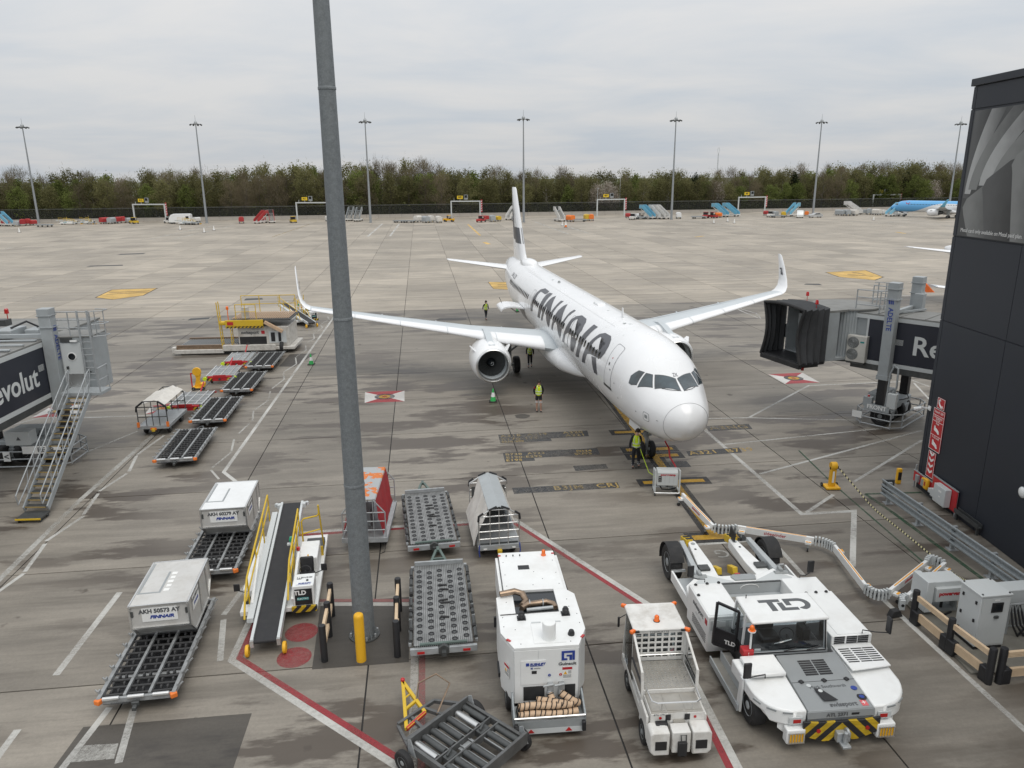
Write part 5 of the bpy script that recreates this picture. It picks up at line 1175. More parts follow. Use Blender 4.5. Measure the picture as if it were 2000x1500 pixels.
B().tube([(-.58, 1.02, 1.08), (-.58, .95, 1.26), (-.56, .50, 1.28), (-.45, .42, 1.28), (.45, .42, 1.28), (.56, .50, 1.28), (.58, .95, 1.26), (.58, 1.02, 1.08)], .02, 7).ob('deck_rail', ALU, tc_)
for s in (-1, 1): B().rod((s * .35, .42, 1.07), (s * .35, .42, 1.28), .016).ob('rail_post', ALU, tc_)
B().tube([(-.6, 2.10, 1.17), (-.6, 2.08, 1.36), (.6, 2.08, 1.36), (.6, 2.10, 1.17)], .018, 7).ob('bed_rail', ALU, tc_)
# cab: back grille, side frames, roof
gb = B(); gb.box(-.63, .63, 2.14, 2.18, 1.16, 1.24).box(-.63, .63, 2.14, 2.18, 1.93, 2.0)
for i in range(8): x = -.60 + i * 1.2 / 7; gb.box(x - .022, x + .022, 2.145, 2.175, 1.24, 1.93)
for i in range(4): z = 1.36 + i * .15; gb.box(-.6, .6, 2.143, 2.177, z - .018, z + .018)
gb.ob('cab_grille', WHITED, tc_)
B().box(-.6, .6, 2.20, 2.21, 1.2, 1.95).ob('rear_window', GLASS, tc_)
text('CHARLATTE', .075, GPRINT, tc_, (0, 2.138, 1.965), FRONT, sx=1.15)
rf = B().box(-.66, .66, 2.10, 3.28, 2.0, 2.07).ob('cab_roof', WHITED, tc_, bev=.04)
B().lathe([(.075, 0), (.075, .02), (.06, .03), (.06, .13), (.035, .16), (.005, .165)], 16, (0, 2.45, 2.07)).ob('beacon', ORANGE, tc_, ang=60)
B().lathe([(.085, 0), (.085, .02)], 16, (0, 2.45, 2.065)).ob('beacon_base', BLACK, tc_)
for x, y in ((-.68, 2.10), (.68, 2.10), (-.66, 3.26), (.66, 3.26)): B().cb((x, y, 2.03), (.15, .10, .09), rz=.6 if x * (y - 2.7) > 0 else -.6).ob('indicator', ORANGE, tc_, bev=.025); B().cb((x * .84, y - .02, 2.03), (.1, .05, .04)).ob('lamp_bracket', BLACK, tc_)
for s in (-1, 1):
    fb = B()
    fb.bar((s * .64, 2.12, .9), (s * .64, 2.12, 2.0), .05).bar((s * .64, 3.2, .7), (s * .62, 3.0, 2.0), .05).bar((s * .64, 1.05, .88), (s * .66, 1.10, 1.62), .06).bar((s * .66, 1.10, 1.60), (s * .65, 2.12, 1.98), .05).bar((s * .655, 1.08, .90), (s * .65, 2.12, .90), .05)
    fb.ob('side_frame', WHITED, tc_)
    B().add([(s * .665, 1.12, .92), (s * .665, 2.1, .92), (s * .665, 2.1, 1.92), (s * .665, 1.14, 1.58)], [(0, 1, 2, 3)]).ob('side_screen', GLASS, tc_)
    B().bar((s * .67, 1.12, 1.28), (s * .67, 2.1, 1.30), .03).ob('screen_rail', BLACK, tc_)
    B().box(s * .64 - .01, s * .64 + .01, 2.15, 3.0, .62, 1.98).ob('door_opening', GLASS, tc_)
B().ext([(3.2, .6), (3.42, .6), (3.40, 1.05), (3.2, 1.15)], -.62, .62, 'x').ob('nose', WHITED, tc_, bev=.03); B().add([(-.58, 3.22, 1.16), (.58, 3.22, 1.16), (.56, 3.05, 1.97), (-.56, 3.05, 1.97)], [(0, 1, 2, 3)]).ob('windscreen', GLASS, tc_)
B().box(-.3, .3, 2.35, 2.75, .75, .90).cb((0, 2.32, 1.15), (.5, .1, .5)).ob('seat', BLACK, tc_, bev=.05); B().box(-.6, .6, 3.0, 3.2, .9, 1.15).ob('dashboard', BLACK, tc_)
B().tube([(.0 + .17 * math.cos(t * .4), 2.95 + .06 * math.sin(t * .4), 1.28 + .15 * math.sin(t * .4)) for t in range(17)], .015, 6).ob('steering_wheel', BLACK, tc_)
B().box(-.86, -.80, 3.02, 3.06, 1.55, 1.85).ob('mirror', BLACK, tc_, bev=.02); B().rod((-.65, 3.05, 1.9), (-.83, 3.04, 1.8), .012).ob('mirror_arm', BLACK, tc_)
B().box(-.52, -.24, .20, .33, .80, .90).ob('lamp_bar', BLACK, tc_, bev=.02); B().box(-.44, -.32, .19, .199, .85, .87).ob('plate_light', WPRINT, tc_)
B().box(-.10, .16, .30, .62, .82, .90).ob('step_box', CHECK, tc_)
B().box(-.20, .22, -.02, .30, .30, .84).ob('hitch_plate', WHITED, tc_, bev=.02)
B().box(-.08, .13, -.10, -.02, .26, .62).ob('tow_hitch', RUBBER, tc_, bev=.02); B().tube([(0, -.06, .62), (-.02, -.06, .80), (.10, -.06, .80), (.12, -.06, .30)], .014, 6).ob('hitch_lever', DSTEEL, tc_)
text('BTU 1771', .065, GPRINT, tc_, (-.42, .328, 1.04), FRONT)
for s in (-1, 1):
    wheel(tc_, (s * .62, .70, .30), .30, .22); wheel(tc_, (s * .58, 2.6, .27), .27, .2)

# ---- towbarless pushback tug (local +y runs from its blunt front towards the open rear cradle)
tug = thing('pushback_tug', 'large low white towbarless aircraft tug with black-windowed cab', 'aircraft tug', (7.5, 14.5), 5.0)
TGY = pm('tug_grey', (.27, .285, .29), .42, var=.06, sc=1.5, dirt=.2, dcol=(.2, .2, .19))
TLG = pm('tug_light_grey', (.42, .445, .455), .45, var=.06, sc=1.5, dirt=.2, dcol=(.3, .3, .29))
# front hood: grey centre panel and white rounded wings
def wing_poly(s):
    o = [(s * .80, .02), (s * 1.08, .04)]
    for k in range(9):
        a = R(-90 + k * 10); o.append((s * (1.08 + .78 * math.cos(a)), .90 + .86 * math.sin(a)))
    return o
for s in (-1, 1):
    op = wing_poly(s) + [(s * 1.90, 1.85 if s < 0 else 2.1), (s * .80, 1.85 if s < 0 else 2.1)]
    b = B(); n = len(op)
    hz_ = lambda p: .98 + .16 * min(1, p[1] / 1.2)
    zl = [.60 if q[1] < .25 else .78 for q in op]
    vs_ = [(p[0], p[1], z) for p, z in zip(op, zl)] + [(p[0], p[1], hz_(p)) for p in op]
    b.add(vs_, [tuple(range(n - 1, -1, -1)), tuple(range(n, 2 * n))] + [(i, (i + 1) % n, n + (i + 1) % n, n + i) for i in range(n)])
    b.ob('hood_wing', WHITE, tug, bev=.04, ang=30)
    # lower cheek outside the wheel
    ck = []
    for k in range(3):
        a = R(-90 + k * 14); ck.append((s * (1.06 + .74 * math.cos(a)), .90 + .82 * math.sin(a)))
    cb_ = B(); cb_.loft([[(p[0], p[1], .22 + (.12 * i)) , (p[0], p[1], .63), (p[0] * .96, p[1] + .06, .63), (p[0] * .96, p[1] + .06, .22 + .12 * i)] for i, p in enumerate(ck)]); cb_.ob('wheel_cheek', WHITE, tug, ang=50)
    wheel(tug, (s * 1.64, .98, .46), .46, .36, rim=TLG)
    B().box(s * 1.08 - .22, s * 1.08 + .22, -.12, .10, .22, .60).ob('bumper_block', WHITE, tug, bev=.03)
    gl = B()
    for i in range(6): gl.box(s * 1.08 - .17 + i * .068 - .008, s * 1.08 - .17 + i * .068 + .008, -.150, -.135, .26, .52)
    gl.box(s * 1.08 - .2, s * 1.08 + .2, -.149, -.136, .25, .27).box(s * 1.08 - .2, s * 1.08 + .2, -.1491, -.136, .51, .53); gl.ob('lamp_guard', ALU, tug)
    B().box(s * 1.08 - .17, s * 1.08 + .17, -.132, -.121, .28, .50).ob('lamp', YELB, tug)
    B().box(s * 1.06 - .16, s * 1.06 + .16, -.01, .02, .66, .84).ob('light_recess', LGREY, tug); B().box(s * 1.04 - .09, s * 1.04 + .09, -.02, -.011, .70, .79).ob('tail_light', REDL, tug)
    for k, (a, rr) in enumerate(((R(-78), .0), (R(-52), 0), (R(-26), 0))): B().cb((s * (1.08 + .785 * math.cos(a)), .90 + .865 * math.sin(a), .93), (.22, .02, .04), rz=s * (a + R(90))).ob('side_slot', MGREY, tug)
# grey hood between
B().add([(-.78, .0, .98), (.78, .0, .98), (.78, 1.82, 1.18), (-.78, 1.82, 1.18), (-.78, .0, .55), (.78, .0, .55), (.78, 1.82, .55), (-.78, 1.82, .55)], [(0, 1, 2, 3), (7, 6, 5, 4), (0, 4, 5, 1), (1, 5, 6, 2), (2, 6, 7, 3), (3, 7, 4, 0)]).ob('hood', TGY, tug, bev=.02)
def hoodz(y): return .98 + .20 * y / 1.82
tilt = math.atan2(.20, 1.82)
sl_ = B().box(-.16, .16, -.024, .024, 0, .008).mesh('louvre', BLACK)
for i in range(7):
    for x in (-.17, .19): put('louvre', sl_, tug, loc=(x, 1.10 + i * .075, hoodz(1.10 + i * .075) + .004), rot=(tilt, 0, 0))
B().tube([(-.78, .88, hoodz(.88) + .003), (.78, .88, hoodz(.88) + .003)], .006, 4).ob('hood_seam', BLACK, tug)
for x in (-.55, .02, .58): B().cb((x, .88, hoodz(.88) + .02), (.11, .11, .04), rz=.4).ob('hood_latch', BLACK, tug, bev=.02)
def htext(s, size, m, x, y, **k): return text(s, size, m, tug, (x, y, hoodz(y) + .006), (math.degrees(tilt), 0, 0), **k)
htext('Mark Southworth', .125, GPRINT, .02, .70); htext('swissport', .17, GPRINT, .12, .14, off=.005)
B().cb((.62, .14, hoodz(.14) + .004), (.15, .17, .006), rx=tilt).ob('logo_block', pm('swiss_red', (.62, .12, .13), .5, var=.05), tug); htext('+', .2, WPRINT, .62, .145)
B().ext([(-.36, .62), (-.22, .62), (.04, .24), (-.30, .24)], .0, .01, 'z').ob('filler_recess', BLACK, tug, loc=(0, 0, hoodz(.42) - .012), rot=(tilt * 1.0, 0, 0)); B().lathe([(.06, 0), (.06, .04), (.02, .06)], 12, (-.24, .55, hoodz(.55))).ob('filler_cap', LGREY, tug)
for x, y, r_, m_ in ((-.42, .76, .055, LGREY), (.62, .60, .075, BLUE), (.66, .32, .11, BLACK)): B().lathe([(r_, 0), (r_, .008)], 18, (x, y, hoodz(y) + .002)).ob('round_badge', m_, tug)
B().lathe([(.06, 0), (.06, .004)], 14, (.66, .32, hoodz(.32) + .012)).ob('round_badge', BLUE, tug)
B().add([(-.80, -.02, .96), (.80, -.02, .96), (.80, -.04, .80), (-.80, -.04, .80), (-.80, .02, .96), (.80, .02, .96), (.80, .0, .80), (-.80, .0, .80)], [(0, 1, 2, 3), (7, 6, 5, 4), (0, 4, 5, 1), (1, 5, 6, 2), (2, 6, 7, 3), (3, 7, 4, 0)]).ob('number_plate_bar', TGY, tug)
text('ATL 2371', .13, GPRINT, tug, (-.10, -.042, .875), FRONT, off=.004); B().box(.24, .42, -.043, -.035, .85, .90).ob('plate_block', BLACK, tug)
B().ext([(-.92, .78), (-.6, .74), (.6, .74), (.92, .78), (.92, .40), (.42, .22), (-.42, .22), (-.92, .40)], -.10, -.045, 'y').ob('bumper', HAZV, tug, bev=.01)
for x in (-.55, .62): B().lathe([(.05, -.02), (.05, 0)], 12, (x, -.10, .52), 'y').ob('reflector', REDL, tug)
B().box(-.16, .16, -.24, -.10, .28, .52).box(-.10, .10, -.42, -.22, .24, .30).rod((0, -.30, .20), (0, -.30, .60), .05).lathe([(.10, -.03), (.10, .03)], 12, (.08, -.20, .52), 'x').ob('tow_hitch', STEEL, tug, bev=.012)
# raised box on the left wing, vents on the right
B().box(-1.72, -.84, 1.05, 1.80, 1.14, 1.24).ob('hood_box', WHITE, tug, bev=.03)
vb = B().ext([(.82, 1.05), (1.86, 1.15), (1.86, 2.08), (.82, 2.08)], 1.15, 1.19, 'z').ob('vent_panel', WHITE, tug, bev=.01)
B().box(.82, 1.90, 2.10, 4.2, .60, 1.42).ob('side_body', WHITE, tug, bev=.02)
vs2 = B().box(-.14, .14, -.018, .018, 0, .006).mesh('louvre', BLACK); vs3 = B().box(-.14, .14, 0, .006, -.02, .02).mesh('louvre', BLACK)
for i in range(7):
    for x in (1.03, 1.36, 1.66): put('louvre', vs2, tug, loc=(x, 1.36 + i * .085, 1.192))
for i in range(4):
    for x in (1.03, 1.36, 1.66): put('louvre', vs3, tug, loc=(x, 2.09, 1.22 + i * .055))
# cab: floor, posts, glass, roof
cx0, cx1, cy0, cy1 = -1.44, .60, 1.88, 3.10
B().box(cx0, cx1, cy0, cy1, .45, 1.16).ob('cab_base', BLACK, tug)
B().box(cx0, cx1, cy0 - .02, cy0 + .05, 1.16, 1.25).ob('cowl', TGY, tug)
po = B()
for x, y, tx, ty in ((cx0 + .04, cy0 + .03, cx0 + .10, cy0 + .16), (cx1 - .04, cy0 + .03, cx1 - .05, cy0 + .16), (cx0 + .04, cy1 - .03, cx0 + .08, cy1 - .05), (cx1 - .04, cy1 - .03, cx1 - .06, cy1 - .05)): po.bar((x, y, 1.16), (tx, ty, 2.02), .06)
po.bar((cx0 + .02, cy0 + .5, 1.0), (cx0 + .06, cy0 + .5, 2.02), .05).ob('cab_frame', WHITE, tug)
B().add([(cx0 + .06, cy0 + .005, 1.24), (cx1 - .06, cy0 + .005, 1.24), (cx1 - .07, cy0 + .15, 2.0), (cx0 + .12, cy0 + .15, 2.0)], [(0, 1, 2, 3)]).ob('windscreen', GLASS, tug)
wf = B(); q_ = [(cx0 + .05, cy0 - .005, 1.23), (cx1 - .05, cy0 - .005, 1.23), (cx1 - .06, cy0 + .14, 2.01), (cx0 + .11, cy0 + .14, 2.01)]
for i in range(4): wf.bar(q_[i], q_[(i + 1) % 4], .035)
wf.ob('windscreen_seal', BLACK, tug)
for x in (cx1 - .03,): B().add([(x, cy0 + .06, 1.2), (x, cy1 - .06, 1.2), (x - .02, cy1 - .08, 2.0), (x - .02, cy0 + .18, 2.0)], [(0, 1, 2, 3)]).ob('side_window', GLASS, tug)
B().add([(cx0 + .06, cy1 - .04, 1.2), (cx1 - .06, cy1 - .04, 1.2), (cx1 - .08, cy1 - .06, 2.0), (cx0 + .1, cy1 - .06, 2.0)], [(0, 1, 2, 3)]).ob('rear_window', GLASS, tug)
B().ext([(cx0 + .02, cy0 + .02), (cx1 - .0, cy0 + .05), (cx1 + .0, cy1 + .04), (cx0 + .06, cy1 + .02)], 2.02, 2.10, 'z').ob('cab_roof', WHITE, tug, bev=.035)
# roof lettering with the cut in the third letter
rl_ = B(); rt = 2.103
def flat(b, pts): b.ext(pts, rt - .004, rt + .003, 'z')
flat(rl_, [(-.90, 2.86), (-.34, 2.86), (-.34, 2.74), (-.55, 2.74), (-.55, 2.34), (-.70, 2.34), (-.70, 2.74), (-.90, 2.74)])
flat(rl_, [(-.44, 2.70), (-.30, 2.70), (-.30, 2.46), (.02, 2.46), (.02, 2.34), (-.44, 2.34)])
dl = [(-.24, 2.86), (.14, 2.86)] + [(.14 + .26 * math.sin(R(k * 15)), 2.60 + .26 * math.cos(R(k * 15))) for k in range(1, 12)] + [(.14, 2.36), (.05, 2.42), (.12, 2.46)] + [(.12 + .14 * math.sin(R(180 - k * 15)), 2.60 + .14 * math.cos(R(180 - k * 15))) for k in range(1, 12)] + [(.12, 2.74), (-.10, 2.74), (-.10, 2.56), (-.24, 2.56)]
flat(rl_, dl)
rl_.ob('roof_lettering', GPRINT, tug)
B().lathe([(.09, 0), (.09, .02), (.06, .03), (.06, .11), (.035, .14), (.005, .145)], 16, (cx0 + .0, cy0 - .04, 1.92)).ob('beacon', ORANGE, tug, ang=60); B().lathe([(.10, 0), (.10, .025)], 16, (cx0, cy0 - .04, 1.90)).rod((cx0, cy0 - .03, 1.4), (cx0, cy0 - .03, 1.9), .025).ob('beacon_post', WHITE, tug)
B().rod((cx0 + .3, cy1 - .1, 2.1), (cx0 + .3, cy1 - .1, 2.2), .012).ob('antenna', BLACK, tug)
B().box(-.9, -.4, 2.35, 2.8, 1.16, 1.32).cb((-.65, 2.85, 1.55), (.5, .12, .55)).ob('seat', BLACK, tug, bev=.06); B().box(cx0 + .1, cx1 - .1, cy0 + .08, cy0 + .30, 1.17, 1.30).ob('dashboard', BLACK, tug)
B().tube([(-.30 + .19 * math.cos(t * .4), 2.28 + .08 * math.sin(t * .4), 1.45 + .13 * math.sin(t * .4)) for t in range(17)], .016, 6).rod((-.3, 2.15, 1.25), (-.3, 2.28, 1.45), .03).ob('steering_wheel', BLACK, tug)
B().cb((-.50, 2.05, 1.40), (.36, .02, .26), rx=.9, rz=.3).ob('paper_sheet', WPRINT, tug); B().box(cx0 + .14, cx0 + .30, cy0 + .02, cy0 + .024, 1.26, 1.34).ob('sticker', LGREY, tug); B().box(.15, .35, 2.3, 2.7, 1.16, 1.5).ob('console', BLACK, tug, bev=.02)
for x, rr_ in ((-.55, .25), (.05, .15)): B().bar((x, cy0 - .03, 1.26), (x + .32, cy0 - .02, 1.32), .02).ob('wiper', BLACK, tug)
# open door swung back, steps and red box
dr = B(); dpt = [(-1.50, 2.62, .80), (-1.95, 3.0, .80), (-1.90, 3.0, 2.02), (-1.46, 2.62, 1.95)]
for i in range(4): dr.bar(dpt[i], dpt[(i + 1) % 4], .06)
dr.bar((-1.49, 2.62, 1.25), (-1.93, 3.0, 1.28), .05); dr.add([(-1.50, 2.60, .82), (-1.95, 2.98, .82), (-1.93, 2.98, 1.26), (-1.49, 2.60, 1.24)], [(0, 1, 2, 3)])
dro = dr.ob('cab_door', BLACK, tug); B().add([(-1.48, 2.62, 1.27), (-1.92, 3.0, 1.30), (-1.90, 3.0, 2.0), (-1.47, 2.62, 1.92)], [(0, 1, 2, 3)]).ob('door_glass', GLASS, dro)
text('TLD', .16, WPRINT, dro, (-1.62, 2.68, .98), (90, 0, -40), off=.006)
B().box(-1.94, -1.72, 1.30, 3.05, .24, .30).ob('step', CHECK, tug); B().box(-1.70, -1.50, 1.60, 2.9, .50, .56).ob('step', CHECK, tug); B().box(-1.97, -1.94, 1.15, 3.1, .16, .34).box(-1.72, -1.70, 1.5, 3.0, .30, .56).ob('step_edge', TLG, tug)
B().ext([(1.10, .18), (1.32, .18), (1.20, 1.12), (1.05, 1.12)], -1.93, -1.88, 'x').ob('wheel_shield', WHITE, tug)
B().box(-1.62, -1.34, 1.82, 2.06, 1.16, 1.36).ob('red_box', RED, tug, bev=.02); text('!', .12, WPRINT, tug, (-1.48, 1.815, 1.26), FRONT)
# left side body with control bay
B().box(-1.98, -1.0, 3.35, 5.05, .28, 1.36).ob('side_body', WHITE, tug, bev=.025)
B().box(-1.90, -1.06, 3.33, 3.348, .95, 1.25).ob('control_bay', LGREY, tug); B().box(-1.85, -1.50, 3.322, 3.33, 1.05, 1.22).box(-1.40, -1.12, 3.322, 3.33, 1.05, 1.22).ob('control_panel', WHITE, tug); B().cb((-1.2, 3.31, 1.14), (.07, .04, .07)).ob('switch', BLACK, tug)
B().box(-1.85, -1.15, 3.20, 3.34, .52, .72).ob('storage_tray', WHITE, tug); B().tube([(-1.8, 3.22, .72), (-1.8, 3.22, .85), (-1.2, 3.22, .85), (-1.2, 3.22, .72)], .012, 6).ob('tray_rail', ALU, tug)
text('swissport', .22, GPRINT, tug, (-1.984, 4.15, 1.12), (90, 0, -90), off=.004); B().box(-1.987, -1.982, 3.42, 3.58, 1.04, 1.20).ob('logo_block', RPRINT, tug)
text('ATL 2371', .12, LGREY, tug, (-1.984, 4.1, .90), (90, 0, -90))
lv = B().box(0, .006, -.03, .03, -.014, .014).mesh('louvre', BLACK)
for i in range(14):
    for j in range(5): put('louvre', lv, tug, loc=(-1.985, 3.5 + i * .08, .50 + j * .06))
B().box(-1.94, -1.04, 3.4, 5.0, 1.362, 1.375).ob('top_panel', WHITE, tug); B().box(1.0, 1.86, 2.16, 4.15, 1.422, 1.434).ob('top_panel', WHITE, tug)
for x, y in ((-1.8, 4.95), (-1.45, 4.98), (-1.1, 5.0), (1.1, 4.1), (1.4, 4.12), (1.7, 4.12), (-1.9, 4.4), (1.05, 3.6)): B().lathe([(.035, 0), (.05, .02), (.03, .05)], 10, (x, y, 1.375 if x < 0 else 1.434)).ob('roof_knob', BLACK, tug)
B().box(.82, 1.90, 4.205, 5.1, .60, 1.36).ob('side_body', WHITE, tug, bev=.025)
# middle well with tread plate, rear deck and cradle
B().box(-1.0, .82, 3.12, 5.05, .55, .95).ob('well_floor', TLG, tug); B().box(-.85, .70, 3.6, 4.9, .951, .958).ob('tread_plate', CHECK, tug)
tp = B()
for i in range(13):
    for j in range(9): tp.cb((-.75 + i * .11, 3.75 + j * .13, .96), (.05, .02, .008), rz=.6)
tag(tp.ob('tread_stud', DSTEEL, tug), kind='stuff')
B().box(-1.0, .82, 5.06, 5.12, .55, 1.28).ob('well_wall', TLG, tug); B().box(-1.0, .82, 5.055, 5.125, 1.281, 1.30).ob('wall_cap', DSTEEL, tug)
B().ext([(-1.95, 5.10), (1.88, 5.10), (1.80, 5.6), (1.15, 6.35), (.62, 6.05), (-.62, 6.05), (-1.15, 6.35), (-1.85, 5.6)], .62, .98, 'z').ob('rear_deck', WHITE, tug, bev=.02)
for s in (-1, 1):
    B().ext([(s * .45, 5.25), (s * 1.35, 5.35), (s * 1.5, 5.75), (s * 1.1, 6.15), (s * .7, 5.9), (s * .35, 5.7)], .982, .992, 'z').ob('deck_grip', LGREY, tug)
    B().box(s * 1.55 - .30, s * 1.55 + .32, 5.2, 6.9, .40, .46).ob('side_shelf', TLG, tug)
    B().box(s * 1.86 - .03, s * 1.86 + .03, 5.1, 6.95, .40, .72).ob('side_rail', WHITE, tug)
    # cradle arm, swing lever, rear wheel with mudguard
    B().ext([(s * .62, 6.06), (s * 1.12, 6.30), (s * 1.02, 7.0), (s * .86, 8.45), (s * .70, 8.70), (s * .58, 8.55), (s * .55, 7.0)], .55, .86, 'z').ob('cradle_arm', WHITE, tug, bev=.02)
    B().add([(s * 1.28 - .09, 6.1, .98), (s * 1.28 + .09, 6.1, .98), (s * 1.15 + .08, 8.3, 1.06), (s * 1.15 - .08, 8.3, 1.06), (s * 1.28 - .09, 6.1, .66), (s * 1.28 + .09, 6.1, .66), (s * 1.15 + .08, 8.3, .92), (s * 1.15 - .08, 8.3, .92)], [(0, 1, 2, 3), (7, 6, 5, 4), (0, 4, 5, 1), (1, 5, 6, 2), (2, 6, 7, 3), (3, 7, 4, 0)]).ob('swing_lever', TLG, tug, bev=.02)
    B().rod((s * 1.08, 6.05, .95), (s * 1.48, 6.05, .95), .10, 14).box(s * 1.28 - .05, s * 1.28 + .05, 6.0, 6.25, .9, 1.12).ob('lever_pivot', MGREY, tug)
    B().cb((s * .92, 6.72, .90), (.34, .30, .08)).ob('rubber_pad', DSTEEL, tug, bev=.01)
    wheel(tug, (s * 1.62, 7.75, .60), .60, .40, rim=MGREY)
    mg = B(); pts = []
    for k in range(13):
        a = R(-12 + k * 14); pts.append((7.75 + .66 * math.cos(a), .60 + .66 * math.sin(a)))
    mg.loft([[(s * 1.40, p[0], p[1]) for p in pts] + [(s * 1.40, 7.75 + (p[0] - 7.75) * .97, .6 + (p[1] - .6) * .97) for p in pts[::-1]], [(s * 1.86, p[0], p[1]) for p in pts] + [(s * 1.86, 7.75 + (p[0] - 7.75) * .97, .6 + (p[1] - .6) * .97) for p in pts[::-1]]]); mg.ob('mudguard', RUBBER, tug, ang=50)
    B().box(s * 1.63 - .23, s * 1.63 + .23, 7.02, 7.07, .62, .70).ob('mudguard_bar', ALU, tug)
    gy = B().cb((s * .78, 8.85, .72), (.24, .62, .26), rx=-.25).ob('wheel_clamp', YEL, tug, bev=.02)
    for e in (-.18, .12): B().cb((s * .78, 8.85 + e, .865 - e * .25), (.18, .16, .02), rx=-.25).ob('clamp_plate', BLACK, gy)
    B().lathe([(.07, 0), (.07, .02)], 14, (s * .72, 8.38, .86)).ob('arm_pin', MGREY, tug); B().lathe([(.04, 0), (.04, .015)], 10, (s * .76, 8.0, .86)).ob('arm_pin', BLACK, tug)
    B().cb((s * .26 - .1, 7.05, .58), (.17, .50, .26), rx=-.35).ob('wheel_pad', YEL, tug, bev=.02); B().cb((s * .26 - .1, 6.80, .48), (.14, .2, .22)).ob('pad_hinge', BLACK, tug)
B().cb((.70, 8.55, .95), (.05, .46, .62), rx=.15).ob('paddle_flap', BLACK, tug, bev=.02)
B().rod((-.62, 6.2, .58), (.62, 6.2, .58), .05).ob('cradle_bar', DSTEEL, tug)
B().ext([(-.30, 5.72), (.36, 5.72), (.42, 5.95), (.30, 6.04), (-.26, 6.04), (-.36, 5.95)], .982, 1.02, 'z').ob('deck_plate', MGREY, tug, bev=.01); B().cb((-.1, 6.06, 1.02), (.16, .05, .03)).ob('warning_strip', REDL, tug)
B().tube([(-.28 + .28 * math.cos(R(180 - k * 18)) + .15, 5.05, 1.12 + .13 * math.sin(R(k * 18))) for k in range(11)], .01, 4).ob('round_decal', WPRINT, tug)
for (x, y, z, sx_, sy_, sz_, ax, ay, az) in ((-1.86, .98, 1.42, .2, .06, .42, -1.40, 1.0, 1.17), (2.20, 1.92, 1.78, .06, .2, .44, 1.62, 2.1, 1.46), (1.62, 4.95, 1.78, .2, .06, .38, 1.35, 5.0, 1.40), (-1.90, 5.15, 1.72, .2, .05, .36, -1.5, 5.05, 1.40)):
    B().box(x - sx_ / 2, x + sx_ / 2, y - sy_ / 2, y + sy_ / 2, z - sz_ / 2, z + sz_ / 2).ob('mirror', BLACK, tug, bev=.025)
    B().tube([(ax, ay, az), (ax, ay, az + .10), ((ax + x) / 2, (ay + y) / 2, az + .08), (x, y, z - sz_ / 2)], .016, 6).ob('mirror_arm', BLACK, tug)
# ------------------------------------------------------------------ lighting mast, bollard, rail barriers
def mast(label, loc, H, r0, r1, joints, headw, group=None, mat=GALV, base=True, post=True):
    m = thing('lighting_mast', label, 'light mast', loc, 0, group)
    zs = [0] + joints + [H]
    for i in range(len(zs) - 1):
        a, b = zs[i], zs[i + 1]; ra = r0 + (r1 - r0) * a / H; rb = r0 + (r1 - r0) * b / H
        B().lathe([(ra, a), (rb, b - .01)], 28, (0, 0, 0)).ob('shaft', mat, m, ang=40)
        if i: B().lathe([(ra + .012, a - .05), (ra + .014, a), (ra + .004, a + .02)], 28).ob('joint_collar', mat, m)
    if base:
        B().lathe([(r0 * 1.45, .0), (r0 * 1.45, .04), (r0 * 1.02, .045)], 28).ob('base_flange', DSTEEL if r0 < .35 and H == 30 else STEEL, m)
        for k in range(8 if r0 > .25 else 0):
            a = R(45 * k + 20); B().lathe([(.03, .04), (.03, .14)], 6, (r0 * 1.25 * math.cos(a), r0 * 1.25 * math.sin(a), 0)).ob('anchor_bolt', STEEL, m)
            B().ext([(r0 * .98, .04), (r0 * 1.3, .04), (r0 * .98, .34)], -.01, .01, 'y').ob('gusset', mat, m, rot=(0, 0, a + R(22)))
    hr = B(); w = headw
    for a in range(6): hr.bar((0, 0, H - .3), (w * math.cos(R(60 * a)), w * math.sin(R(60 * a)), H - .35), .10)
    hr.tube([(w * math.cos(R(30 * a)), w * math.sin(R(30 * a)), H - .35) for a in range(13)], .07, 6).ob('head_frame', STEEL, m)
    fm = B().cb((0, 0, 0), (.55, .40, .30)).mesh('floodlight', DSTEEL)
    for a in range(8): put('floodlight', fm, m, loc=((w + .1) * math.cos(R(45 * a)), (w + .1) * math.sin(R(45 * a)), H - .5), rot=(0, .5, R(45 * a)))
    B().lathe([(.45, H - .3), (.5, H + .1), (.3, H + .5), (.06, H + .6), (.03, H + 2.2)], 10).ob('finial', STEEL, m)
    return m
mast('tall tapered galvanised lighting mast standing close among the parked carts', (-4.35, 19.01), 30, .305, .10, [4.75, 9.35, 14.9, 21], 1.6, mat=MASTM)
FARM = mast('far slender lighting mast, leftmost in the row by the fence', (-150.5, 243.4), 29.5, .36, .14, [10, 20], 1.5, 'lighting masts along the far fence', pm('mast_grey', (.30, .32, .335), .6, metal=.2, var=.1, sc=.5))
for lc, lb in (((-94.6, 237.5), 'far slender lighting mast, second from the left in the row by the fence'), ((-42.7, 232.5), 'far slender lighting mast just past the near galvanised mast'),
               ((3.9, 228.0), 'far slender lighting mast rising behind the airliner tail fin'), ((49.8, 236.5), 'far slender lighting mast between two airliner stairs, right of the tail fin'),
               ((99.2, 250.7), 'far slender lighting mast beside the parked silver car'), ((151.2, 264), 'far slender lighting mast behind the blue and white airliner')):
    dup(FARM, lc, 0, lb)
bo = thing('bollard', 'thick yellow steel bollard in front of the galvanised mast', 'bollard', (-4.21, 17.81)); B().lathe([(.135, 0), (.135, 1.38), (.125, 1.43), (.09, 1.46), (.01, 1.47)], 24).ob('tube', YELB, bo, ang=50); B().lathe([(.18, 0), (.17, .012)], 24).ob('footing_ring', DARKP, bo)
GRAIN = pm('ribbed_beige_rail', (.63, .475, .315), .55, var=.1, sc=4, dirt=.35, dcol=(.40, .28, .18), dsc=5)
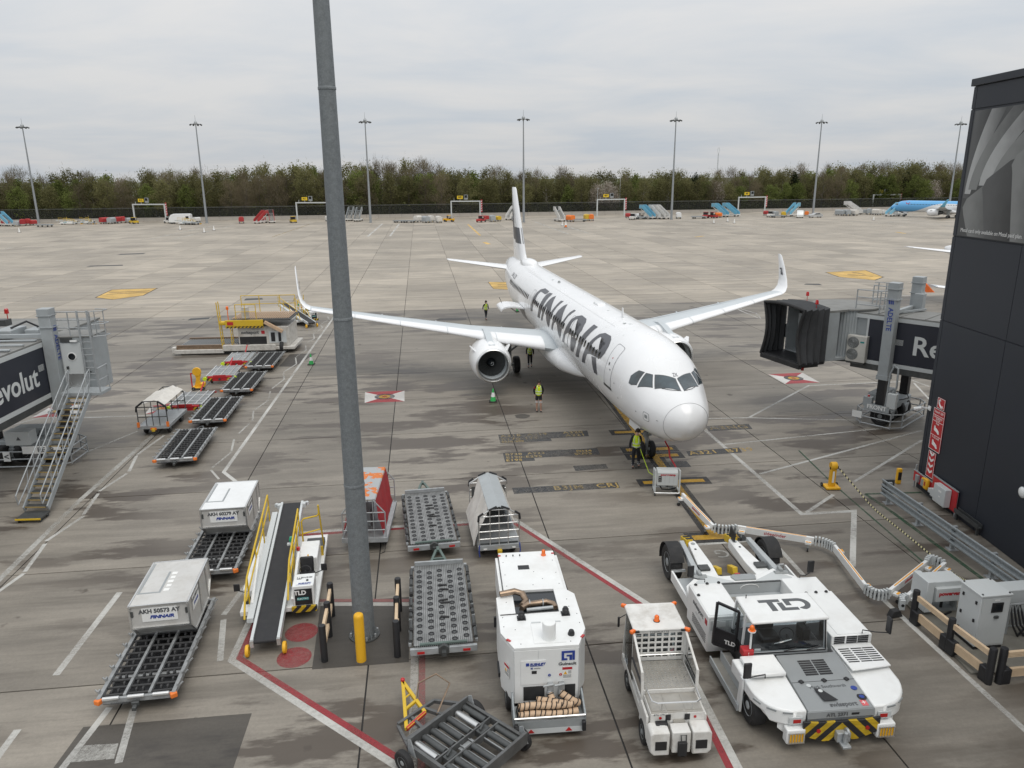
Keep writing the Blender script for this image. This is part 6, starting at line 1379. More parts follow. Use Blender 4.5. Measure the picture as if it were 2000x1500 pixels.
def rail_barrier(label, pts, group=None, h=1.0, low=True, feet=False, rw=.09):
    b = thing('rail_barrier', label, 'safety barrier', (0, 0), 0, group); P = [Vector((*p[:2], 0)) for p in pts]
    for p in P:
        B().lathe([(.095, 0), (.095, h - .03), (.085, h), (.02, h + .005)], 16, p).ob('post', BLACK, b, ang=50)
    for p, q in zip(P, P[1:]):
        d = (q - p).normalized(); n_ = Vector((-d.y, d.x, 0)); ang = math.atan2(d.y, d.x)
        for zc, hh in ((h - .20, .15), (.30, .24)) if low else ((h - .2, .13), (.42, .13)):
            a, c = p + d * .10, q - d * .10
            pr = []
            k = 7
            for i in range(k + 1):
                z = zc - hh / 2 + hh * i / k; pr.append((rw / 2 - (.006 if i % 2 else 0), z))
            ring = [n_ * u + Vector((0, 0, z)) for u, z in pr] + [n_ * (-u) + Vector((0, 0, z)) for u, z in pr[::-1]]
            B().loft([[a + r for r in ring], [c + r for r in ring]]).ob('rail', GRAIN, b, ang=20)
        if feet:
            for e, s in ((p, 1), (q, -1)): B().cb(e + d * .13 * s + Vector((0, 0, .22)), (.26, .2, .44), rz=ang).ob('rail_socket', BLACK, b, bev=.03)
    return b
rail_barrier('beige two-rail barrier on black posts beside the belt loader, left of the mast', [(-5.22, 17.8), (-5.36, 18.95), (-5.52, 20.0)], 'rail barriers round the mast', 1.12, low=False)
rail_barrier('beige two-rail barrier on black posts beside the castor dolly, right of the mast', [(-3.24, 17.98), (-3.40, 19.2), (-3.52, 20.25)], 'rail barriers round the mast', 1.12, low=False)
rail_barrier('long beige barrier with black posts guarding the grey power cabinet', [(11.83, 19.45), (12.05, 18.0), (12.33, 16.64)], h=1.05, feet=True)
rail_barrier('short beige barrier turning off to the side in front of the cabinet', [(12.62, 16.66), (14.6, 16.9), (16.6, 17.15)], h=1.05, feet=True)

# ------------------------------------------------------------------ dark terminal block, poster, emergency point
WALLM = pm('anthracite_cladding', (.024, .028, .037), .5, var=.12, sc=.35, dirt=.3, dcol=(.030, .033, .04), dsc=.5, spec=.4)
bd = thing('terminal_block', 'windowless dark anthracite terminal block with a grey poster on its side', 'building', (17.17, 29.42), 0)
B().box(.02, 14, -30, 0, 0, 16.0).ob('wall', WALLM, bd)
# cladding cassettes with open joints
ys = [0, -.22, -4.1, -8.1, -12.1, -16.1, -20.1, -24.1]
zsl = [(.0, 7.2), (7.22, 10.48), (10.50, 15.10), (15.12, 15.9)]
for i in range(len(ys) - 1):
    for z0, z1 in zsl:
        B().box(-.02, .019, ys[i + 1] + .012, ys[i] - .012, z0 + .012, z1 - .012).ob('cladding_panel', WALLM, bd)
for k in range(4): B().box(.04 + k * 3.4, 3.4 + k * 3.4, .001, .03, .02, 15.9).ob('cladding_panel', WALLM, bd)
B().box(-.10, 14.1, -30, .10, 15.92, 16.18).ob('coping', WALLM, bd, bev=.02)
po = thing('poster', 'large grey abstract printed poster on the dark terminal wall', 'poster', (17.15, 29.08, 10.54)); B().box(-.035, -.008, -7.3, 0, 0, 4.5).ob('print_sheet', pm('poster_ground', (.055, .057, .058), .4, var=.1, sc=.4), po)
# printed folds: curved light edges sweeping up and to the side
def fold(pts, w, m, k):
    b = B(); P = [Vector(p) for p in pts]
    for i in range(len(P) - 1):
        d = (P[i + 1] - P[i]); n2 = Vector((-d.y, d.x)).normalized()
        b.quad((-.036 - .001 * k, P[i].x, P[i].y), (-.036 - .001 * k, P[i + 1].x, P[i + 1].y), (-.036 - .001 * k, P[i + 1].x - w[i + 1], P[i + 1].y), (-.036 - .001 * k, P[i].x - w[i], P[i].y))
    return b.ob('printed_fold', m, po)
def gradm(name, lo, hi):
    m, n, l, b = _new(name)
    t = n.new('ShaderNodeTexCoord'); g = n.new('ShaderNodeSeparateXYZ'); l.new(t.outputs['Generated'], g.inputs[0])
    a = n.new('ShaderNodeTexNoise'); a.inputs['Scale'].default_value = 2; a.inputs['Detail'].default_value = 6; l.new(t.outputs['Object'], a.inputs['Vector'])
    ad = n.new('ShaderNodeMath'); ad.operation = 'MULTIPLY_ADD'; l.new(a.outputs['Fac'], ad.inputs[0]); ad.inputs[1].default_value = .35; l.new(g.outputs['Y'], ad.inputs[2])
    r = n.new('ShaderNodeValToRGB'); r.color_ramp.elements[0].position = .15; r.color_ramp.elements[0].color = (*lo, 1); r.color_ramp.elements[1].position = 1.1; r.color_ramp.elements[1].color = (*hi, 1)
    l.new(ad.outputs[0], r.inputs[0]); l.new(r.outputs[0], b.inputs['Base Color']); b.inputs['Roughness'].default_value = .4
    return m
F1 = gradm('fold_light', (.02, .021, .022), (.42, .425, .42)); F2 = gradm('fold_mid', (.02, .021, .022), (.22, .225, .22)); F3 = gradm('fold_dark', (.012, .013, .014), (.09, .092, .093))
for k, (y0, y1, w0, w1, m) in enumerate(((-.05, -.02, 1.0, .35, F3), (-1.0, -.10, .85, .35, F1), (-2.2, -.30, .9, .5, F2), (-3.0, -.9, 1.0, .7, F1), (-4.4, -1.6, 1.4, 1.0, F2), (-5.8, -2.6, 1.4, 1.2, F1))):
    n2 = 10
    fold([(y0 + (y1 - y0) * (1 - (1 - u) ** 1.7), 4.49 - 3.1 * u * (1 - .05 * k)) for u in (i / n2 for i in range(n2 + 1))], [w0 + (w1 - w0) * i / n2 for i in range(n2 + 1)], m, k)
for k, (y0, z0, m) in enumerate(((-.12, 1.05, F2), (-1.15, 1.75, F3), (-2.6, 2.55, F2))):
    B().add([(-.045 - .002 * k, y0, z0), (-.045 - .002 * k, y0 - .18, z0 + .32), (-.045 - .002 * k, y0 - 1.35, z0 + .95), (-.045 - .002 * k, y0 - 2.3, z0 + 1.2), (-.045 - .002 * k, y0 - 1.9, .02), (-.045 - .002 * k, y0 - .55, .02), (-.045 - .002 * k, y0 - .1, z0 - .25)], [(0, 1, 2, 3, 4, 5, 6)]).ob('printed_fold', m, po)
text('Metal card only available on Metal paid plan. 18+, T&Cs', .20, WPRINT, po, (-.058, -.22, .22), (90, 0, -90), align='LEFT', ext=.001)
# emergency telephone and stop signs
def wsign(name, label, y0, y1, z0, z1, cat='sign'):
    s = thing(name, label, cat, (17.14, y0, z0)); h, w = z1 - z0, y0 - y1
    B().box(-.022, -.001, -w, 0, 0, h).ob('board', RED, s)
    fr_ = B()
    for a in ((-w, 0, 0, .018), (-w, 0, h - .018, h), (-w, -w + .018, .0181, h - .0181), (-.018, 0, .0181, h - .0181)): fr_.box(-.026, -.0225, a[0], a[1], a[2], a[3])
    fr_.ob('border', WPRINT, s); return s, w, h
def sx_(y, z): return (-.026, y, z)
s1, w, h = wsign('telephone_sign', 'red emergency telephone sign topping the stack on the dark wall', 28.71, 28.20, 3.75, 4.18)
B().tube([(-.03, -w * .40, h * .82), (-.03, -w * .25, h * .70), (-.03, -w * .35, h * .40), (-.03, -w * .65, h * .16), (-.03, -w * .78, h * .26)], [.05, .035, .03, .035, .05], 8).ob('handset_symbol', WPRINT, s1)
s2, w, h = wsign('emergency_stop_sign', 'tall red emergency stop sign with pictured hands on the dark wall', 28.87, 28.09, 1.98, 3.71)
for z in (.62, 1.21, 1.46): B().box(-.0262, -.0224, -w + .02, -.02, z - .009, z + .009).ob('divider', WPRINT, s2)
for t_, z, sz in (('Stand 109', 1.60, .15), ('Emergency', 1.39, .13), ('STOP', 1.28, .13), ('Fuel', 1.13, .13), ('+ Aircraft', .54, .13)): text(t_, sz, WPRINT, s2, (-.026, -w / 2, z), (90, 0, -90))
for z in (.70, .10):
    B().ext([(-.20, z + .12), (-.20, z + .32), (-.28, z + .32), (-.28, z + .26), (-.40, z + .22), (-.52, z + .16), (-.58, z + .04), (-.50, z + .02), (-.40, z + .08), (-.30, z + .10)], -.030, -.0225, 'x').ob('hand_symbol', WPRINT, s2)
s3, w, h = wsign('arrow_sign', 'narrow red sign of white down chevrons on the dark wall', 28.80, 28.28, .80, 1.90)
for i in range(4):
    z = .14 + i * .25; B().ext([(-.10, z + .12), (-w / 2, z + .02), (-w + .10, z + .12), (-w + .10, z + .22), (-w / 2, z + .12), (-.10, z + .22)], -.030, -.0225, 'x').ob('chevron', WPRINT, s3)
s4 = thing('control_board', 'low red backboard carrying stop buttons and boxes at the wall foot', 'control board', (17.08, 29.5, .0))
for y0, y1, z0, z1 in ((0, -1.35, .28, .72), (-1.4, -3.1, .20, 1.05)):
    B().box(-.04, -.01, y1, y0, z0, z1).ob('board', RED, s4); B().box(-.05, .0, y1 - .03, y0 + .03, z1, z1 + .04).ob('board_cap', STEEL, s4)
for y in (-.05, -1.38, -3.05): B().box(-.02, .02, y - .03, y + .03, 0, 1.0).ob('support_post', STEEL, s4)
B().box(-.30, -.05, -2.75, -1.95, .25, .98).ob('grey_box', LGREY, s4, bev=.015); B().box(-.306, -.302, -2.5, -2.3, .75, .83).box(-.3061, -.302, -2.45, -2.35, .55, .6).ob('box_label', WPRINT, s4)
B().box(-.22, -.05, -1.85, -1.62, .30, .62).ob('grey_box', LGREY, s4, bev=.012); B().box(-.18, -.05, -1.55, -1.38, .34, .52).ob('grey_box', LGREY, s4, bev=.012)
B().box(-.20, -.05, -1.28, -1.0, .34, .80).ob('stop_box', YELB, s4, bev=.05); text('II', .22, REDL, s4, (-.205, -1.14, .57), (90, 0, -90), off=.01)
for y in (-.85, -.40): B().box(-.15, -.05, y - .1, y + .1, .36, .66).ob('switch_box', MGREY, s4, bev=.01); 
B().lathe([(.06, 0), (.07, .04), (.03, .08)], 10, (-.10, -.85, .66)).ob('stop_button', YELB, s4)
for k in range(5): B().tube([(-.06, -.4 - k * .35, .36), (-.10, -.5 - k * .35, .18), (-.05, -.9 - k * .35, .10), (-.05, -1.6 - k * .3, .08)], .016, 5).ob('cable', BLACK, s4)
ct = thing('cable_tray', 'dark cable tray running along the wall foot', 'cable tray', (17.05, 26.3, .0)); B().box(-.12, .05, -1.5, 0, .30, .34).box(-.12, -.09, -1.5, 0, .3401, .46).box(.03, .06, -1.5, 0, .3401, .48).ob('tray', DSTEEL, ct); B().box(-.05, .03, -.1, -.02, 0, .30).box(-.05, .03, -1.4, -1.32, 0, .30).ob('bracket', DSTEEL, ct)
B().tube([(-.03, 0, .37), (-.04, -.6, .38), (-.02, -1.1, .37), (-.06, -1.45, .30)], .03, 6).ob('cable', BLACK, ct)
sc_ = thing('security_camera', 'white security camera on the corner of the dark wall', 'camera', (17.14, 29.2, 3.55)); B().box(-.04, .0, -.08, .08, -.08, .1).bar((-.03, 0, 0), (-.30, .12, .02), .05).ob('bracket', WHITE, sc_); B().rod((-.30, .12, -.02), (-.55, .20, -.08), .075, 12).ob('housing', WHITE, sc_)
wl_ = thing('wall_lamp', 'round white bulkhead lamp on the dark wall', 'lamp', (17.14, 23.15, 2.48)); B().lathe([(.19, 0), (.18, -.05), (.10, -.09), (.01, -.10)], 18, (0, 0, 0), 'x').ob('lens', WHITE, wl_, ang=60); B().lathe([(.20, .0), (.20, -.03)], 18, (0, 0, 0), 'x').ob('rim', MGREY, wl_)
yb = thing('yellow_post', 'short yellow post by the guardrail end at the wall corner', 'post', (16.55, 29.75)); B().box(-.1, .1, -.08, .08, 0, .7).ob('case', YELB, yb, bev=.03); B().box(-.07, .07, -.1, -.081, .2, .55).ob('panel', BLACK, yb)

# ------------------------------------------------------------------ two-rail steel guardrail
gr_ = thing('guardrail', 'long galvanised double beam guardrail in front of the dark wall', 'guardrail', (0, 0))
ga_, gb_ = Vector((15.02, 28.1, 0)), Vector((16.6, 11.5, 0)); gd = (gb_ - ga_).normalized(); gn = Vector((-gd.y, gd.x, 0))
WP = [(-.155, .03), (-.13, .06), (-.09, .06), (-.045, -.02), (.045, -.02), (.09, .06), (.13, .06), (.155, .03)]
for z in (.78, .42):
    for k in range(4):
        a, b2 = ga_ + gd * (k * 4.2), ga_ + gd * (k * 4.2 + 4.28)
        o_ = k % 2 * .006
        ring = [(u + o_, zz) for zz, u in WP] + [(u + o_ - .006, zz) for zz, u in WP[::-1]]
        B().loft([[a - gn * u + Vector((0, 0, z + zz)) for u, zz in ring], [b2 - gn * u + Vector((0, 0, z + zz)) for u, zz in ring]]).ob('beam', GALV, gr_, ang=15)
        for e in (.1, .2): B().cb(a + gd * e - gn * .03 + Vector((0, 0, z)), (.05, .05, .02)).ob('splice_bolt', DSTEEL, gr_)
B().cb(ga_ + gn * .25 + Vector((0, 0, .62)), (.45, .08, .5)).ob('end_plate', DSTEEL, gr_)
for k in range(9):
    p = ga_ + gd * (.35 + k * 1.95) + gn * .10
    B().cb(p + Vector((0, 0, .45)), (.10, .14, .9), rz=math.atan2(gd.y, gd.x)).cb(p + Vector((0, 0, .012)), (.32, .30, .022)).ob('post', STEEL, gr_)

# ------------------------------------------------------------------ power cabinet and neighbours
cbn = thing('power_cabinet', 'tall pale grey electrical cabinet with a small dark display', 'cabinet', (13.12, 18.42), 7.0)
B().box(-.42, .42, -.38, .38, 0, .16).ob('plinth', BLACK, cbn); B().box(-.44, .44, -.40, .40, .16, 1.70).ob('case', LGREY, cbn, bev=.01); B().box(-.47, .47, -.43, .43, 1.70, 1.75).ob('roof', LGREY, cbn, bev=.01)
B().box(-.40, .40, -.415, -.402, .22, 1.64).ob('door', LGREY, cbn); B().box(-.12, .22, -.44, -.416, 1.22, 1.52).ob('display_frame', BLACK, cbn, bev=.01); B().box(-.07, .17, -.444, -.441, 1.28, 1.47).ob('screen', DKG, cbn)
B().cb((.05, -.44, 1.08), (.12, .05, .07)).ob('switch', DSTEEL, cbn); B().box(-.05, .1, -.42, -.416, 1.57, 1.61).ob('name_plate', WPRINT, cbn)
for x in (-.455,):
    for y in (-.25, .25):
        for z in (.4, .9, 1.45): B().cb((x, y, z), (.03, .05, .09)).ob('hinge', BLACK, cbn)
for x in (-.40, .40):
    for y in (-.36, .36): B().lathe([(.025, 0), (.025, .03)], 6, (x, y, 1.75)).ob('lifting_bolt', DSTEEL, cbn)
pl_ = B().box(11.2, 17.0, 17.0, 20.6, .002, .06).ob('concrete_plinth', pm('plinth_concrete', (.19, .18, .155), .85, var=.25, sc=1.5, dirt=.5, dcol=(.08, .075, .05), dsc=1)); tag(pl_, 'low concrete plinth below the electrical cabinet', kind='structure')
pl_.location = (.9, 0, 0)
fn = thing('cabinet_rack', 'galvanised fence and small enclosure behind the electrical cabinet', 'enclosure', (14.7, 18.9), 7); B().box(-.5, .6, .2, .7, .5, 1.25).ob('enclosure', LGREY, fn, bev=.02); B().rod((-.6, -.1, .06), (-.6, -.1, 1.0), .03).rod((-.6, -.1, 1.0), (.9, -.1, 1.0), .03).rod((.9, -.1, .06), (.9, -.1, 1.0), .03).rod((-.6, -.1, .3), (.9, -.1, .3), .02).ob('fence_frame', STEEL, fn)
rm = B().rod((0, 0, .3), (0, 0, 1.0), .012, 6).mesh('fence_bar', STEEL)
for i in range(12): put('fence_bar', rm, fn, loc=(-.5 + i * .12, -.1, 0))
for k in range(4): B().tube([(-.5 + k * .1, .0, .9), (-.55 + k * .12, -.25, .4), (-.4 + k * .2, -.3, .1), (.2 + .1 * k, .1, .08)], .03, 6).ob('cable', BLACK, fn)
wb = thing('wheel_chock', 'small black rubber wheel chock beside the barrier end', 'wheel chock', (11.45, 19.75), 15); B().ext([(-.22, .005), (.22, .005), (.10, .22), (-.12, .22)], -.1, .1, 'y').ob('block', RUBBER, wb, bev=.02)
# ground power trolley and articulated cable arm
def trolley(label, loc, rz, word):
    t = thing('power_trolley', label, 'power trolley', loc, rz, 'ground power trolleys'); f = B()
    for x in (-.50, .50):
        f.bar((x, -.28, .14), (x, -.28, 1.12), .06).bar((x, .28, .14), (x, .28, 1.02), .06).bar((x, -.28, 1.10), (x, .28, 1.0), .06).bar((x, -.28, .16), (x, .28, .16), .06)
    f.bar((-.5, .28, .16), (.5, .28, .16), .05); f.ob('frame', LGREY, t); B().rod((-.52, -.30, .12), (.52, -.30, .12), .035).ob('push_bar', ALU, t)
    B().ext([(-.26, .44), (.24, .44), (.24, .98), (.10, 1.12), (-.18, 1.12), (-.26, 1.0)], -.43, .43, 'x').ob('unit', LGREY, t, bev=.015)
    text(word, .115, RPRINT, t, (.02, -.265, .92), FRONT, off=.006, sx=1.1); B().box(-.37, -.24, -.268, -.261, .60, .86).ob('socket_panel', BLACK, t)
    for x, z in ((-.335, .80), (-.28, .80), (-.31, .72), (-.335, .65), (-.28, .65)): B().lathe([(.014, -.004), (.014, 0)], 8, (x, -.269, z), 'y').ob('socket', WPRINT, t)
    for x in (-.10, .08, .26): B().box(x - .003, x + .003, -.264, -.2605, .56, .86).ob('panel_seam', MGREY, t)
    for x in (-.5, .5):
        for y in (-.3, .3): wheel(t, (x, y, .075), .075, .05, rim=LGREY)
    rb = B().box(-.012, .012, -.03, .03, 0, .26).mesh('chain_link', LGREY)
    for i in range(7): put('chain_link', rb, t, loc=(.12 + i * .055, .05, .16))
    B().tube([(-.3, -.1, .42), (-.2, -.15, .24), (.1, -.1, .20), (.4, 0, .24)], .03, 6).tube([(-.1, .1, .42), (.0, .1, .28), (.3, .1, .26)], .03, 6).ob('cable', BLACK, t)
    return t
pt1 = trolley('small pale grey power trolley standing under the airliner nose', (6.42, 28.95), -4, 'powervamp')
pt2 = thing('power_station', 'squat pale grey power unit with red lettering behind the beige barrier', 'power unit', (12.85, 20.1), 6)
B().box(-.55, .55, -.30, .30, .45, 1.12).ob('case', LGREY, pt2, bev=.02); B().box(-.62, -.40, -.36, .36, .15, 1.16).box(.40, .58, .0, .34, .06, .45).ob('frame', LGREY, pt2, bev=.015); B().box(-.35, .62, -.42, .08, .52, .96).ob('front_case', LGREY, pt2, bev=.015)
text('powervamp', .17, RPRINT, pt2, (.14, -.424, .78), FRONT, off=.008); B().box(-.50, .55, -.22, .28, .06, .14).box(-.50, -.42, -.2, .28, .14, .45).box(.45, .53, -.2, .28, .14, .45).ob('stand', MGREY, pt2)
B().rod((.1, -.1, .1), (.1, -.1, .52), .04).ob('feed_pipe', BLACK, pt2); B().tube([(-.2, .0, .5), (-.4, -.3, .2), (-.2, -.5, .08), (.3, -.3, .08)], .035, 6).ob('cable', BLACK, pt2)
sn = thing('cable_crocodile', 'white and orange articulated cable arm snaking from trolley to power unit', 'cable arm', (0, 0))
joints = [(6.86, 27.88, 0.35), (7.35, 24.99, 0.35), (8.21, 24.93, 0.35), (10.63, 23.93, 0.35), (11.13, 23.39, 0.35), (11, 20.78, 0.35), (11.6, 20.47, 0.35), (13.68, 22.24, 0.35), (14.24, 22.13, 0.35), (12, 20.17, 0.35)]
OS = pm('orange_stripe', (.78, .36, .04), .5, var=.1)
def arm(p, q, flip=1):
    p, q = Vector(p), Vector(q); d = (q - p); L = d.length; d.normalize(); ang = math.atan2(d.y, d.x)
    e = bpy.data.objects.new('arm_segment', B().box(0, L, -.05, .05, -.12, .12).mesh('arm_segment', WHITE)); COL.objects.link(e); e.parent = sn; e.location = p; e.rotation_euler = (0, 0, ang)
    B().box(L * .12, L * .9, -.022, .022, .121, .126).ob('orange_stripe', OS, e)
    s_ = -1 if (Vector((-d.y, d.x)).y > 0) else 1
    text('sidewinder', .17, RPRINT, e, (L * .5, s_ * .053, .0), (90, 0, 0 if s_ < 0 else 180), off=.002)
    for x in (.18, L - .18):
        B().box(x - .11, x + .11, s_ * .06, s_ * .24, -.10, .0).ob('outrigger', WHITE, e, bev=.02); B().box(x - .09, x + .09, s_ * .16, s_ * .23, .001, .006).ob('orange_stripe', OS, e)
        B().lathe([(.07, -.025), (.07, .025)], 12, (x, s_ * .22, -.28), 'x').ob('castor_wheel', RUBBER, e); B().bar((x, s_ * .22, -.26), (x, s_ * .22, -.1), .04).ob('castor_fork', MGREY, e)
for i in (0, 2, 4, 6, 8): arm(joints[i], joints[i + 1])
lk = B().box(-.03, .03, -.07, .07, -.16, .16).mesh('chain_link', LGREY)
def chain(p, q, bulge, n=7):
    p, q = Vector(p), Vector(q); nn = Vector((-(q - p).y, (q - p).x, 0)).normalized()
    for i in range(n):
        u = (i + .5) / n; c = p.lerp(q, u) + nn * bulge * math.sin(math.pi * u); d = (q - p) + nn * bulge * math.pi * math.cos(math.pi * u)
        put('chain_link', lk, sn, loc=c, rot=(0, 0, math.atan2(d.y, d.x)))
    B().tube([p.lerp(q, i / 8) + nn * bulge * math.sin(math.pi * i / 8) for i in range(9)], .05, 6).ob('cable', BLACK, sn)
chain(joints[1], joints[2], -.12); chain(joints[3], joints[4], .12); chain(joints[5], joints[6], -.28, 8); chain(joints[7], joints[8], .35, 8); chain((joints[9][0] - .3, joints[9][1] - .35, .3), joints[9], .1, 6)
# aircraft power lead and headset lead
ld = thing('power_lead', 'dark red power lead hanging from the airliner belly to the trolley', 'cable', (0, 0))
B().tube([(6.52, 30.05, 1.9), (6.75, 30.3, 1.5), (6.72, 29.9, 1.25), (6.85, 29.4, 1.05), (6.86, 29.15, 1.0)], .035, 7).ob('cable', RPRINT, ld)
hl = thing('headset_lead', 'thin yellow headset lead running from the nose gear worker to the trolley', 'cable', (0, 0))
B().tube([(5.75, 31.55, 1.0), (5.82, 31.2, .75), (5.95, 30.4, .35), (6.05, 29.6, .5), (5.95, 29.0, .6)], .014, 5).ob('cable', HIVIS, hl)
# retractable belt post and its striped tape
yp = thing('belt_post', 'yellow wheeled post holding the end of a striped tape', 'barrier post', (13.5, 29.3), 0)
B().box(-.30, .30, -.26, .26, .03, .13).ob('base', YELB, yp, bev=.03); B().box(-.12, .12, -.09, .09, .13, .98).ob('column', YELB, yp, bev=.02); B().lathe([(.16, -.12), (.17, -.10), (.17, .10), (.16, .12)], 16, (0, 0, 1.02), 'x').ob('reel_housing', YELB, yp); B().box(-.04, .04, -.105, -.091, .3, .8).ob('label_strip', WPRINT, yp); B().cb((.16, 0, .95), (.10, .08, .12)).ob('tape_clip', BLACK, yp)
for x in (-.32, .32): wheel(yp, (x, .22, .09), .09, .06)
tape = thing('barrier_tape', 'long yellow and black striped tape sagging from the post to the cabinet', 'tape', (0, 0))
tpts = [Vector((13.7, 29.2, .93)), Vector((14.05, 28.4, .45)), Vector((14.25, 27.6, .13)), Vector((14.3, 26.9, .05)), Vector((14.42, 25.2, .05)), Vector((14.5, 23.4, .06)), Vector((14.35, 21.6, .25)), Vector((13.6, 19.3, 1.2)), Vector((13.4, 18.8, 1.5))]
STR = hazard('tape_stripes', (.72, .62, .30), (.02, .02, .02), .085, 0.0)
# alternate black and yellow lengths as separate pieces
acc = []
for a, b2 in zip(tpts, tpts[1:]):
    n2 = max(1, int((b2 - a).length / .085))
    for i in range(n2): acc.append((a.lerp(b2, i / n2), a.lerp(b2, (i + 1) / n2)))
tb1, tb2 = B(), B(); PALE = pm('tape_pale', (.72, .66, .38), .5, var=.05)
for i, (a, b2) in enumerate(acc):
    (tb1 if i % 2 else tb2).quad((a.x, a.y, a.z - .03), (b2.x, b2.y, b2.z - .03), (b2.x + .015, b2.y, b2.z + .03), (a.x + .015, a.y, a.z + .03))
tag(tb1.ob('stripe', PALE, tape), kind='stuff'); tag(tb2.ob('stripe', BLACK, tape), kind='stuff')

# ------------------------------------------------------------------ passenger boarding bridges
def railing(b, pts, h=1.1, r=.025, mids=1):
    P = [Vector(p) for p in pts]; up = Vector((0, 0, h))
    b.tube([p + up for p in P], r, 6)
    for k in range(1, mids + 1): b.tube([p + up * k / (mids + 1) for p in P], r * .8, 6)
    for p in P: b.rod(p, p + up, r, 6)
    return b
def bogie(br, side, word):
    """wheel bogie below the columns with its tubular guard"""
    B().box(-1.75, 1.75, -.35, .35, .75, 1.15).ob('bogie_beam', BGREY, br, bev=.03)
    for s in (-1, 1): B().box(s * .95 - .35, s * .95 + .35, -.45, .45, .35, .80).ob('wheel_carrier', BGREY, br, bev=.03)
    for x in (-1.35, -.55, .55, 1.35): wheel(br, (x, 0, .52), .52, .36)
    g = B(); W, D = 2.05, 1.15
    loop = [(-W, -D + .4), (-W + .5, -D), (W - .5, -D), (W, -D + .4), (W, D - .4), (W - .5, D), (-W + .5, D), (-W, D - .4), (-W, -D + .4)]
    for z in (.16, .52, .88): g.tube([(x, y, z) for x, y in loop], .035, 6)
    for x, y in loop[:-1]: g.rod((x, y, .1), (x, y, .9), .035, 6)
    g.ob('bogie_guard', STEEL, br)
    B().box(-1.0, 1.0, .2, .95, 1.15, 1.55).ob('gear_box', BGREY, br, bev=.04); B().tube([(.4, .0, 1.5), (.6, -.5, 1.45), (.3, -.7, 1.3), (-.4, -.5, 1.3)], .03, 6).ob('cable', BLACK, br)
def colm(br, x, top, zt=2.6):
    B().box(x - .26, x + .26, -.26, .26, zt, top).ob('column', BGREY, br, bev=.02); B().box(x - .30, x + .30, -.30, .30, top, top + .06).box(x - .27, x + .27, -.27, .27, top + .06, top + .34).ob('column_head', BGREY, br, bev=.01)
    B().box(x - .20, x + .20, -.20, .20, .8, zt + .3).ob('inner_column', BLACK, br); B().box(x - .29, x + .29, -.29, .29, zt - .02, zt + .22).ob('column_collar', BGREY, br)
    B().box(x - .31, x + .31, -.31, .31, top - .52, top - .48).ob('column_band', BGREY, br)
def tunnel(br, y0, y1, face, zf=3.30, zr=5.85, w=1.3):
    B().box(-w + .05, w - .05, y0, y1, zf, zr - .08).ob('tunnel', BGREY, br)
    B().box(-w - .03, w + .03, y0, y1, zr - .08, zr).ob('tunnel_roof', ROOFG, br)
    for s in (-1, 1):
        B().box(s * w - .05, s * w + .05, y0, y1 + .02, zr - .28, zr - .081).ob('roof_rail', LGREY, br); B().box(s * w - .06, s * w + .06, y0, y1 + .02, zf - .10, zf + .10).ob('floor_rail', LGREY, br); B().box(s * w - .04, s * w + .04, y0, y1, zf - .42, zf - .11).ob('track_beam', DSTEEL, br)
    n = int((y1 - y0) / 1.15)
    for i in range(n + 1): B().box(-w, w, y0 + i * 1.15 - .02, y0 + i * 1.15 + .02, zr, zr + .03).ob('roof_rib', ROOFG, br)
# right-hand bridge with its cab swung towards the aircraft
rb_ = thing('boarding_bridge', 'grey boarding bridge with black bellows cab emerging beside the dark building', 'boarding bridge', (20.48, 38.47), 43, 'passenger boarding bridges')
tunnel(rb_, -13, 1.9, -1)
for i, (a, b2) in enumerate(((-3.2, 1.15), (-7.6, -3.24), (-12, -7.64))): B().box(-1.345, -1.30, a, b2, 3.42, 5.55).ob('advert_panel', NAVY, rb_)
B().box(-1.36, -1.28, 1.16, 1.26, 3.35, 5.62).ob('panel_frame', LGREY, rb_)
LETT = pm('advert_lettering', (.62, .64, .63), .45, var=.04)
text('Revolut', 1.35, LETT, rb_, (-1.352, -1.05, 4.42), (90, 0, -90), align='LEFT', off=.022, ext=.004)
for i in range(6): B().box(-1.352, -1.346, -.62, -.10, 4.40 + i * .05, 4.42 + i * .05).ob('small_print', LETT, rb_)
for s in (-1, 1): colm(rb_, s * 1.62, 7.25)
B().box(-1.35, 1.35, -.10, .10, 5.95, 6.12).bar((-1.3, .3, 5.92), (1.3, -.6, 5.95), .10).ob('cross_beam', BGREY, rb_); B().box(1.0, 1.45, -.5, -.05, 5.9, 6.75).ob('motor_box', BGREY, rb_)
text('ADELTE', .34, BLUE, rb_, (-1.885, 0, 5.75), (0, 90, 180) if False else (90, 90, -90), off=.006); 
for k in range(3): B().ext([(-.12 + k * .09, 6.52), (-.06 + k * .09, 6.52), (-.02 + k * .09, 6.78), (-.08 + k * .09, 6.78)], -1.89, -1.882, 'x').ob('logo_bar', BLUE, rb_)
bogie(rb_, -1, 'FRONT')
B().box(-2.10, -2.07, -.62, .62, .95, 1.28).ob('sign_board', BGREY, rb_); text('FRONT', .30, WPRINT, rb_, (-2.105, 0, 1.12), (90, 0, -90), off=.008)
B().box(-2.1, -1.85, -.9, -.45, 1.2, 2.0).ob('switch_cabinet', LGREY, rb_, bev=.02); B().box(-2.05, -1.75, .3, .75, 1.1, 1.6).ob('motor_box', BGREY, rb_, bev=.03); B().lathe([(.06, 0), (.06, .1)], 10, (-1.95, .5, 1.6)).ob('stop_button', REDL, rb_)
B().tube([(-1.9, -.35, 1.2), (-1.9, -.40, 3.0), (-1.9, -.55, 3.45), (-1.9, -.75, 3.3), (-1.9, -.78, 2.3), (-1.88, -.6, 2.0)], .05, 8).ob('cable_conduit', BGREY, rb_)
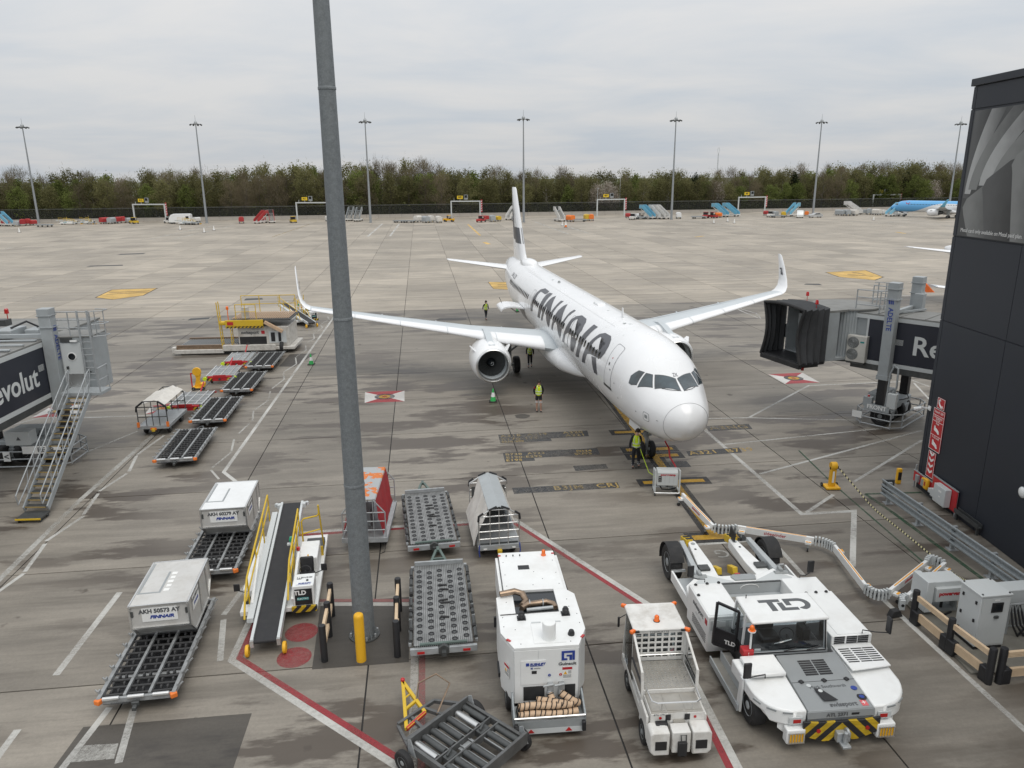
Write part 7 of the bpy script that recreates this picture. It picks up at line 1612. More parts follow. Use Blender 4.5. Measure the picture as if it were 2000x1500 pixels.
B().box(-2.09, -2.06, .7, 1.2, .4, .75).ob('arrow_board', WPRINT, rb_)
# roof walkway railings, access ladder hoop
railing(B(), [(-1.2, 2.0, 5.86), (-1.2, .8, 5.86), (-.1, .6, 5.86), (.9, .6, 5.86), (.9, 2.0, 5.86)], 1.15, .03, 2).ob('roof_railing', STEEL, rb_)
hp = B()
for y in (1.1, 1.5): hp.rod((.2, y, 5.86), (.2, y, 7.3), .03)
for z in (6.3, 6.8, 7.25): hp.tube([(.2 + .4 * math.sin(R(k * 20)), 1.3 - .4 * math.cos(R(k * 20)), z) for k in range(10)], .022, 6)
hp.ob('ladder_hoop', STEEL, rb_)
# air conditioner
acx = B().box(-1.72, -1.36, 1.05, 2.05, 3.25, 4.65).ob('air_conditioner', pm('ac_cream', (.60, .585, .54), .45, var=.05, dirt=.2), rb_, bev=.02)
for z in (3.65, 4.28):
    B().lathe([(.30, -.012), (.30, 0)], 22, (-1.722, 1.72, z), 'x').ob('fan_grille', DSTEEL, acx)
    for k in range(5): B().tube([(-1.74, 1.72 + (.05 + .055 * k) * math.cos(R(30 * a)), z + (.05 + .055 * k) * math.sin(R(30 * a))) for a in range(13)], .008, 4).ob('grille_ring', LGREY, acx)
B().box(-1.728, -1.722, 1.15, 1.35, 4.3, 4.38).ob('maker_plate', TEAL, acx); B().box(-1.7, -1.3, 1.1, 2.0, 3.15, 3.24).ob('ac_bracket', DSTEEL, rb_)
# rotunda of vertical shutter slats
rc0 = Vector((-.15, 3.0, 0))
B().lathe([(1.72, 3.15), (1.72, 3.32), (1.5, 3.33), (1.5, 5.9)], 40, rc0).ob('rotunda', DSTEEL, rb_, ang=40); B().lathe([(1.74, 5.90), (1.74, 5.98), (.02, 6.02)], 40, rc0).ob('rotunda_roof', ROOFG, rb_, ang=40)
sm2 = B().lathe([(.10, 3.34), (.10, 5.88)], 8).mesh('shutter_slat', pm('shutter_grey', (.42, .45, .46), .45, metal=.2, var=.08, sc=1))
for k in range(34):
    a = R(150 + k * 5.4); put('shutter_slat', sm2, rb_, loc=(rc0.x + 1.57 * math.cos(a), rc0.y + 1.57 * math.sin(a), 0))
B().box(-1.34, -1.22, 1.9, 2.2, 3.3, 5.85).box(1.22, 1.34, 1.9, 2.2, 3.3, 5.85).ob('end_frame', LGREY, rb_)
# cab and folding bellows (swung frame: y' points out of the cab)
CR = R(66)
def cabp(b, name, mat, bev=0.0, ang=32): return b.ob(name, mat, rb_, bev, ang, loc=rc0, rot=(0, 0, CR))
cabp(B().box(-1.5, 1.5, .9, 2.55, 3.28, 3.42), 'cab_floor', BGREY, .01); cabp(B().box(-1.5, 1.5, 1.2, 2.55, 5.88, 6.0), 'cab_roof', ROOFG, .01)
cabp(B().box(-1.5, -1.42, 1.7, 2.55, 3.42, 5.88), 'cab_side', BGREY); cabp(B().box(1.42, 1.5, 1.75, 2.55, 3.42, 5.88), 'cab_side', BGREY); cabp(B().box(-1.40, 1.40, 1.75, 1.83, 3.42, 5.88), 'cab_back', DSTEEL)
cabp(B().box(.3, 1.38, 1.84, 1.90, 3.5, 5.4), 'cab_door', LGREY); cabp(B().box(.45, .80, 1.905, 1.92, 3.9, 5.1), 'door_window', DKG)
cabp(B().ext([(1.5, 4.0), (1.95, 4.0), (1.95, 4.5), (1.5, 4.9)], 1.8, 2.5, 'y'), 'side_vent_box', BGREY, .02)
BEL = pm('bellows_black', (.042, .044, .047), .65, var=.3, sc=1.5, dirt=.35, dcol=(.07, .07, .07), dsc=2)
def bring(y, e, zt, zb, pinch=0.0):
    r_ = []
    for k in range(9): u = k / 8; r_.append((-1.5 - e + pinch * math.sin(math.pi * u), y, zb + (zt - zb) * u))
    for k in range(1, 7): u = k / 7; r_.append((-1.5 - e + (3 + 2 * e) * u, y, zt + .12 * math.sin(math.pi * u)))
    for k in range(9): u = 1 - k / 8; r_.append((1.5 + e - pinch * math.sin(math.pi * u), y, zb + (zt - zb) * u))
    return r_
rg = []
for k in range(9): rg.append(bring(2.5 + k * .19, .0 if k % 2 else .14, 6.05 if k % 2 else 6.18, 3.25, .04 * k if k > 3 else 0))
cabp(B().loft(rg, cap=False, closed=False), 'bellows', BEL, ang=20)
fm_ = B().tube(bring(4.06, .10, 6.14, 3.25, .34), .09, 8); cabp(fm_, 'bellows_lip', RUBBER, ang=60)
cabp(B().box(-1.6, 1.6, 2.5, 4.0, 3.18, 3.34), 'bellows_floor', BLACK, .01); cabp(B().box(-1.6, 1.6, 3.9, 4.12, 3.02, 3.30), 'front_bumper', RUBBER, .03)
for i in range(5): cabp(B().box(-1.2 + i * .6 - .08, -1.2 + i * .6 + .08, 2.6, 3.6, 2.98, 3.17), 'underside_gear', DSTEEL)
for s, y in ((-1.2, 3.0), (1.3, 1.5)): cabp(B().rod((s, y, 6.05), (s, y, 6.35), .015).lathe([(.09, 6.35), (.08, 6.52), (.05, 6.58)], 10, (s, y, 0)), 'beacon', REDL)
cabp(B().cb((1.1, 3.5, 2.85), (.16, .12, .14)), 'work_lamp', WHITE, .02); cabp(B().cb((-1.3, 3.6, 2.95), (.10, .1, .16)), 'red_lamp', REDL)
for k in range(4): cabp(B().tube([(1.2 - .1 * k, 2.4, 3.2), (1.25, 2.2 - .1 * k, 2.9 - .05 * k), (1.0, 1.6, 2.95), (.6, 1.2, 3.2)], .03, 6), 'hanging_cable', BLACK)

# left-hand bridge with service stairs
lb = thing('boarding_bridge', 'grey boarding bridge with dark advert side and steep service stairs', 'boarding bridge', (-22.65, 33.3), 3.0, 'passenger boarding bridges')
tunnel(lb, -13, 2.2, 1)
for a, b2 in ((-4.4, -.25), (-8.8, -4.44)): B().box(1.30, 1.345, a, b2, 3.42, 5.55).ob('advert_panel', NAVY, lb)
text('Revolut', 1.30, LETT, lb, (1.352, -.98, 4.35), (90, 0, 90), align='RIGHT', off=.022, ext=.004)
for i in range(6): B().box(1.346, 1.352, -.85, -.42, 4.55 + i * .05, 4.57 + i * .05).ob('small_print', LETT, lb)
for s in (-1, 1): colm(lb, s * 1.62, 6.95)
bogie(lb, 1, 'REAR'); B().box(-1.35, 1.35, -.10, .10, 5.95, 6.12).ob('cross_beam', BGREY, lb)
text('ADELTE', .34, BLUE, lb, (1.885, 0, 5.5), (90, 90, 90), off=.006)
for k in range(3): B().ext([(-.12 + k * .09, 6.25), (-.06 + k * .09, 6.25), (-.02 + k * .09, 6.5), (-.08 + k * .09, 6.5)], 1.882, 1.89, 'x').ob('logo_bar', BLUE, lb)
B().box(.2, 1.9, -1.24, -1.19, .80, 1.15).ob('sign_board', WPRINT, lb); text('REAR', .32, GPRINT, lb, (1.25, -1.245, .97), FRONT, off=.008)
B().box(-.5, .6, -1.2, -.6, 1.2, 1.85).ob('switch_cabinet', LGREY, lb, bev=.02); B().box(-.7, -.4, -1.23, -1.2, .45, .9).ob('arrow_board', WPRINT, lb); text('<', .4, GPRINT, lb, (-.55, -1.24, .66), FRONT, off=.01); B().ext([(-.0, 1.45), (.2, 1.45), (.1, 1.62)], -1.212, -1.202, 'y').ob('warning_triangle', GPRINT, lb)
B().box(-1.9, -.9, -.9, .9, .2, .95).ob('wheel_skirt', RUBBER, lb, bev=.1)
for i in range(8): B().box(-1.25 + .02 * i, 1.2, -6.5 + i * 1.0, -6.3 + i * 1.0, 5.88, 5.93).ob('roof_plate', BGREY, lb)
B().box(-1.0, -.2, .2, 1.5, 5.87, 6.25).box(.0, .6, .9, 1.7, 5.87, 6.15).ob('roof_unit', BGREY, lb, bev=.03); B().tube([(-.4, .6, 6.3), (0, 1.2, 6.5), (.3, 1.5, 6.2), (1.0, 1.2, 6.0)], .05, 6).ob('cable', BLACK, lb)
B().box(-3.2, -1.2, 1.6, 2.1, 6.2, 6.5).ob('canopy_edge', DSTEEL, lb); B().rod((-1.3, 2.0, 6.5), (-1.3, 2.0, 6.75), .02).lathe([(.1, 6.75), (.09, 6.95), (.05, 7.0)], 10, (-1.3, 2.0, 0)).ob('beacon', REDL, lb)
railing(B(), [(-1.2, -3.0, 5.9), (-1.2, -1.2, 5.9), (-1.2, .2, 5.9)], 1.1, .03, 1).ob('roof_railing', STEEL, lb)
# cab lobby with door beside the column
B().box(1.35, 3.30, .15, 1.7, 3.35, 5.90).ob('lobby', BGREY, lb, bev=.02); B().box(1.33, 3.34, .12, 1.74, 5.905, 5.95).ob('lobby_roof', ROOFG, lb); B().box(1.95, 2.85, .09, .148, 3.55, 5.65).ob('lobby_door', LGREY, lb, bev=.01); B().lathe([(.20, -.02), (.20, 0)], 20, (2.4, .09, 5.02), 'y').ob('door_window_rim', WHITE, lb); B().lathe([(.155, -.012), (.155, 0)], 20, (2.4, .065, 5.02), 'y').ob('door_window', DKG, lb)
B().box(2.0, 2.8, .082, .089, 3.6, 4.2).ob('kick_plate', ALU, lb); B().cb((2.15, .05, 4.5), (.08, .08, .14)).ob('door_lock', DSTEEL, lb); B().cb((3.1, .03, 4.3), (.14, .10, .05)).ob('door_handle', DSTEEL, lb); B().cb((2.6, .05, 5.75), (.3, .1, .08)).ob('door_lamp', WHITE, lb)
B().box(2.0, 2.5, .05, .148, 5.70, 5.90).ob('cable_box', DSTEEL, lb)
railing(B(), [(1.5, .3, 5.96), (2.4, .25, 5.96), (3.4, .2, 5.96)], 1.1, .03, 2).ob('roof_railing', STEEL, lb)
ldd = B()
for x in (2.95, 3.4): ldd.bar((x, .02, 3.6), (x, .02, 7.15), .07)
for i in range(9): ldd.rod((2.95, .02, 3.9 + i * .3), (3.4, .02, 3.9 + i * .3), .018, 6)
ldd.ob('ladder', STEEL, lb)
hp = B()
for x in (3.55, 3.95): hp.rod((x, .35, 5.9), (x, .35, 7.1), .022)
for z in (5.95, 6.5, 7.1): hp.tube([(3.5, .05, z), (3.98, .25, z), (3.98, .7, z), (3.4, .8, z)], .022, 6)
hp.ob('ladder_hoop', STEEL, lb)
# landing and stairs
B().box(2.15, 3.95, -.95, .07, 3.42, 3.56).ob('landing', BGREY, lb, bev=.01)
railing(B(), [(3.92, .0, 3.56), (3.92, -.9, 3.56)], 1.1, .03, 1).ob('landing_rail', STEEL, lb)
A_, Z_ = Vector((3.02, -.95, 3.50)), Vector((3.42, -6.25, .30))
sd = (Z_ - A_); ns = 18; wv = Vector((.44, .04, 0))
tm = B().box(-.42, .42, -.13, .13, -.015, .015).mesh('tread', DSTEEL); nm = B().box(-.42, .42, -.150, -.131, -.02, .02).mesh('nosing', YELD)
for i in range(ns):
    p = A_.lerp(Z_, (i + .6) / ns); o_ = put('tread', tm, lb, loc=p, rot=(0, 0, R(-4))); put('nosing', nm, o_)
for s in (-1, 1):
    a, c = A_ + wv * s, Z_ + wv * s
    B().bar(a, c, .05, .24).ob('stringer', BGREY, lb)
    hr = B(); u = Vector((0, 0, 1)); e = Vector((0, -.45, -.12))
    hr.tube([a + u * .25, a + u * 1.0 + Vector((0, .25, .1)), a + u * 1.0, c + u * 1.0, c + u * .92 + Vector((.0, -.35, -.2)), c + u * .45 + Vector((0, -.3, -.12)), c.lerp(a, .06) + u * .5, a + u * .5], .026, 7)
    for k in range(8): q = a.lerp(c, (k + .3) / 8); r_ = a.lerp(c, (k - .15) / 8); hr.rod(q, r_ + u * 1.0, .018, 6)
    hr.ob('stair_handrail', STEEL, lb)
q = Z_ + Vector((.05, -.35, -.12)); B().box(q.x - .48, q.x + .48, q.y - .35, q.y + .35, .14, .20).ob('bottom_platform', DSTEEL, lb); B().box(q.x - .48, q.x + .48, q.y - .38, q.y - .351, .14, .205).ob('platform_nosing', YEL, lb)
for s in (-1, 1):
    for y in (-.25, .25): wheel(lb, (q.x + s * .4, q.y + y, .07), .07, .05)
B().box(-4.0, 1.2, 2.2, 5.5, 3.3, 5.8).ob('cab', BGREY, lb, bev=.05); B().box(-4.05, 1.25, 2.15, 5.55, 5.8, 5.88).ob('cab_roof', ROOFG, lb)
# ------------------------------------------------------------------ cones and people
def cone(label, loc, grp='green and white cones on the stand', c1=CONEG, s=1.0):
    c = thing('traffic_cone', label, 'cone', loc, 0, grp)
    B().ext([(-.24 * s, -.24 * s), (.24 * s, -.24 * s), (.24 * s, .24 * s), (-.24 * s, .24 * s)], .004, .05 * s, 'z').ob('base', RUBBER, c, bev=.02)
    B().lathe([(.17 * s, .05 * s), (.12 * s, .30 * s)], 18).ob('lower_cone', c1, c); B().lathe([(.119 * s, .30 * s), (.075 * s, .56 * s)], 18).ob('white_sleeve', WPRINT, c); B().lathe([(.074 * s, .56 * s), (.035 * s, .78 * s), (.02 * s, .79 * s)], 18).ob('tip', c1 if c1 is CONEG else WPRINT, c)
    return c
cone('green and white traffic cone in front of the engine inlet', (-1.13, 42.48, 0)); cone('green and white traffic cone beside the white stand line', (-14.39, 52.02, 0)); cone('green and white traffic cone under the open cargo door', (0.62, 73.52, 0))

def skin(name, vs, es, mat, par, sub=1):
    me = bpy.data.meshes.new(name); me.from_pydata([v[:3] for v in vs], es, [])
    o = bpy.data.objects.new(name, me); COL.objects.link(o); o.parent = par
    me.materials.append(mat)
    m = o.modifiers.new('s', 'SKIN'); m.use_smooth_shade = True
    sk = me.skin_vertices[0].data
    for i, v in enumerate(vs):
        sk[i].radius = (v[3], v[4] if len(v) > 4 else v[3]); sk[i].use_root = (i == 0)
    s = o.modifiers.new('u', 'SUBSURF'); s.levels = sub; s.render_levels = sub
    return o
def person(label, loc, rz, arms, legs, lean=0.0, hx=0.0, shorts=False, vest=True, hat=False, scale=1.0, hdz=0.0):
    """arms: ((elbow),(wrist)) x2; legs: ((knee),(ankle)) x2, in metres, figure facing -y"""
    p = thing('person', label, 'person', loc, rz); p.scale = (scale,) * 3
    L = lambda z: -lean * max(0, z - .95)          # forward lean above the hips
    pel, wai, che, nek, hed = (0, 0, .95), (0, L(1.12), 1.12), (0, L(1.36), 1.36), (0, L(1.52), 1.52), (hx, L(1.62) - .03, 1.62 + hdz)
    sh = [(s * .175, L(1.43), 1.43) for s in (-1, 1)]; hp_ = [(s * .095, 0, .90) for s in (-1, 1)]
    V = [(*pel, .11, .085), (*wai, .10, .08), (*che, .12, .09), (*nek, .055, .055), (*hed, .075, .09), (hx, hed[1], hed[2] + .09, .07, .085)]
    E = [(0, 1), (1, 2), (2, 3), (3, 4), (4, 5)]
    for i in (0, 1):
        b = len(V); el, wr = arms[i]
        V += [(*sh[i], .062), (*el, .045), (*wr, .032), (wr[0] * 1.0, wr[1] - .01, wr[2] - .07, .038, .02)]; E += [(2, b), (b, b + 1), (b + 1, b + 2), (b + 2, b + 3)]
        b = len(V); kn, an = legs[i]
        V += [(*hp_[i], .088), (*kn, .058), (*an, .042), (an[0], an[1] - .14, .035, .035, .03)]; E += [(0, b), (b, b + 1), (b + 1, b + 2), (b + 2, b + 3)]
    body = skin('body', V, E, SKIN, p)
    # clothes
    J = [(*wai, .135, .105), (*che, .165, .125), (nek[0], nek[1], 1.475, .075, .07)]; JE = [(0, 1), (1, 2)]
    for i in (0, 1):
        b = len(J); el, wr = arms[i]; J += [(*sh[i], .075), (*el, .058), (*wr, .045)]; JE += [(1, b), (b, b + 1), (b + 1, b + 2)]
    J.append((0, 0, .84, .15, .12)); JE.append((0, len(J) - 1))
    skin('jacket', J, JE, CLOTH, p)
    T = [(0, 0, 1.08, .14, .108), (0, 0, .93, .152, .12)]; TE = [(0, 1)]
    for i in (0, 1):
        b = len(T); kn, an = legs[i]; hq = hp_[i]
        if shorts: T += [(*hq, .105), (hq[0] * .35 + kn[0] * .65, hq[1] * .35 + kn[1] * .65, hq[2] * .35 + kn[2] * .65, .095)]; TE += [(1, b), (b, b + 1)]
        else: T += [(*hq, .105), (*kn, .078), (an[0], an[1], an[2] + .04, .068)]; TE += [(1, b), (b, b + 1), (b + 1, b + 2)]
    skin('shorts' if shorts else 'trousers', T, TE, CLOTH, p)
    for i in (0, 1):
        kn, an = legs[i]
        skin('boot', [(an[0], an[1] + .02, .10 if not shorts else .16, .055, .058), (an[0], an[1] + .01, .055, .052, .05), (an[0], an[1] - .16, .045, .05, .04)], [(0, 1), (1, 2)], BLACK, p)
        for q in ((.28, .20) if not shorts else (.62, .56)):
            t = (kn[2] - q) / max(.01, kn[2] - an[2]) if q < kn[2] else None
            c = [kn[k] + (an[k] - kn[k]) * t for k in (0, 1)] if t is not None else [kn[k] + (hp_[i][k] - kn[k]) * (q - kn[2]) / (.90 - kn[2]) for k in (0, 1)]
            r_ = .066 if not shorts else .094
            B().lathe([(r_, -.016), (r_ + .003, 0), (r_, .016)], 12, (c[0], c[1], q), cap=False).ob('reflective_band', REFL, p)
        # hand with thumb and four fingers
        wr = arms[i][1]; hb = B(); d = Vector((0, -.01, -1))
        for k, (fx, ln) in enumerate(((-.026, .070), (-.009, .082), (.009, .078), (.026, .062))): hb.tube([(wr[0] + fx * .3, wr[1] + fx, wr[2] - .10), (wr[0] + fx * .3, wr[1] + fx - .008, wr[2] - .10 - ln * .55), (wr[0] + fx * .3 + .006, wr[1] + fx - .022, wr[2] - .10 - ln)], [.010, .009, .007], 6)
        s_ = 1 if i else -1
        hb.tube([(wr[0], wr[1] - .025, wr[2] - .05), (wr[0] - s_ * .01, wr[1] - .055, wr[2] - .085), (wr[0] - s_ * .012, wr[1] - .06, wr[2] - .115)], [.012, .011, .008], 6); hb.ob('hand', SKIN, p)
    if vest:
        skin('hi_vis_vest', [(0, 0, .82, .175, .145), (*wai, .18, .15), (0, L(1.30), 1.30, .205, .165), (0, L(1.44), 1.44, .185, .145), (0, L(1.49), 1.51, .12, .10)], [(0, 1), (1, 2), (2, 3), (3, 4)], HIVIS, p)
        for z, a, b in ((1.03, .152, .125), (1.17, .165, .135)):
            B().tube([(a * 1.05 * math.cos(R(20 * k)), L(z) + b * 1.06 * math.sin(R(20 * k)), z) for k in range(19)], .02, 5).ob('reflective_band', REFL, p)
        for s_ in (-1, 1): B().tube([(s_ * .09, L(1.46) - .10, 1.46), (s_ * .10, L(1.34) - .148, 1.34), (s_ * .10, L(1.20) - .142, 1.20)], .016, 5).tube([(s_ * .09, L(1.46) + .09, 1.46), (s_ * .10, L(1.34) + .145, 1.34), (s_ * .10, L(1.20) + .14, 1.20)], .016, 5).ob('reflective_band', REFL, p)
    # head details
    hz, hy = hed[2] + .05, hed[1]
    B().lathe([(.085, -.02), (.094, .03), (.088, .09), (.06, .13), (.01, .145)], 14, (hx, hy + .012, hz)).ob('hair', HAIR, p, ang=60)
    B().ext([(-.012, -.03), (.012, -.03), (.006, .02)], hy - .115, hy - .085, 'y').ob('nose', SKIN, p, loc=(hx, 0, hz - .02))
    for s_ in (-1, 1): B().lathe([(.011, -.008), (.011, 0)], 8, (hx + s_ * .032, hy - .088, hz + .012), 'y').ob('eye', BLACK, p); B().lathe([(.028, -.012), (.028, .012)], 10, (hx + s_ * .088, hy + .005, hz - .01), 'x').ob('ear', SKIN, p)
    B().box(hx - .022, hx + .022, hy - .092, hy - .084, hz - .068, hz - .058).ob('mouth', RCLOTH, p)
    if hat: B().lathe([(.15, .06), (.145, .075), (.10, .08), (.095, .15), (.05, .17), (.01, .175)], 16, (hx, hy + .01, hz)).ob('hat', BLACK, p)
    else:
        B().tube([(hx - .1, hy + .005, hz - .01), (hx - .09, hy + .01, hz + .10), (hx, hy + .01, hz + .155), (hx + .09, hy + .01, hz + .10), (hx + .1, hy + .005, hz - .01)], .012, 6).ob('headset_band', BLACK, p)
        for s_ in (-1, 1): B().lathe([(.042, -.02), (.042, .02)], 12, (hx + s_ * .108, hy + .005, hz - .01), 'x').ob('ear_cup', BLACK, p)
    return p
DOWN = (((-.24, .03, 1.17), (-.25, -.04, .93)), ((.24, .03, 1.17), (.25, -.04, .93)))
p1 = person('person in shorts and yellow vest strolling across the stand near the cone', (1.5, 40.39, 0), 4, (((-.25, .10, 1.18), (-.20, .06, .95)), ((.25, .10, 1.18), (.20, .04, .95))), (((-.10, -.02, .50), (-.10, .05, .09)), ((.10, -.10, .50), (.12, -.02, .09))), hx=.02, shorts=True, scale=1.04)
skin('undershirt', [(0, -.09, 1.40, .06, .05), (0, -.08, 1.50, .06, .05)], [(0, 1)], RCLOTH, p1); skin('sleeve', [(-.175, 0, 1.43, .08), (-.22, .05, 1.29, .066)], [(0, 1)], RCLOTH, p1)
p2 = person('person in bright yellow vest working at the nose gear, back turned', (5.6, 31.77, 0), 172, (((-.20, -.20, 1.22), (-.12, -.42, 1.12)), ((.27, .02, 1.17), (.28, -.02, .92))), (((-.12, -.10, .50), (-.14, -.04, .09)), ((.12, .02, .50), (.12, .14, .09))), lean=.22, hx=-.05, scale=1.02)
p3 = person('person in yellow vest and dark hat walking beneath the wing', (1.27, 50.75, 0), -3, DOWN, (((-.09, -.12, .51), (-.10, -.10, .10)), ((.09, .02, .50), (.10, .14, .12))), hat=True, scale=1.0)
p4 = person('person in yellow vest walking behind the wing near the cargo door', (-2.4, 69.19, 0), 30, (((-.22, .14, 1.18), (-.22, .16, .95)), ((.23, -.06, 1.18), (.20, -.22, .98))), (((-.09, -.16, .52), (-.10, -.22, .10)), ((.09, .05, .50), (.10, .25, .13))), lean=.05, scale=1.0)

# ------------------------------------------------------------------ container high loader and second belt loader
LDW = pm('loader_white', (.56, .54, .50), .5, var=.1, sc=2, dirt=.75, dcol=(.24, .21, .17), dsc=2.2)
hlr = thing('high_loader', 'white and yellow container high loader with long low roller platform', 'cargo loader', (-21.1, 57.2), 4.0)
def on(b, n, m, **k): return b.ob(n, m, hlr, **k)
on(B().box(-4.4, .0, -1.35, 1.35, .42, .58), 'lift_platform', BLACK)
for y in (-1.45, 1.45): on(B().box(-4.45, .1, y - .08, y + .08, .40, .74), 'platform_side', YELB if False else EXH, bev=.01)
on(B().box(-4.55, -.9, -1.80, -1.55, .12, .42), 'outer_beam', LDW, bev=.03); on(B().box(-.95, 3.0, -1.85, -1.54, .28, .72), 'outer_beam', LDW, bev=.03); on(B().box(-4.75, -4.45, -1.75, -1.3, .15, .62), 'beam_foot', LDW, bev=.04)
rm = B().rod((0, -1.3, 0), (0, 1.3, 0), .04, 8).mesh('roller', DOLST)
for i in range(24): put('roller', rm, hlr, loc=(-4.3 + i * .18, 0, .60))
on(B().box(.2, 4.0, -1.5, 1.5, .55, 2.05), 'body', LDW, bev=.04); on(B().box(.3, 2.3, -1.515, -1.50, .50, 1.3), 'under_bay', BLACK); on(B().box(2.5, 3.8, -1.53, -1.505, .8, 1.7), 'engine_bay', LGREY); on(B().box(2.65, 2.95, -1.55, -1.531, .9, 1.6), 'dark_hatch', BLACK); on(B().box(3.2, 3.4, -1.55, -1.531, .9, 1.6), 'dark_hatch', BLACK)
on(B().box(2.2, 4.4, -1.75, 1.5, .30, .54), 'front_skirt', LDW, bev=.04); text('swissport', .34, GPRINT, hlr, (1.1, -1.52, 1.62), FRONT, off=.01); on(B().box(1.95, 2.2, -1.52, -1.505, 1.5, 1.75), 'logo_block', RPRINT)
on(B().box(-.3, 4.2, -1.6, 1.6, 2.52, 2.62), 'bridge_deck', DSTEEL); 
rm2 = B().rod((0, -1.45, 0), (0, 1.45, 0), .035, 8).mesh('roller', HOSE)
for i in range(26): put('roller', rm2, hlr, loc=(-.1 + i * .165, 0, 2.70))
on(B().box(-.6, 2.2, -1.75, -1.60, 2.15, 2.62), 'bridge_side', YEL, bev=.02); on(B().box(-.6, 2.2, -1.752, -1.62, 2.02, 2.14), 'hazard_edge', HAZ)
on(B().box(-.45, .0, -1.765, -1.755, 2.25, 2.5), 'red_plate', RED); on(B().cb((-.85, -1.6, 2.4), (.5, .35, .3)), 'bridge_nose', YEL, bev=.08)
on(B().bar((2.3, -1.7, 2.45), (3.6, -1.75, 1.7), .22), 'lift_arm', HOSE); on(B().bar((.4, .9, 1.9), (3.6, .9, 2.6), .2), 'lift_arm', LDW); on(B().box(.6, 1.1, -1.5, -1.2, 2.7, 3.55), 'control_stand', LDW, bev=.03)
ld_ = B()
for y in (-1.75, -1.3): ld_.bar((-.95, y, .3), (-1.1, y, 4.0), .06)
for i in range(9): ld_.rod((-.97, -1.75, .5 + i * .3), (-.97, -1.3, .5 + i * .3), .025, 6)
on(ld_, 'ladder', YEL); l2 = B()
for y in (-1.7, -1.25): l2.bar((-.25, y, .5), (-.25, y, 2.4), .05)
for i in range(6): l2.rod((-.25, -1.7, .6 + i * .3), (-.25, -1.25, .6 + i * .3), .02, 6)
on(l2, 'ladder', YEL)
rr = B(); railing(rr, [(-.2, 1.6, 2.68), (1.2, 1.6, 2.68), (2.8, 1.6, 2.68), (4.0, 1.6, 2.68)], 1.3, .03, 1); railing(rr, [(.2, -1.6, 2.68), (.9, -1.6, 2.68), (1.7, -1.6, 2.68)], 1.1, .03, 1); on(rr, 'deck_railing', YEL)
on(B().rod((-.4, -1.5, 2.6), (-.4, -1.5, 3.4), .03).lathe([(.10, 3.4), (.10, 3.6), (.04, 3.68)], 10, (-.4, -1.5, 0)), 'beacon', ORANGE)
for x in (.9, 3.4):
    for y in (-1.35, 1.35): wheel(hlr, (x, y, .45), .45, .3)
for x in (-4.2,): wheel(hlr, (x, -1.2, .2), .2, .2); wheel(hlr, (x, 1.2, .2), .2, .2)
dup(bl, (-17.9, 65.9), 36, 'belt loader parked beyond the high loader, under the wing tip')
# ------------------------------------------------------------------ the other two airliners
TUIB, n_, l_, b_ = _new('blue_white_livery')
_t = n_.new('ShaderNodeTexCoord'); _s = n_.new('ShaderNodeSeparateXYZ'); l_.new(_t.outputs['Object'], _s.inputs[0])
_k = n_.new('ShaderNodeMapRange'); _k.interpolation_type = 'SMOOTHSTEP'; _k.inputs[1].default_value = 7; _k.inputs[2].default_value = 19; _k.inputs[3].default_value = 1.9; _k.inputs[4].default_value = 5.0; l_.new(_s.outputs['X'], _k.inputs[0])
_k2 = n_.new('ShaderNodeMapRange'); _k2.interpolation_type = 'SMOOTHSTEP'; _k2.inputs[1].default_value = 22; _k2.inputs[2].default_value = 36; _k2.inputs[3].default_value = 0; _k2.inputs[4].default_value = 2.6; l_.new(_s.outputs['X'], _k2.inputs[0])
_su = n_.new('ShaderNodeMath'); _su.operation = 'SUBTRACT'; l_.new(_k.outputs[0], _su.inputs[0]); l_.new(_k2.outputs[0], _su.inputs[1])
_c = n_.new('ShaderNodeMath'); _c.operation = 'LESS_THAN'; l_.new(_s.outputs['Z'], _c.inputs[0]); l_.new(_su.outputs[0], _c.inputs[1])
_m = n_.new('ShaderNodeMix'); _m.data_type = 'RGBA'; l_.new(_c.outputs[0], _m.inputs[0]); _m.inputs[6].default_value = (.13, .40, .72, 1); _m.inputs[7].default_value = (.78, .79, .80, 1); l_.new(_m.outputs[2], b_.inputs['Base Color']); b_.inputs['Roughness'].default_value = .3
tui = airliner('airliner', 'blue and white airliner parked by the far fence, partly behind the building', (122.6, 246.5), -51, body=TUIB, tailm=LBLUE, sharkm=LBLUE, detail=False)
tui.scale = (.85,) * 3
cabin(tui, -1, 7.0, 31); put('livery_lettering', decal_text('TUI', 4.2, 1.18, 2.5, 1.0, -1), tui).data.materials[0] = RPRINT
ORW = pm('orange_winglet', (.85, .16, .02), .4, var=.05)
airliner('airliner', 'white airliner with orange winglet almost hidden behind the dark building', (53.3, 36.5), 99, sharkm=ORW, detail=False, fence=True)

# ------------------------------------------------------------------ perimeter wall, mesh fence
FA, FD = Vector((0, 269, 0)), Vector((math.cos(R(8.5)), math.sin(R(8.5)), 0)); FN = Vector((-FD.y, FD.x, 0))
CW = pm('barrier_concrete', (.36, .33, .29), .8, var=.2, sc=.4, dirt=.4, dcol=(.2, .18, .15), dsc=.3)
pw = thing('perimeter_wall', 'low concrete block wall along the far edge of the apron', 'wall', FA, 8.5)
bm_ = B().ext([(-.35, 0), (.35, 0), (.35, .15), (.2, .4), (.16, 1.15), (-.16, 1.15), (-.2, .4), (-.35, .15)], -1.97, 1.97, 'x').mesh('wall_block', CW)
for i in range(-50, 62): put('wall_block', bm_, pw, loc=(i * 4.0, 0, 0))
FM, n_, l_, b_ = _new('fence_mesh')
_tr = n_.new('ShaderNodeBsdfTransparent'); _mi = n_.new('ShaderNodeMixShader'); _mi.inputs[0].default_value = .30; b_.inputs['Base Color'].default_value = (.012, .014, .012, 1); b_.inputs['Roughness'].default_value = .7
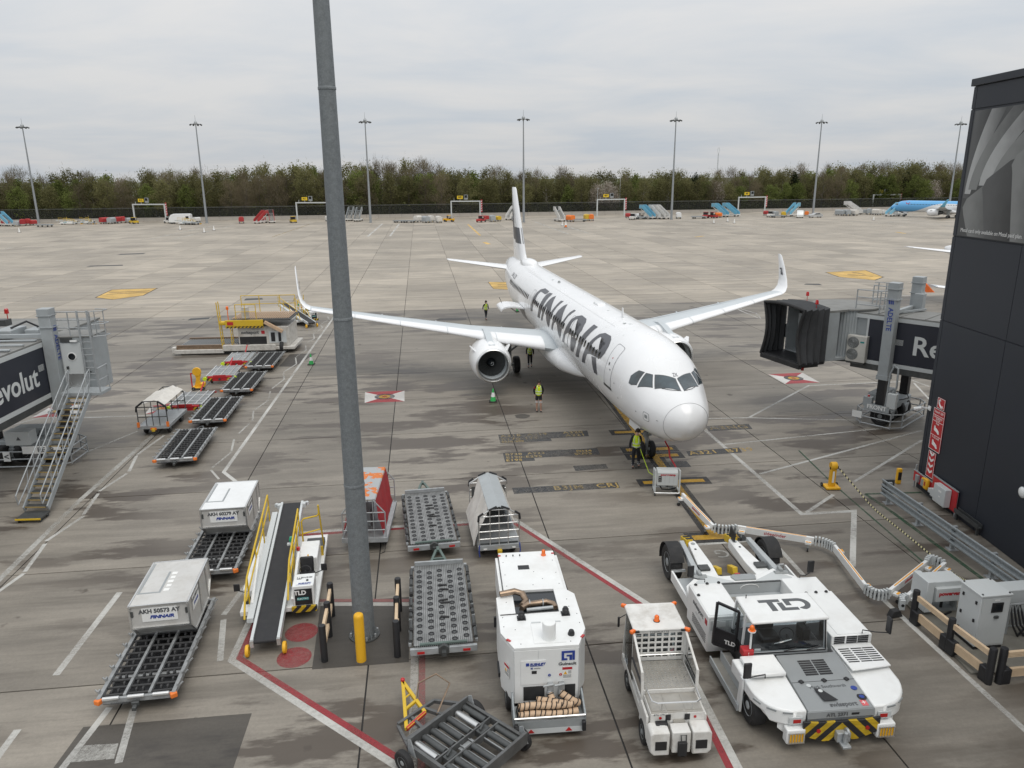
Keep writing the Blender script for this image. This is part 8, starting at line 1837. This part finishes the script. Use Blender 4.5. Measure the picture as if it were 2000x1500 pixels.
_nz = n_.new('ShaderNodeTexNoise'); _nz.inputs['Scale'].default_value = .3; _mr = n_.new('ShaderNodeMapRange'); _mr.inputs[3].default_value = .4; _mr.inputs[4].default_value = .75; l_.new(_nz.outputs['Fac'], _mr.inputs[0]); l_.new(_mr.outputs[0], _mi.inputs[0])
l_.new(b_.outputs[0], _mi.inputs[1]); l_.new(_tr.outputs[0], _mi.inputs[2]); l_.new(_mi.outputs[0], n_['Material Output'].inputs['Surface'])
pf_ = thing('perimeter_fence', 'dark mesh security fence behind the low concrete wall', 'fence', FA + FN * 1.2, 8.5)
fm1 = B().box(-1.95, 1.95, -.02, .02, .05, 3.9).mesh('fence_panel', FM); fm2 = B().box(-.05, .05, -.05, .05, 0, 4.0).bar((0, 0, 4.0), (0, -.4, 4.4), .06).mesh('fence_post', BLACK)
for i in range(-50, 62): put('fence_panel', fm1, pf_, loc=(i * 4.0, 0, 0)); put('fence_post', fm2, pf_, loc=(i * 4.0 + 2, 0, 0))
wire = B()
for k in range(3): wire.tube([(-200, -.1 - .12 * k, 4.1 + .1 * k), (246, -.1 - .12 * k, 4.1 + .1 * k)], .03, 4)
wire.ob('barbed_wire', DSTEEL, pf_)

# ------------------------------------------------------------------ the wood beyond the fence
def leafm(name, c1, c2, rough=.8):
    m, n, l, b = _new(name)
    g = n.new('ShaderNodeNewGeometry'); oi = n.new('ShaderNodeObjectInfo')
    mx_ = n.new('ShaderNodeMix'); mx_.data_type = 'RGBA'; l.new(g.outputs['Random Per Island'], mx_.inputs[0]); mx_.inputs[6].default_value = (*c1, 1); mx_.inputs[7].default_value = (*c2, 1)
    r = n.new('ShaderNodeMapRange'); r.inputs[3].default_value = .72; r.inputs[4].default_value = 1.25; l.new(oi.outputs['Random'], r.inputs[0])
    s = n.new('ShaderNodeVectorMath'); s.operation = 'SCALE'; l.new(mx_.outputs[2], s.inputs[0]); l.new(r.outputs[0], s.inputs['Scale']); df = n.new('ShaderNodeBsdfDiffuse'); tl = n.new('ShaderNodeBsdfTranslucent'); mi = n.new('ShaderNodeMixShader'); mi.inputs[0].default_value = .5; n.remove(b)
    for q in (df, tl): l.new(s.outputs[0], q.inputs[0])
    l.new(df.outputs[0], mi.inputs[1]); l.new(tl.outputs[0], mi.inputs[2]); l.new(mi.outputs[0], n['Material Output'].inputs['Surface'])
    return m
BARK = pm('bark', (.11, .095, .075), .9, var=.3, sc=3); BIRCH = pm('pale_bark', (.34, .31, .27), .8, var=.4, sc=2)
LF = {'bare': leafm('twig_brown', (.150, .125, .080), (.225, .190, .125)), 'green': leafm('leaf_fresh', (.105, .132, .040), (.215, .245, .080)), 'olive': leafm('leaf_olive', (.130, .128, .056), (.225, .212, .100)), 'dark': leafm('needle_dark', (.034, .048, .028), (.072, .088, .046)), 'blossom': leafm('blossom_pale', (.17, .14, .09), (.62, .56, .50))}
def tree(kind, seed, H, W):
    rnd = random.Random(seed)
    lab = {'bare': 'bare brown-twigged tree in the wood beyond the fence', 'green': 'tree in fresh green leaf in the wood beyond the fence', 'olive': 'olive-brown budding tree in the wood beyond the fence', 'dark': 'dark pointed conifer standing in the wood beyond the fence', 'blossom': 'pale blossoming tree in the wood beyond the fence'}[kind]
    t = thing({'bare': 'bare_tree', 'green': 'leafy_tree', 'olive': 'budding_tree', 'dark': 'conifer_tree', 'blossom': 'blossom_tree'}[kind], lab, 'tree', (0, 0), 0, {'bare': 'bare trees of the wood', 'green': 'green trees of the wood', 'olive': 'budding trees of the wood', 'dark': 'conifers of the wood', 'blossom': 'blossom trees of the wood'}[kind])
    tb = B(); top = H * .9
    tb.tube([(0, 0, 0), (rnd.uniform(-.2, .2), 0, H * .35), (rnd.uniform(-.5, .5), rnd.uniform(-.3, .3), H * .65), (rnd.uniform(-.5, .5), 0, top)], [.17, .13, .09, .03], 6)
    cl = []
    nb = 46 if kind != 'dark' else 40
    for i in range(nb):
        u = (i + rnd.random()) / nb; z = H * (.13 + .82 * u)
        if kind == 'dark': rad = W / 2 * (1.05 - u) * rnd.uniform(.5, 1)
        else: rad = W / 2 * math.sqrt(max(.02, 1 - ((u - .42) / .62) ** 2)) * rnd.uniform(.25, 1.05)
        a = rnd.uniform(0, 6.283); c = Vector((rad * math.cos(a), rad * math.sin(a), z))
        tb.tube([(0, 0, max(.5, z - rad * .9)), (c.x * .5, c.y * .5, z - rad * .35), c], [.06, .04, .015], 4, cap=False); cl.append(c)
    tb.ob('trunk', BIRCH if rnd.random() < .35 else BARK, t)
    lb_ = B(); per = {'bare': 70, 'green': 84, 'olive': 76, 'dark': 90, 'blossom': 74}[kind]
    for c in cl:
        cs = rnd.uniform(.6, 1.15)
        for k in range(per):
            o = Vector((rnd.gauss(0, .85), rnd.gauss(0, .85), rnd.gauss(0, .95))) * cs; p = c + o
            if kind in ('bare',) or (kind in ('olive', 'blossom') and k % 3 == 0):
                d = (Vector((o.x, o.y, abs(o.z) + .8)).normalized() + Vector((rnd.uniform(-.3, .3), rnd.uniform(-.3, .3), .2))).normalized(); w = Vector((rnd.uniform(-1, 1), rnd.uniform(-1, 1), 0)).normalized() * rnd.uniform(.022, .05); L_ = rnd.uniform(.5, 1.3)
                lb_.add([p - w, p + w, p + d * L_ + w * .3, p + d * L_ - w * .3], [(0, 1, 2, 3)])
            else:
                q = Euler((rnd.uniform(0, 6), rnd.uniform(0, 6), rnd.uniform(0, 6))).to_matrix(); s_ = rnd.uniform(.10, .23)
                lb_.add([p + q @ Vector((-s_, -s_, 0)), p + q @ Vector((s_, -s_ * .7, 0)), p + q @ Vector((s_ * .8, s_, 0)), p + q @ Vector((-s_ * .6, s_, 0))], [(0, 1, 2, 3)])
    me = bpy.data.meshes.new('crown'); me.from_pydata(lb_.v, [], lb_.f); me.materials.append(LF[kind]); put('crown', me, t)
    return t
protos = [tree('bare', 1, 16, 8.5), tree('bare', 2, 17, 8), tree('bare', 3, 15.5, 9), tree('olive', 4, 16, 8.5), tree('olive', 5, 15, 9), tree('olive', 12, 16.5, 8), tree('green', 6, 13.5, 8), tree('green', 7, 14.5, 7.5), tree('blossom', 8, 13, 7), tree('dark', 9, 14, 5)]
wts = [9, 9, 8, 15, 15, 14, 9, 9, 3, 0]
rnd = random.Random(42); used = set(); nt = 0
def hill(x):     # the wood stands higher on the left of centre
    return 1.0 + .20 * math.exp(-((x + 55) / 42) ** 2) - .06 * math.exp(-((x - 60) / 60) ** 2) + .10 * math.exp(-((x - 150) / 40) ** 2)
for row, (dy, sp) in enumerate(((6, 6.2), (13, 6.2), (21, 6.4), (30, 6.6))):
    n2 = int(470 / sp)
    for i in range(n2):
        s = -215 + i * sp + rnd.uniform(-2, 2); p = FA + FD * s + FN * (dy + rnd.uniform(-2.5, 2.5))
        if abs(p.x) > p.y * .72: continue
        j = rnd.choices(range(10), wts if row > 0 else [6, 5, 6, 14, 14, 9, 14, 12, 5, 0])[0]
        sc2 = rnd.uniform(.86, 1.02) * hill(p.x) * (.80, .93, 1.0, 1.03)[row]
        t = protos[j] if j not in used else dup(protos[j], p, 0)
        used.add(j); t.location = p; t.rotation_euler = (0, 0, rnd.uniform(0, 6.28)); t.scale = (sc2 * rnd.uniform(.9, 1.15), sc2, sc2); nt += 1
for px, d_, s_ in ((-31.5, 14, .95), (-20, 20, .85), (-2, 26, .8), (73, 16, .95), (112, 14, .98), (161, 16, 1.0), (-73, 34, 1.1), (-47, 34, 1.15)):
    t = protos[9] if 9 not in used else dup(protos[9], (0, 0), 0); used.add(9)
    t.location = FA + FD * (px / math.cos(R(8.5))) + FN * d_; t.scale = (s_, s_, s_); t.rotation_euler = (0, 0, px)
# tangled undergrowth below the trees
ug = B(); rnd = random.Random(5)
for i in range(64000):
    far = i > 24000
    s = rnd.uniform(-215, 250); d_ = rnd.uniform(14, 42) if far else rnd.uniform(2.2, 16); hgt = (7.5 if far else 1.6) + 2.6 * (.5 + .5 * math.sin(s * .35 + 2 * math.sin(s * .11))) * rnd.random() + 2.0 * rnd.random()
    p = FA + FD * s + FN * d_ + Vector((0, 0, rnd.random() ** .7 * hgt)); q = Euler((rnd.uniform(0, 6), rnd.uniform(0, 6), rnd.uniform(0, 6))).to_matrix(); s_ = rnd.uniform(.16, .36)
    ug.add([p + q @ Vector((-s_, -s_, 0)), p + q @ Vector((s_, -s_ * .7, 0)), p + q @ Vector((s_ * .8, s_, 0)), p + q @ Vector((-s_ * .6, s_, 0))], [(0, 1, 2, 3)])
me = bpy.data.meshes.new('undergrowth'); me.from_pydata(ug.v, [], ug.f); me.materials.append(leafm('undergrowth_green', (.085, .098, .042), (.175, .182, .082))); tag(put('undergrowth', me), 'tangled green undergrowth and saplings filling the wood behind the fence', kind='stuff')
an = thing('radio_mast', 'thin lattice radio mast poking above the wood', 'radio mast', FA + FD * 93 + FN * 40)
la = B()
for a in range(3): la.rod((.3 * math.cos(R(120 * a)), .3 * math.sin(R(120 * a)), 0), (.12 * math.cos(R(120 * a)), .12 * math.sin(R(120 * a)), 22), .05, 5)
for z in range(22): la.rod((.28, 0, z), (-.14, .22, z + 1), .025, 4).rod((-.14, .22, z), (-.14, -.22, z + 1), .025, 4)
la.ob('lattice', LGREY, an); B().tube([(0, 0, 22), (.35, 0, 22.6), (.35, 0, 23.8), (0, 0, 24.4), (-.35, 0, 23.8), (-.35, 0, 22.6), (0, 0, 22)], .06, 6).ob('loop_aerial', LGREY, an)

# ------------------------------------------------------------------ stand gantries
def gantry(num, xa, xb, label):
    a, c = Vector(xa), Vector(xb); w = (c - a).length; ang = math.degrees(math.atan2((c - a).y, (c - a).x))
    g = thing('stand_gantry', label, 'stand sign', a, ang, 'stand number gantries'); H = 5.3
    B().box(-.18, .18, -.18, .18, 0, H).ob('leg', LGREY, g); B().box(w - .18, w + .18, -.18, .18, 0, H).ob('leg', LGREY, g); B().box(-.181, w + .181, -.181, .181, H, H + .36).ob('beam', LGREY, g)
    B().box(2.1, 4.0, -.12, .0, H + .95, H + 1.95).ob('number_board', pm('board_yellow', (.80, .55, .02), .5, var=.04) if 'board_yellow' not in MATS else MATS['board_yellow'], g); text(num, .78, BLACK, g, (3.05, -.125, H + 1.45), FRONT, off=.03); B().box(3.0, 3.1, -.05, .05, H + .36, H + .95).ob('board_post', LGREY, g)
    B().box(4.5, 5.7, -.3, .1, H + .7, H + 2.3).ob('guidance_display', MGREY, g); B().box(4.65, 5.55, -.31, -.302, H + 1.3, H + 2.15).ob('display_screen', DKG, g); B().box(5.05, 5.15, -.05, .05, H + .36, H + .7).ob('display_post', LGREY, g)
    B().rod((1.0, 0, H + .36), (1.0, 0, H + 1.1), .06).ob('aerial', LGREY, g)
    fl = B(); fl.loft([[(w + .3, -.03, z), (w + .75, -.03, z), (w + .75, .03, z), (w + .3, .03, z)] for z in (2.0, 4.0, 6.0)]); fo = fl.ob('safety_banner', RPRINT, g)
    for k in range(5): B().ext([(w + .33, 2.2 + k * .75), (w + .72, 2.5 + k * .75), (w + .72, 2.75 + k * .75), (w + .33, 2.45 + k * .75)], -.04, -.031, 'y').ob('banner_mark', WPRINT, fo)
gantry('913', (-122.7, 249.36, 0), (-111.81, 247.82, 0), 'grey stand gantry with yellow board 913, farthest left'); gantry('911', (-70.97, 254.12, 0), (-60.55, 252.57, 0), 'grey stand gantry with yellow board 911, beside the near mast')
gantry('909', (-19.82, 256.1, 0), (-10.14, 254.6, 0), 'grey stand gantry with yellow board 909, left of the tail fin'); gantry('907', (29.62, 262.04, 0), (39.23, 264.08, 0), 'grey stand gantry with yellow board 907, right of the tail fin')
gantry('905', (82.07, 276.12, 0), (92.45, 278.41, 0), 'grey stand gantry with yellow board 905, past the blue stairs'); gantry('903', (140.13, 296.64, 0), (151.79, 299.29, 0), 'grey stand gantry with yellow board 903, behind the light blue stairs')

# ------------------------------------------------------------------ equipment parked along the fence
def stairs_truck(label, loc, rz, m, s=1.0):
    t = thing('passenger_stairs', label, 'passenger stairs', loc, rz, 'passenger stairs parked along the fence'); t.scale = (s,) * 3
    B().box(-1.0, 1.0, -.2, 5.2, .45, .75).ob('chassis', WHITED, t); n = 14
    st = B()
    for i in range(n): st.box(-.7, .7, .0 + i * .33, .36 + i * .33, .45 + i * .2, .52 + i * .2)
    st.ob('stair_flight', MGREY, t)
    for x in (-.8, .8):
        B().ext([(-.1, .4), (.1, .4), (4.7, 3.2), (6.0, 3.2), (6.0, 4.3), (4.5, 4.3), (-.1, 1.5)], x - .05, x + .05, 'x').ob('side_panel', m, t)
    B().box(-.9, .9, 4.6, 6.1, 3.05, 3.2).ob('top_platform', MGREY, t)
    B().bar((-.7, 1.2, .7), (-.7, 5.4, 3.0), .16).bar((.7, 1.2, .7), (.7, 5.4, 3.0), .16).bar((0, 4.8, .7), (0, 4.2, 2.8), .2).ob('support_arm', WHITED, t)
    for x in (-.85, .85):
        for y in (.6, 4.4): wheel(t, (x, y, .35), .35, .25)
    railing(B(), [(-.85, 4.7, 3.2), (-.85, 6.05, 3.2), (.85, 6.05, 3.2), (.85, 4.7, 3.2)], 1.1, .03, 2).ob('platform_railing', STEEL, t)
    return t
def box_cart(label, loc, rz, m, grp):
    c = thing('baggage_cart', label, 'baggage cart', loc, rz, grp); cart_base(c, 3.0, 1.5)
    B().ext([(-.75, .56), (.75, .56), (.75, 1.6), (.45, 1.95), (-.45, 1.95), (-.75, 1.6)], -1.45, 1.45, 'y').ob('hood', m, c, bev=.04); B().box(-.6, .6, -1.47, -1.452, .62, 1.5).ob('curtain', m, c)
    return c
def tow_tractor(label, loc, rz, m):
    c = thing('tow_tractor', label, 'tractor', loc, rz, 'tow tractors parked along the fence')
    B().ext([(-1.6, .35), (1.7, .35), (1.7, .95), (.5, 1.05), (.5, .85), (-1.0, .85), (-1.6, 1.0)], -.8, .8, 'x').ob('body', m, c, bev=.05)
    B().box(-.72, .72, -.6, .5, 1.85, 1.95).ob('roof', m, c, bev=.03)
    for x in (-.68, .68):
        for y in (-.55, .45): B().bar((x, y, .85), (x, y, 1.86), .07).ob('cab_post', BLACK, c)
    B().box(-.66, .66, .46, .50, 1.05, 1.84).ob('windscreen', DKG, c); B().box(-.6, .6, -.5, -.1, .86, 1.2).ob('seat', BLACK, c)
    for x in (-.75, .75):
        for y in (-1.1, 1.15): wheel(c, (x, y, .33), .33, .24)
    return c
f1 = stairs_truck('blue passenger stairs at the far left edge', (-149.85, 228.68, 0), 60, LBLUE)
for lc, rz, m, lb_ in (((-48.16, 238.78, 0), 0, MGREY, 'grey passenger stairs right beside the near mast'), ((-51.43, 242.13, 0), 0, MGREY, 'grey passenger stairs tucked behind the near mast'), ((-0.88, 240.67, 0), -25, WHITED, 'white passenger stairs just left of the tail fin'), ((15.51, 229.74, 0), 15, WHITED, 'white passenger stairs standing alone right of the tail fin'),
                       ((44.85, 239.87, 0), 30, LBLUE, 'blue-sided passenger stairs next to the white pair'), ((47.67, 239.44, 0), 30, WHITED, 'white passenger stairs, left one of the close pair'), ((49.23, 239.21, 0), 32, WHITED, 'white passenger stairs, right one of the close pair by the mast'),
                       ((70.48, 248.58, 0), 35, LBLUE, 'blue passenger stairs left of board 905'), ((74.76, 251.25, 0), 35, LBLUE, 'blue passenger stairs directly below board 905'), ((90.22, 248.76, 0), -50, LBLUE, 'blue passenger stairs behind the white van'), ((118.51, 258.14, 0), 40, WHITED, 'white passenger stairs behind the row of grey carts'),
                       ((120.4, 243.91, 0), -62, pm('pale_blue', (.25, .52, .66), .5, var=.08), 'light blue passenger stairs docked at the blue and white airliner')):
    stairs_truck(lb_, lc, rz, m)
REDS = pm('faded_red', (.40, .035, .035), .6, var=.15, sc=1)
stairs_truck('red passenger stairs, left one of two near the mast', (-77.47, 231.88, 0), -20, REDS, .9); stairs_truck('red passenger stairs, right one of two near the mast', (-73.13, 233.96, 0), 20, REDS, .9)
k = 0
for loc, m, grp, lb_ in (((-147.71, 230.89, 0), RTARP, 'red carts', 'red baggage cart behind the blue stairs'), ((-147.74, 233.44, 0), REDS, 'red carts', 'red baggage cart at the foot of the leftmost mast'), ((-126.93, 238.59, 0), REDS, 'red carts', 'red baggage cart first in the row before board 913'), ((-124.52, 238.26, 0), GTARP, 'grey carts', 'grey baggage cart second in the row before board 913'), ((-124.12, 240.95, 0), REDS, 'red carts', 'red baggage cart third in the row before board 913'), ((-123.72, 243.7, 0), REDS, 'red carts', 'red baggage cart last in the row before board 913'), ((-83.03, 235.32, 0), REDS, 'red carts', 'red baggage cart alone right of the second mast'),
                            ((-28.42, 233.2, 0), TARP, 'grey carts', 'white covered cart first in the row right of the third mast'), ((-25.57, 230.09, 0), GTARP, 'grey carts', 'grey covered cart second in the row right of the third mast'), ((-24.29, 232.62, 0), TARP, 'grey carts', 'white covered cart third in the row right of the third mast'), ((-21.66, 229.54, 0), TARP, 'grey carts', 'white covered cart last in the row right of the third mast'),
                            ((-5.54, 232.73, 0), GTARP, 'grey carts', 'grey covered cart below board 909'), ((17.96, 229.39, 0), ORG, 'orange carts', 'orange cart right of the lone white stairs'), ((23.36, 234.21, 0), YEL, 'yellow carts', 'yellow cart left of board 907'), ((24.76, 234.01, 0), ORG, 'orange carts', 'orange cart close to the leg of board 907'), ((53.14, 241.68, 0), ULDW, 'white boxes', 'white boxy cart beside the fifth mast'),
                            ((108.87, 252.58, 0), GTARP, 'grey carts', 'grey cart first in the row before the white stairs'), ((110.93, 252.24, 0), GTARP, 'grey carts', 'grey cart second in the row before the white stairs'), ((113.13, 251.87, 0), TARP, 'grey carts', 'pale cart last in the row before the white stairs'), ((120.91, 257.73, 0), GTARP, 'grey carts', 'grey cart below board 903'), ((121.73, 253.97, 0), TARP, 'grey carts', 'pale cart next to the light blue stairs')):
    box_cart(lb_, loc, random.Random(int(loc[0] * 7)).uniform(-25, 35), m, grp + ' parked along the fence')
for loc, m, lb_ in (((-106.74, 238.57, 0), WHITED, 'white tow tractor below the banner of board 913'), ((-8.9, 230.46, 0), REDS, 'red tow tractor below the banner of board 909'), ((38.1, 237.87, 0), WHITED, 'white tow tractor by the red banner right of the tail fin'), ((41.08, 240.43, 0), MGREY, 'grey tow tractor between board 907 and the blue stairs'), ((62.17, 243.42, 0), REDS, 'red tow tractor standing alone before the blue stairs'), ((64.37, 243.08, 0), REDS, 'second red tow tractor close to the blue stairs'), ((83.94, 246.45, 0), WHITED, 'white tow tractor right of board 905'), ((127.64, 249.47, 0), WHITED, 'white tow tractor below the engine of the blue and white airliner'), ((-117.15, 237.26, 0), YEL, 'yellow tow tractor at the leg of board 913'), ((-67.22, 235.86, 0), YEL, 'yellow tow tractor just left of the near mast'), ((-18.98, 234.64, 0), YELB, 'orange tow tractor at the leg of board 909')):
    tow_tractor(lb_, loc, random.Random(int(loc[0] * 7)).uniform(20, 160), m)
for loc, m, lb_ in (((-153.3, 231.62, 0), REDS, 'red cart cut by the left picture edge'), ((-148.01, 228.44, 0), GTARP, 'grey cart between the blue stairs and leftmost mast'), ((-146.04, 233.22, 0), REDS, 'red cart touching the leftmost mast'), ((-121.79, 243.43, 0), GTARP, 'grey cart hard against the leftmost gantry leg'), ((-107.8, 244.34, 0), GTARP, 'grey cart in front of the white rounded unit'), ((-99.98, 243.24, 0), WHITED, 'white crate cart under the second mast'), ((-79.23, 243.19, 0), REDS, 'red crate cart between the two red stairs'), ((-58.32, 243.12, 0), WHITED, 'white crate cart at the banner next to the near mast'),
    ((-7.6, 238.71, 0), REDS, 'red crate cart under the banner left of the fin'), ((-3.86, 235.3, 0), YEL, 'yellow crate cart left of the white stairs by the fin'), ((1.19, 234.57, 0), MGREY, 'dark crate cart at the airliner fin'), ((38.23, 247.12, 0), REDS, 'red crate cart under the banner right of the fin'), ((40.32, 243.63, 0), ULDW, 'pale crate cart before the blue-sided stairs'), ((66.92, 245.87, 0), ORG, 'orange crate cart left of the paired blue stairs'), ((85.9, 256.37, 0), REDS, 'red crate cart under the fifth banner'), ((87.53, 252.6, 0), GTARP, 'grey crate cart right of the fifth banner'), ((88.96, 248.96, 0), YEL, 'yellow crate cart before the stairs by the van'), ((97.26, 251.01, 0), ORG, 'orange crate cart between van and silver car'), ((121.05, 261.43, 0), GTARP, 'grey crate cart under the white stairs'), ((125.39, 256.97, 0), WHITED, 'white crate cart under the light blue stairs'), ((129.04, 256.35, 0), MGREY, 'dark crate cart by the airliner nose wheel')):
    c = box_cart(lb_, loc, random.Random(int(loc[0] * 5)).uniform(-40, 60), m, 'small carts parked along the fence'); c.scale = (.85, .7, .8)
DL2 = [((-137.28, 224.64, 0), 'flat dolly at the foot of the leftmost mast'), ((-95.82, 229.15, 0), 'flat dolly left of the second mast'), ((-33.3, 231.16, 0), 'flat dolly first of two left of the white carts'), ((-31.24, 230.87, 0), 'flat dolly second of two left of the white carts'), ((20.39, 229.05, 0), 'flat dolly between the orange and yellow carts'), ((85.23, 243, 0), 'flat dolly between board 905 and the blue stairs'), ((59.39, 240.72, 0), 'flat dolly left of the red tractors')]
fd0 = None
for loc, lb_ in DL2:
    if fd0 is None:
        fd0 = thing('flat_dolly', lb_, 'dolly', loc, 80, 'flat dollies parked along the fence'); B().box(-1.0, 1.0, -2.2, 2.2, .45, .6).ob('deck', MGREY, fd0)
        for s in (-1, 1): B().box(s * .98 - .05, s * .98 + .05, -2.2, 2.2, .6, .75).ob('side_rail', STEEL, fd0)
        for x in (-.8, .8):
            for y in (-1.6, 1.6): wheel(fd0, (x, y, .25), .25, .18)
    else: dup(fd0, loc, 70 + int(abs(loc[0])) % 30, lb_)
dup(bl, (-133.11, 236.73, 0), 95, 'far belt loader with yellow rails near the red carts'); dup(bl, (-94.14, 231.51, 0), 95, 'far belt loader at the foot of the second mast'); dup(bl, (-128.83, 236.16, 0), 60, 'far belt loader beside the first red cart')
# white caravan-like van, white van, silver car
def car(name, label, loc, rz, m, prof, glass, W=1.75):
    c = thing(name, label, 'car' if 'car' in name else 'van', loc, rz)
    b = B(); w = W / 2
    ring = [(x, z) for x, z in prof]
    b.loft([[(x, y * w, z if abs(y) < .95 else (z - .05 if z > .7 else z)) for x, z in ring] for y in (-1, -.92, .92, 1)]); b.ob('body', m, c, ang=40)
    for g in glass:
        for s in (-1, 1): B().ext(g, s * (w + .004), s * (w - .02), 'y').ob('side_window', DKG, c)
    for x in (prof[0][0] + .75, prof[-1][0] - .75 if False else max(p[0] for p in prof) - .8):
        for s in (-1, 1): wheel(c, (x, s * (w - .1), .32), .32, .2, 'y')
    return c
car('parked_car', 'silver hatchback car parked near the sixth mast', (96.29, 241.27, 0), 8, pm('silver_paint', (.52, .53, .53), .3, metal=.5, var=.03), [(-2.1, .3), (-2.1, .75), (-1.9, .95), (-1.0, 1.05), (-.3, 1.45), (.9, 1.48), (1.75, 1.1), (2.1, .95), (2.12, .35)], [[(-.85, 1.0), (-.25, 1.36), (.25, 1.40), (.25, 1.0)], [(.32, 1.0), (.32, 1.40), (.9, 1.39), (1.35, 1.08)]])
car('parked_van', 'white van parked right of the blue stairs', (91.7, 241.99, 0), 70, WHITE, [(-2.4, .35), (-2.4, 1.0), (-2.0, 1.2), (-1.5, 2.1), (2.3, 2.2), (2.4, .35)], [[(-1.75, 1.25), (-1.4, 1.95), (-.6, 1.95), (-.6, 1.25)]], 1.9)
car('parked_van', 'white rounded mobile unit parked between board 913 and the second mast', (-101.6, 235.16, 0), 4, WHITE, [(-3.2, .5), (-3.2, 1.6), (-2.6, 2.7), (-1.8, 3.0), (2.8, 3.0), (3.2, 2.8), (3.2, .5)], [[(1.9, 1.5), (1.9, 2.3), (2.8, 2.3), (2.8, 1.5)]], 2.3)
# small cones marking the far stands, lit masts behind
for loc, lb_ in (((-129.25, 200.08, 0), 'white cone below the leftmost mast'), ((-89.21, 205.36, 0), 'white cone on the dashed lane left of the second mast'), ((-78.33, 194.28, 0), 'white cone on the dashed lane below the second mast'), ((-78.84, 202.09, 0), 'white cone on the dashed lane right of the second mast'), ((14.18, 209.88, 0), 'white cone below the lone white stairs'), ((57.59, 216.03, 0), 'white cone below the red tractors'), ((63.45, 222.94, 0), 'white cone before the blue stairs, left one'), ((63.18, 215.27, 0), 'white cone before the blue stairs, right one'), ((107.02, 224.79, 0), 'white cone below board 903')):
    cone(lb_, loc, 'white cones on the far stands', WPRINT, 1.5)
cone('orange topped cone by the lane below the lone white stairs', (14.69, 203.16, 0), 'white cones on the far stands', ORG, 2.0)
for (loc, hgt, lb_) in (((31.59, 265.34, 0), 9, 'slim lamp post behind the fence above board 907'), ((40.87, 275.24, 0), 14, 'taller slim lamp post behind the fence right of board 907')):
    q = thing('lamp_post', lb_, 'lamp post', Vector(loc) + FN * 6); B().lathe([(.09, 0), (.05, hgt)], 8).ob('pole', LGREY, q); B().cb((.2, 0, hgt), (.6, .2, .12)).ob('lantern', LGREY, q)
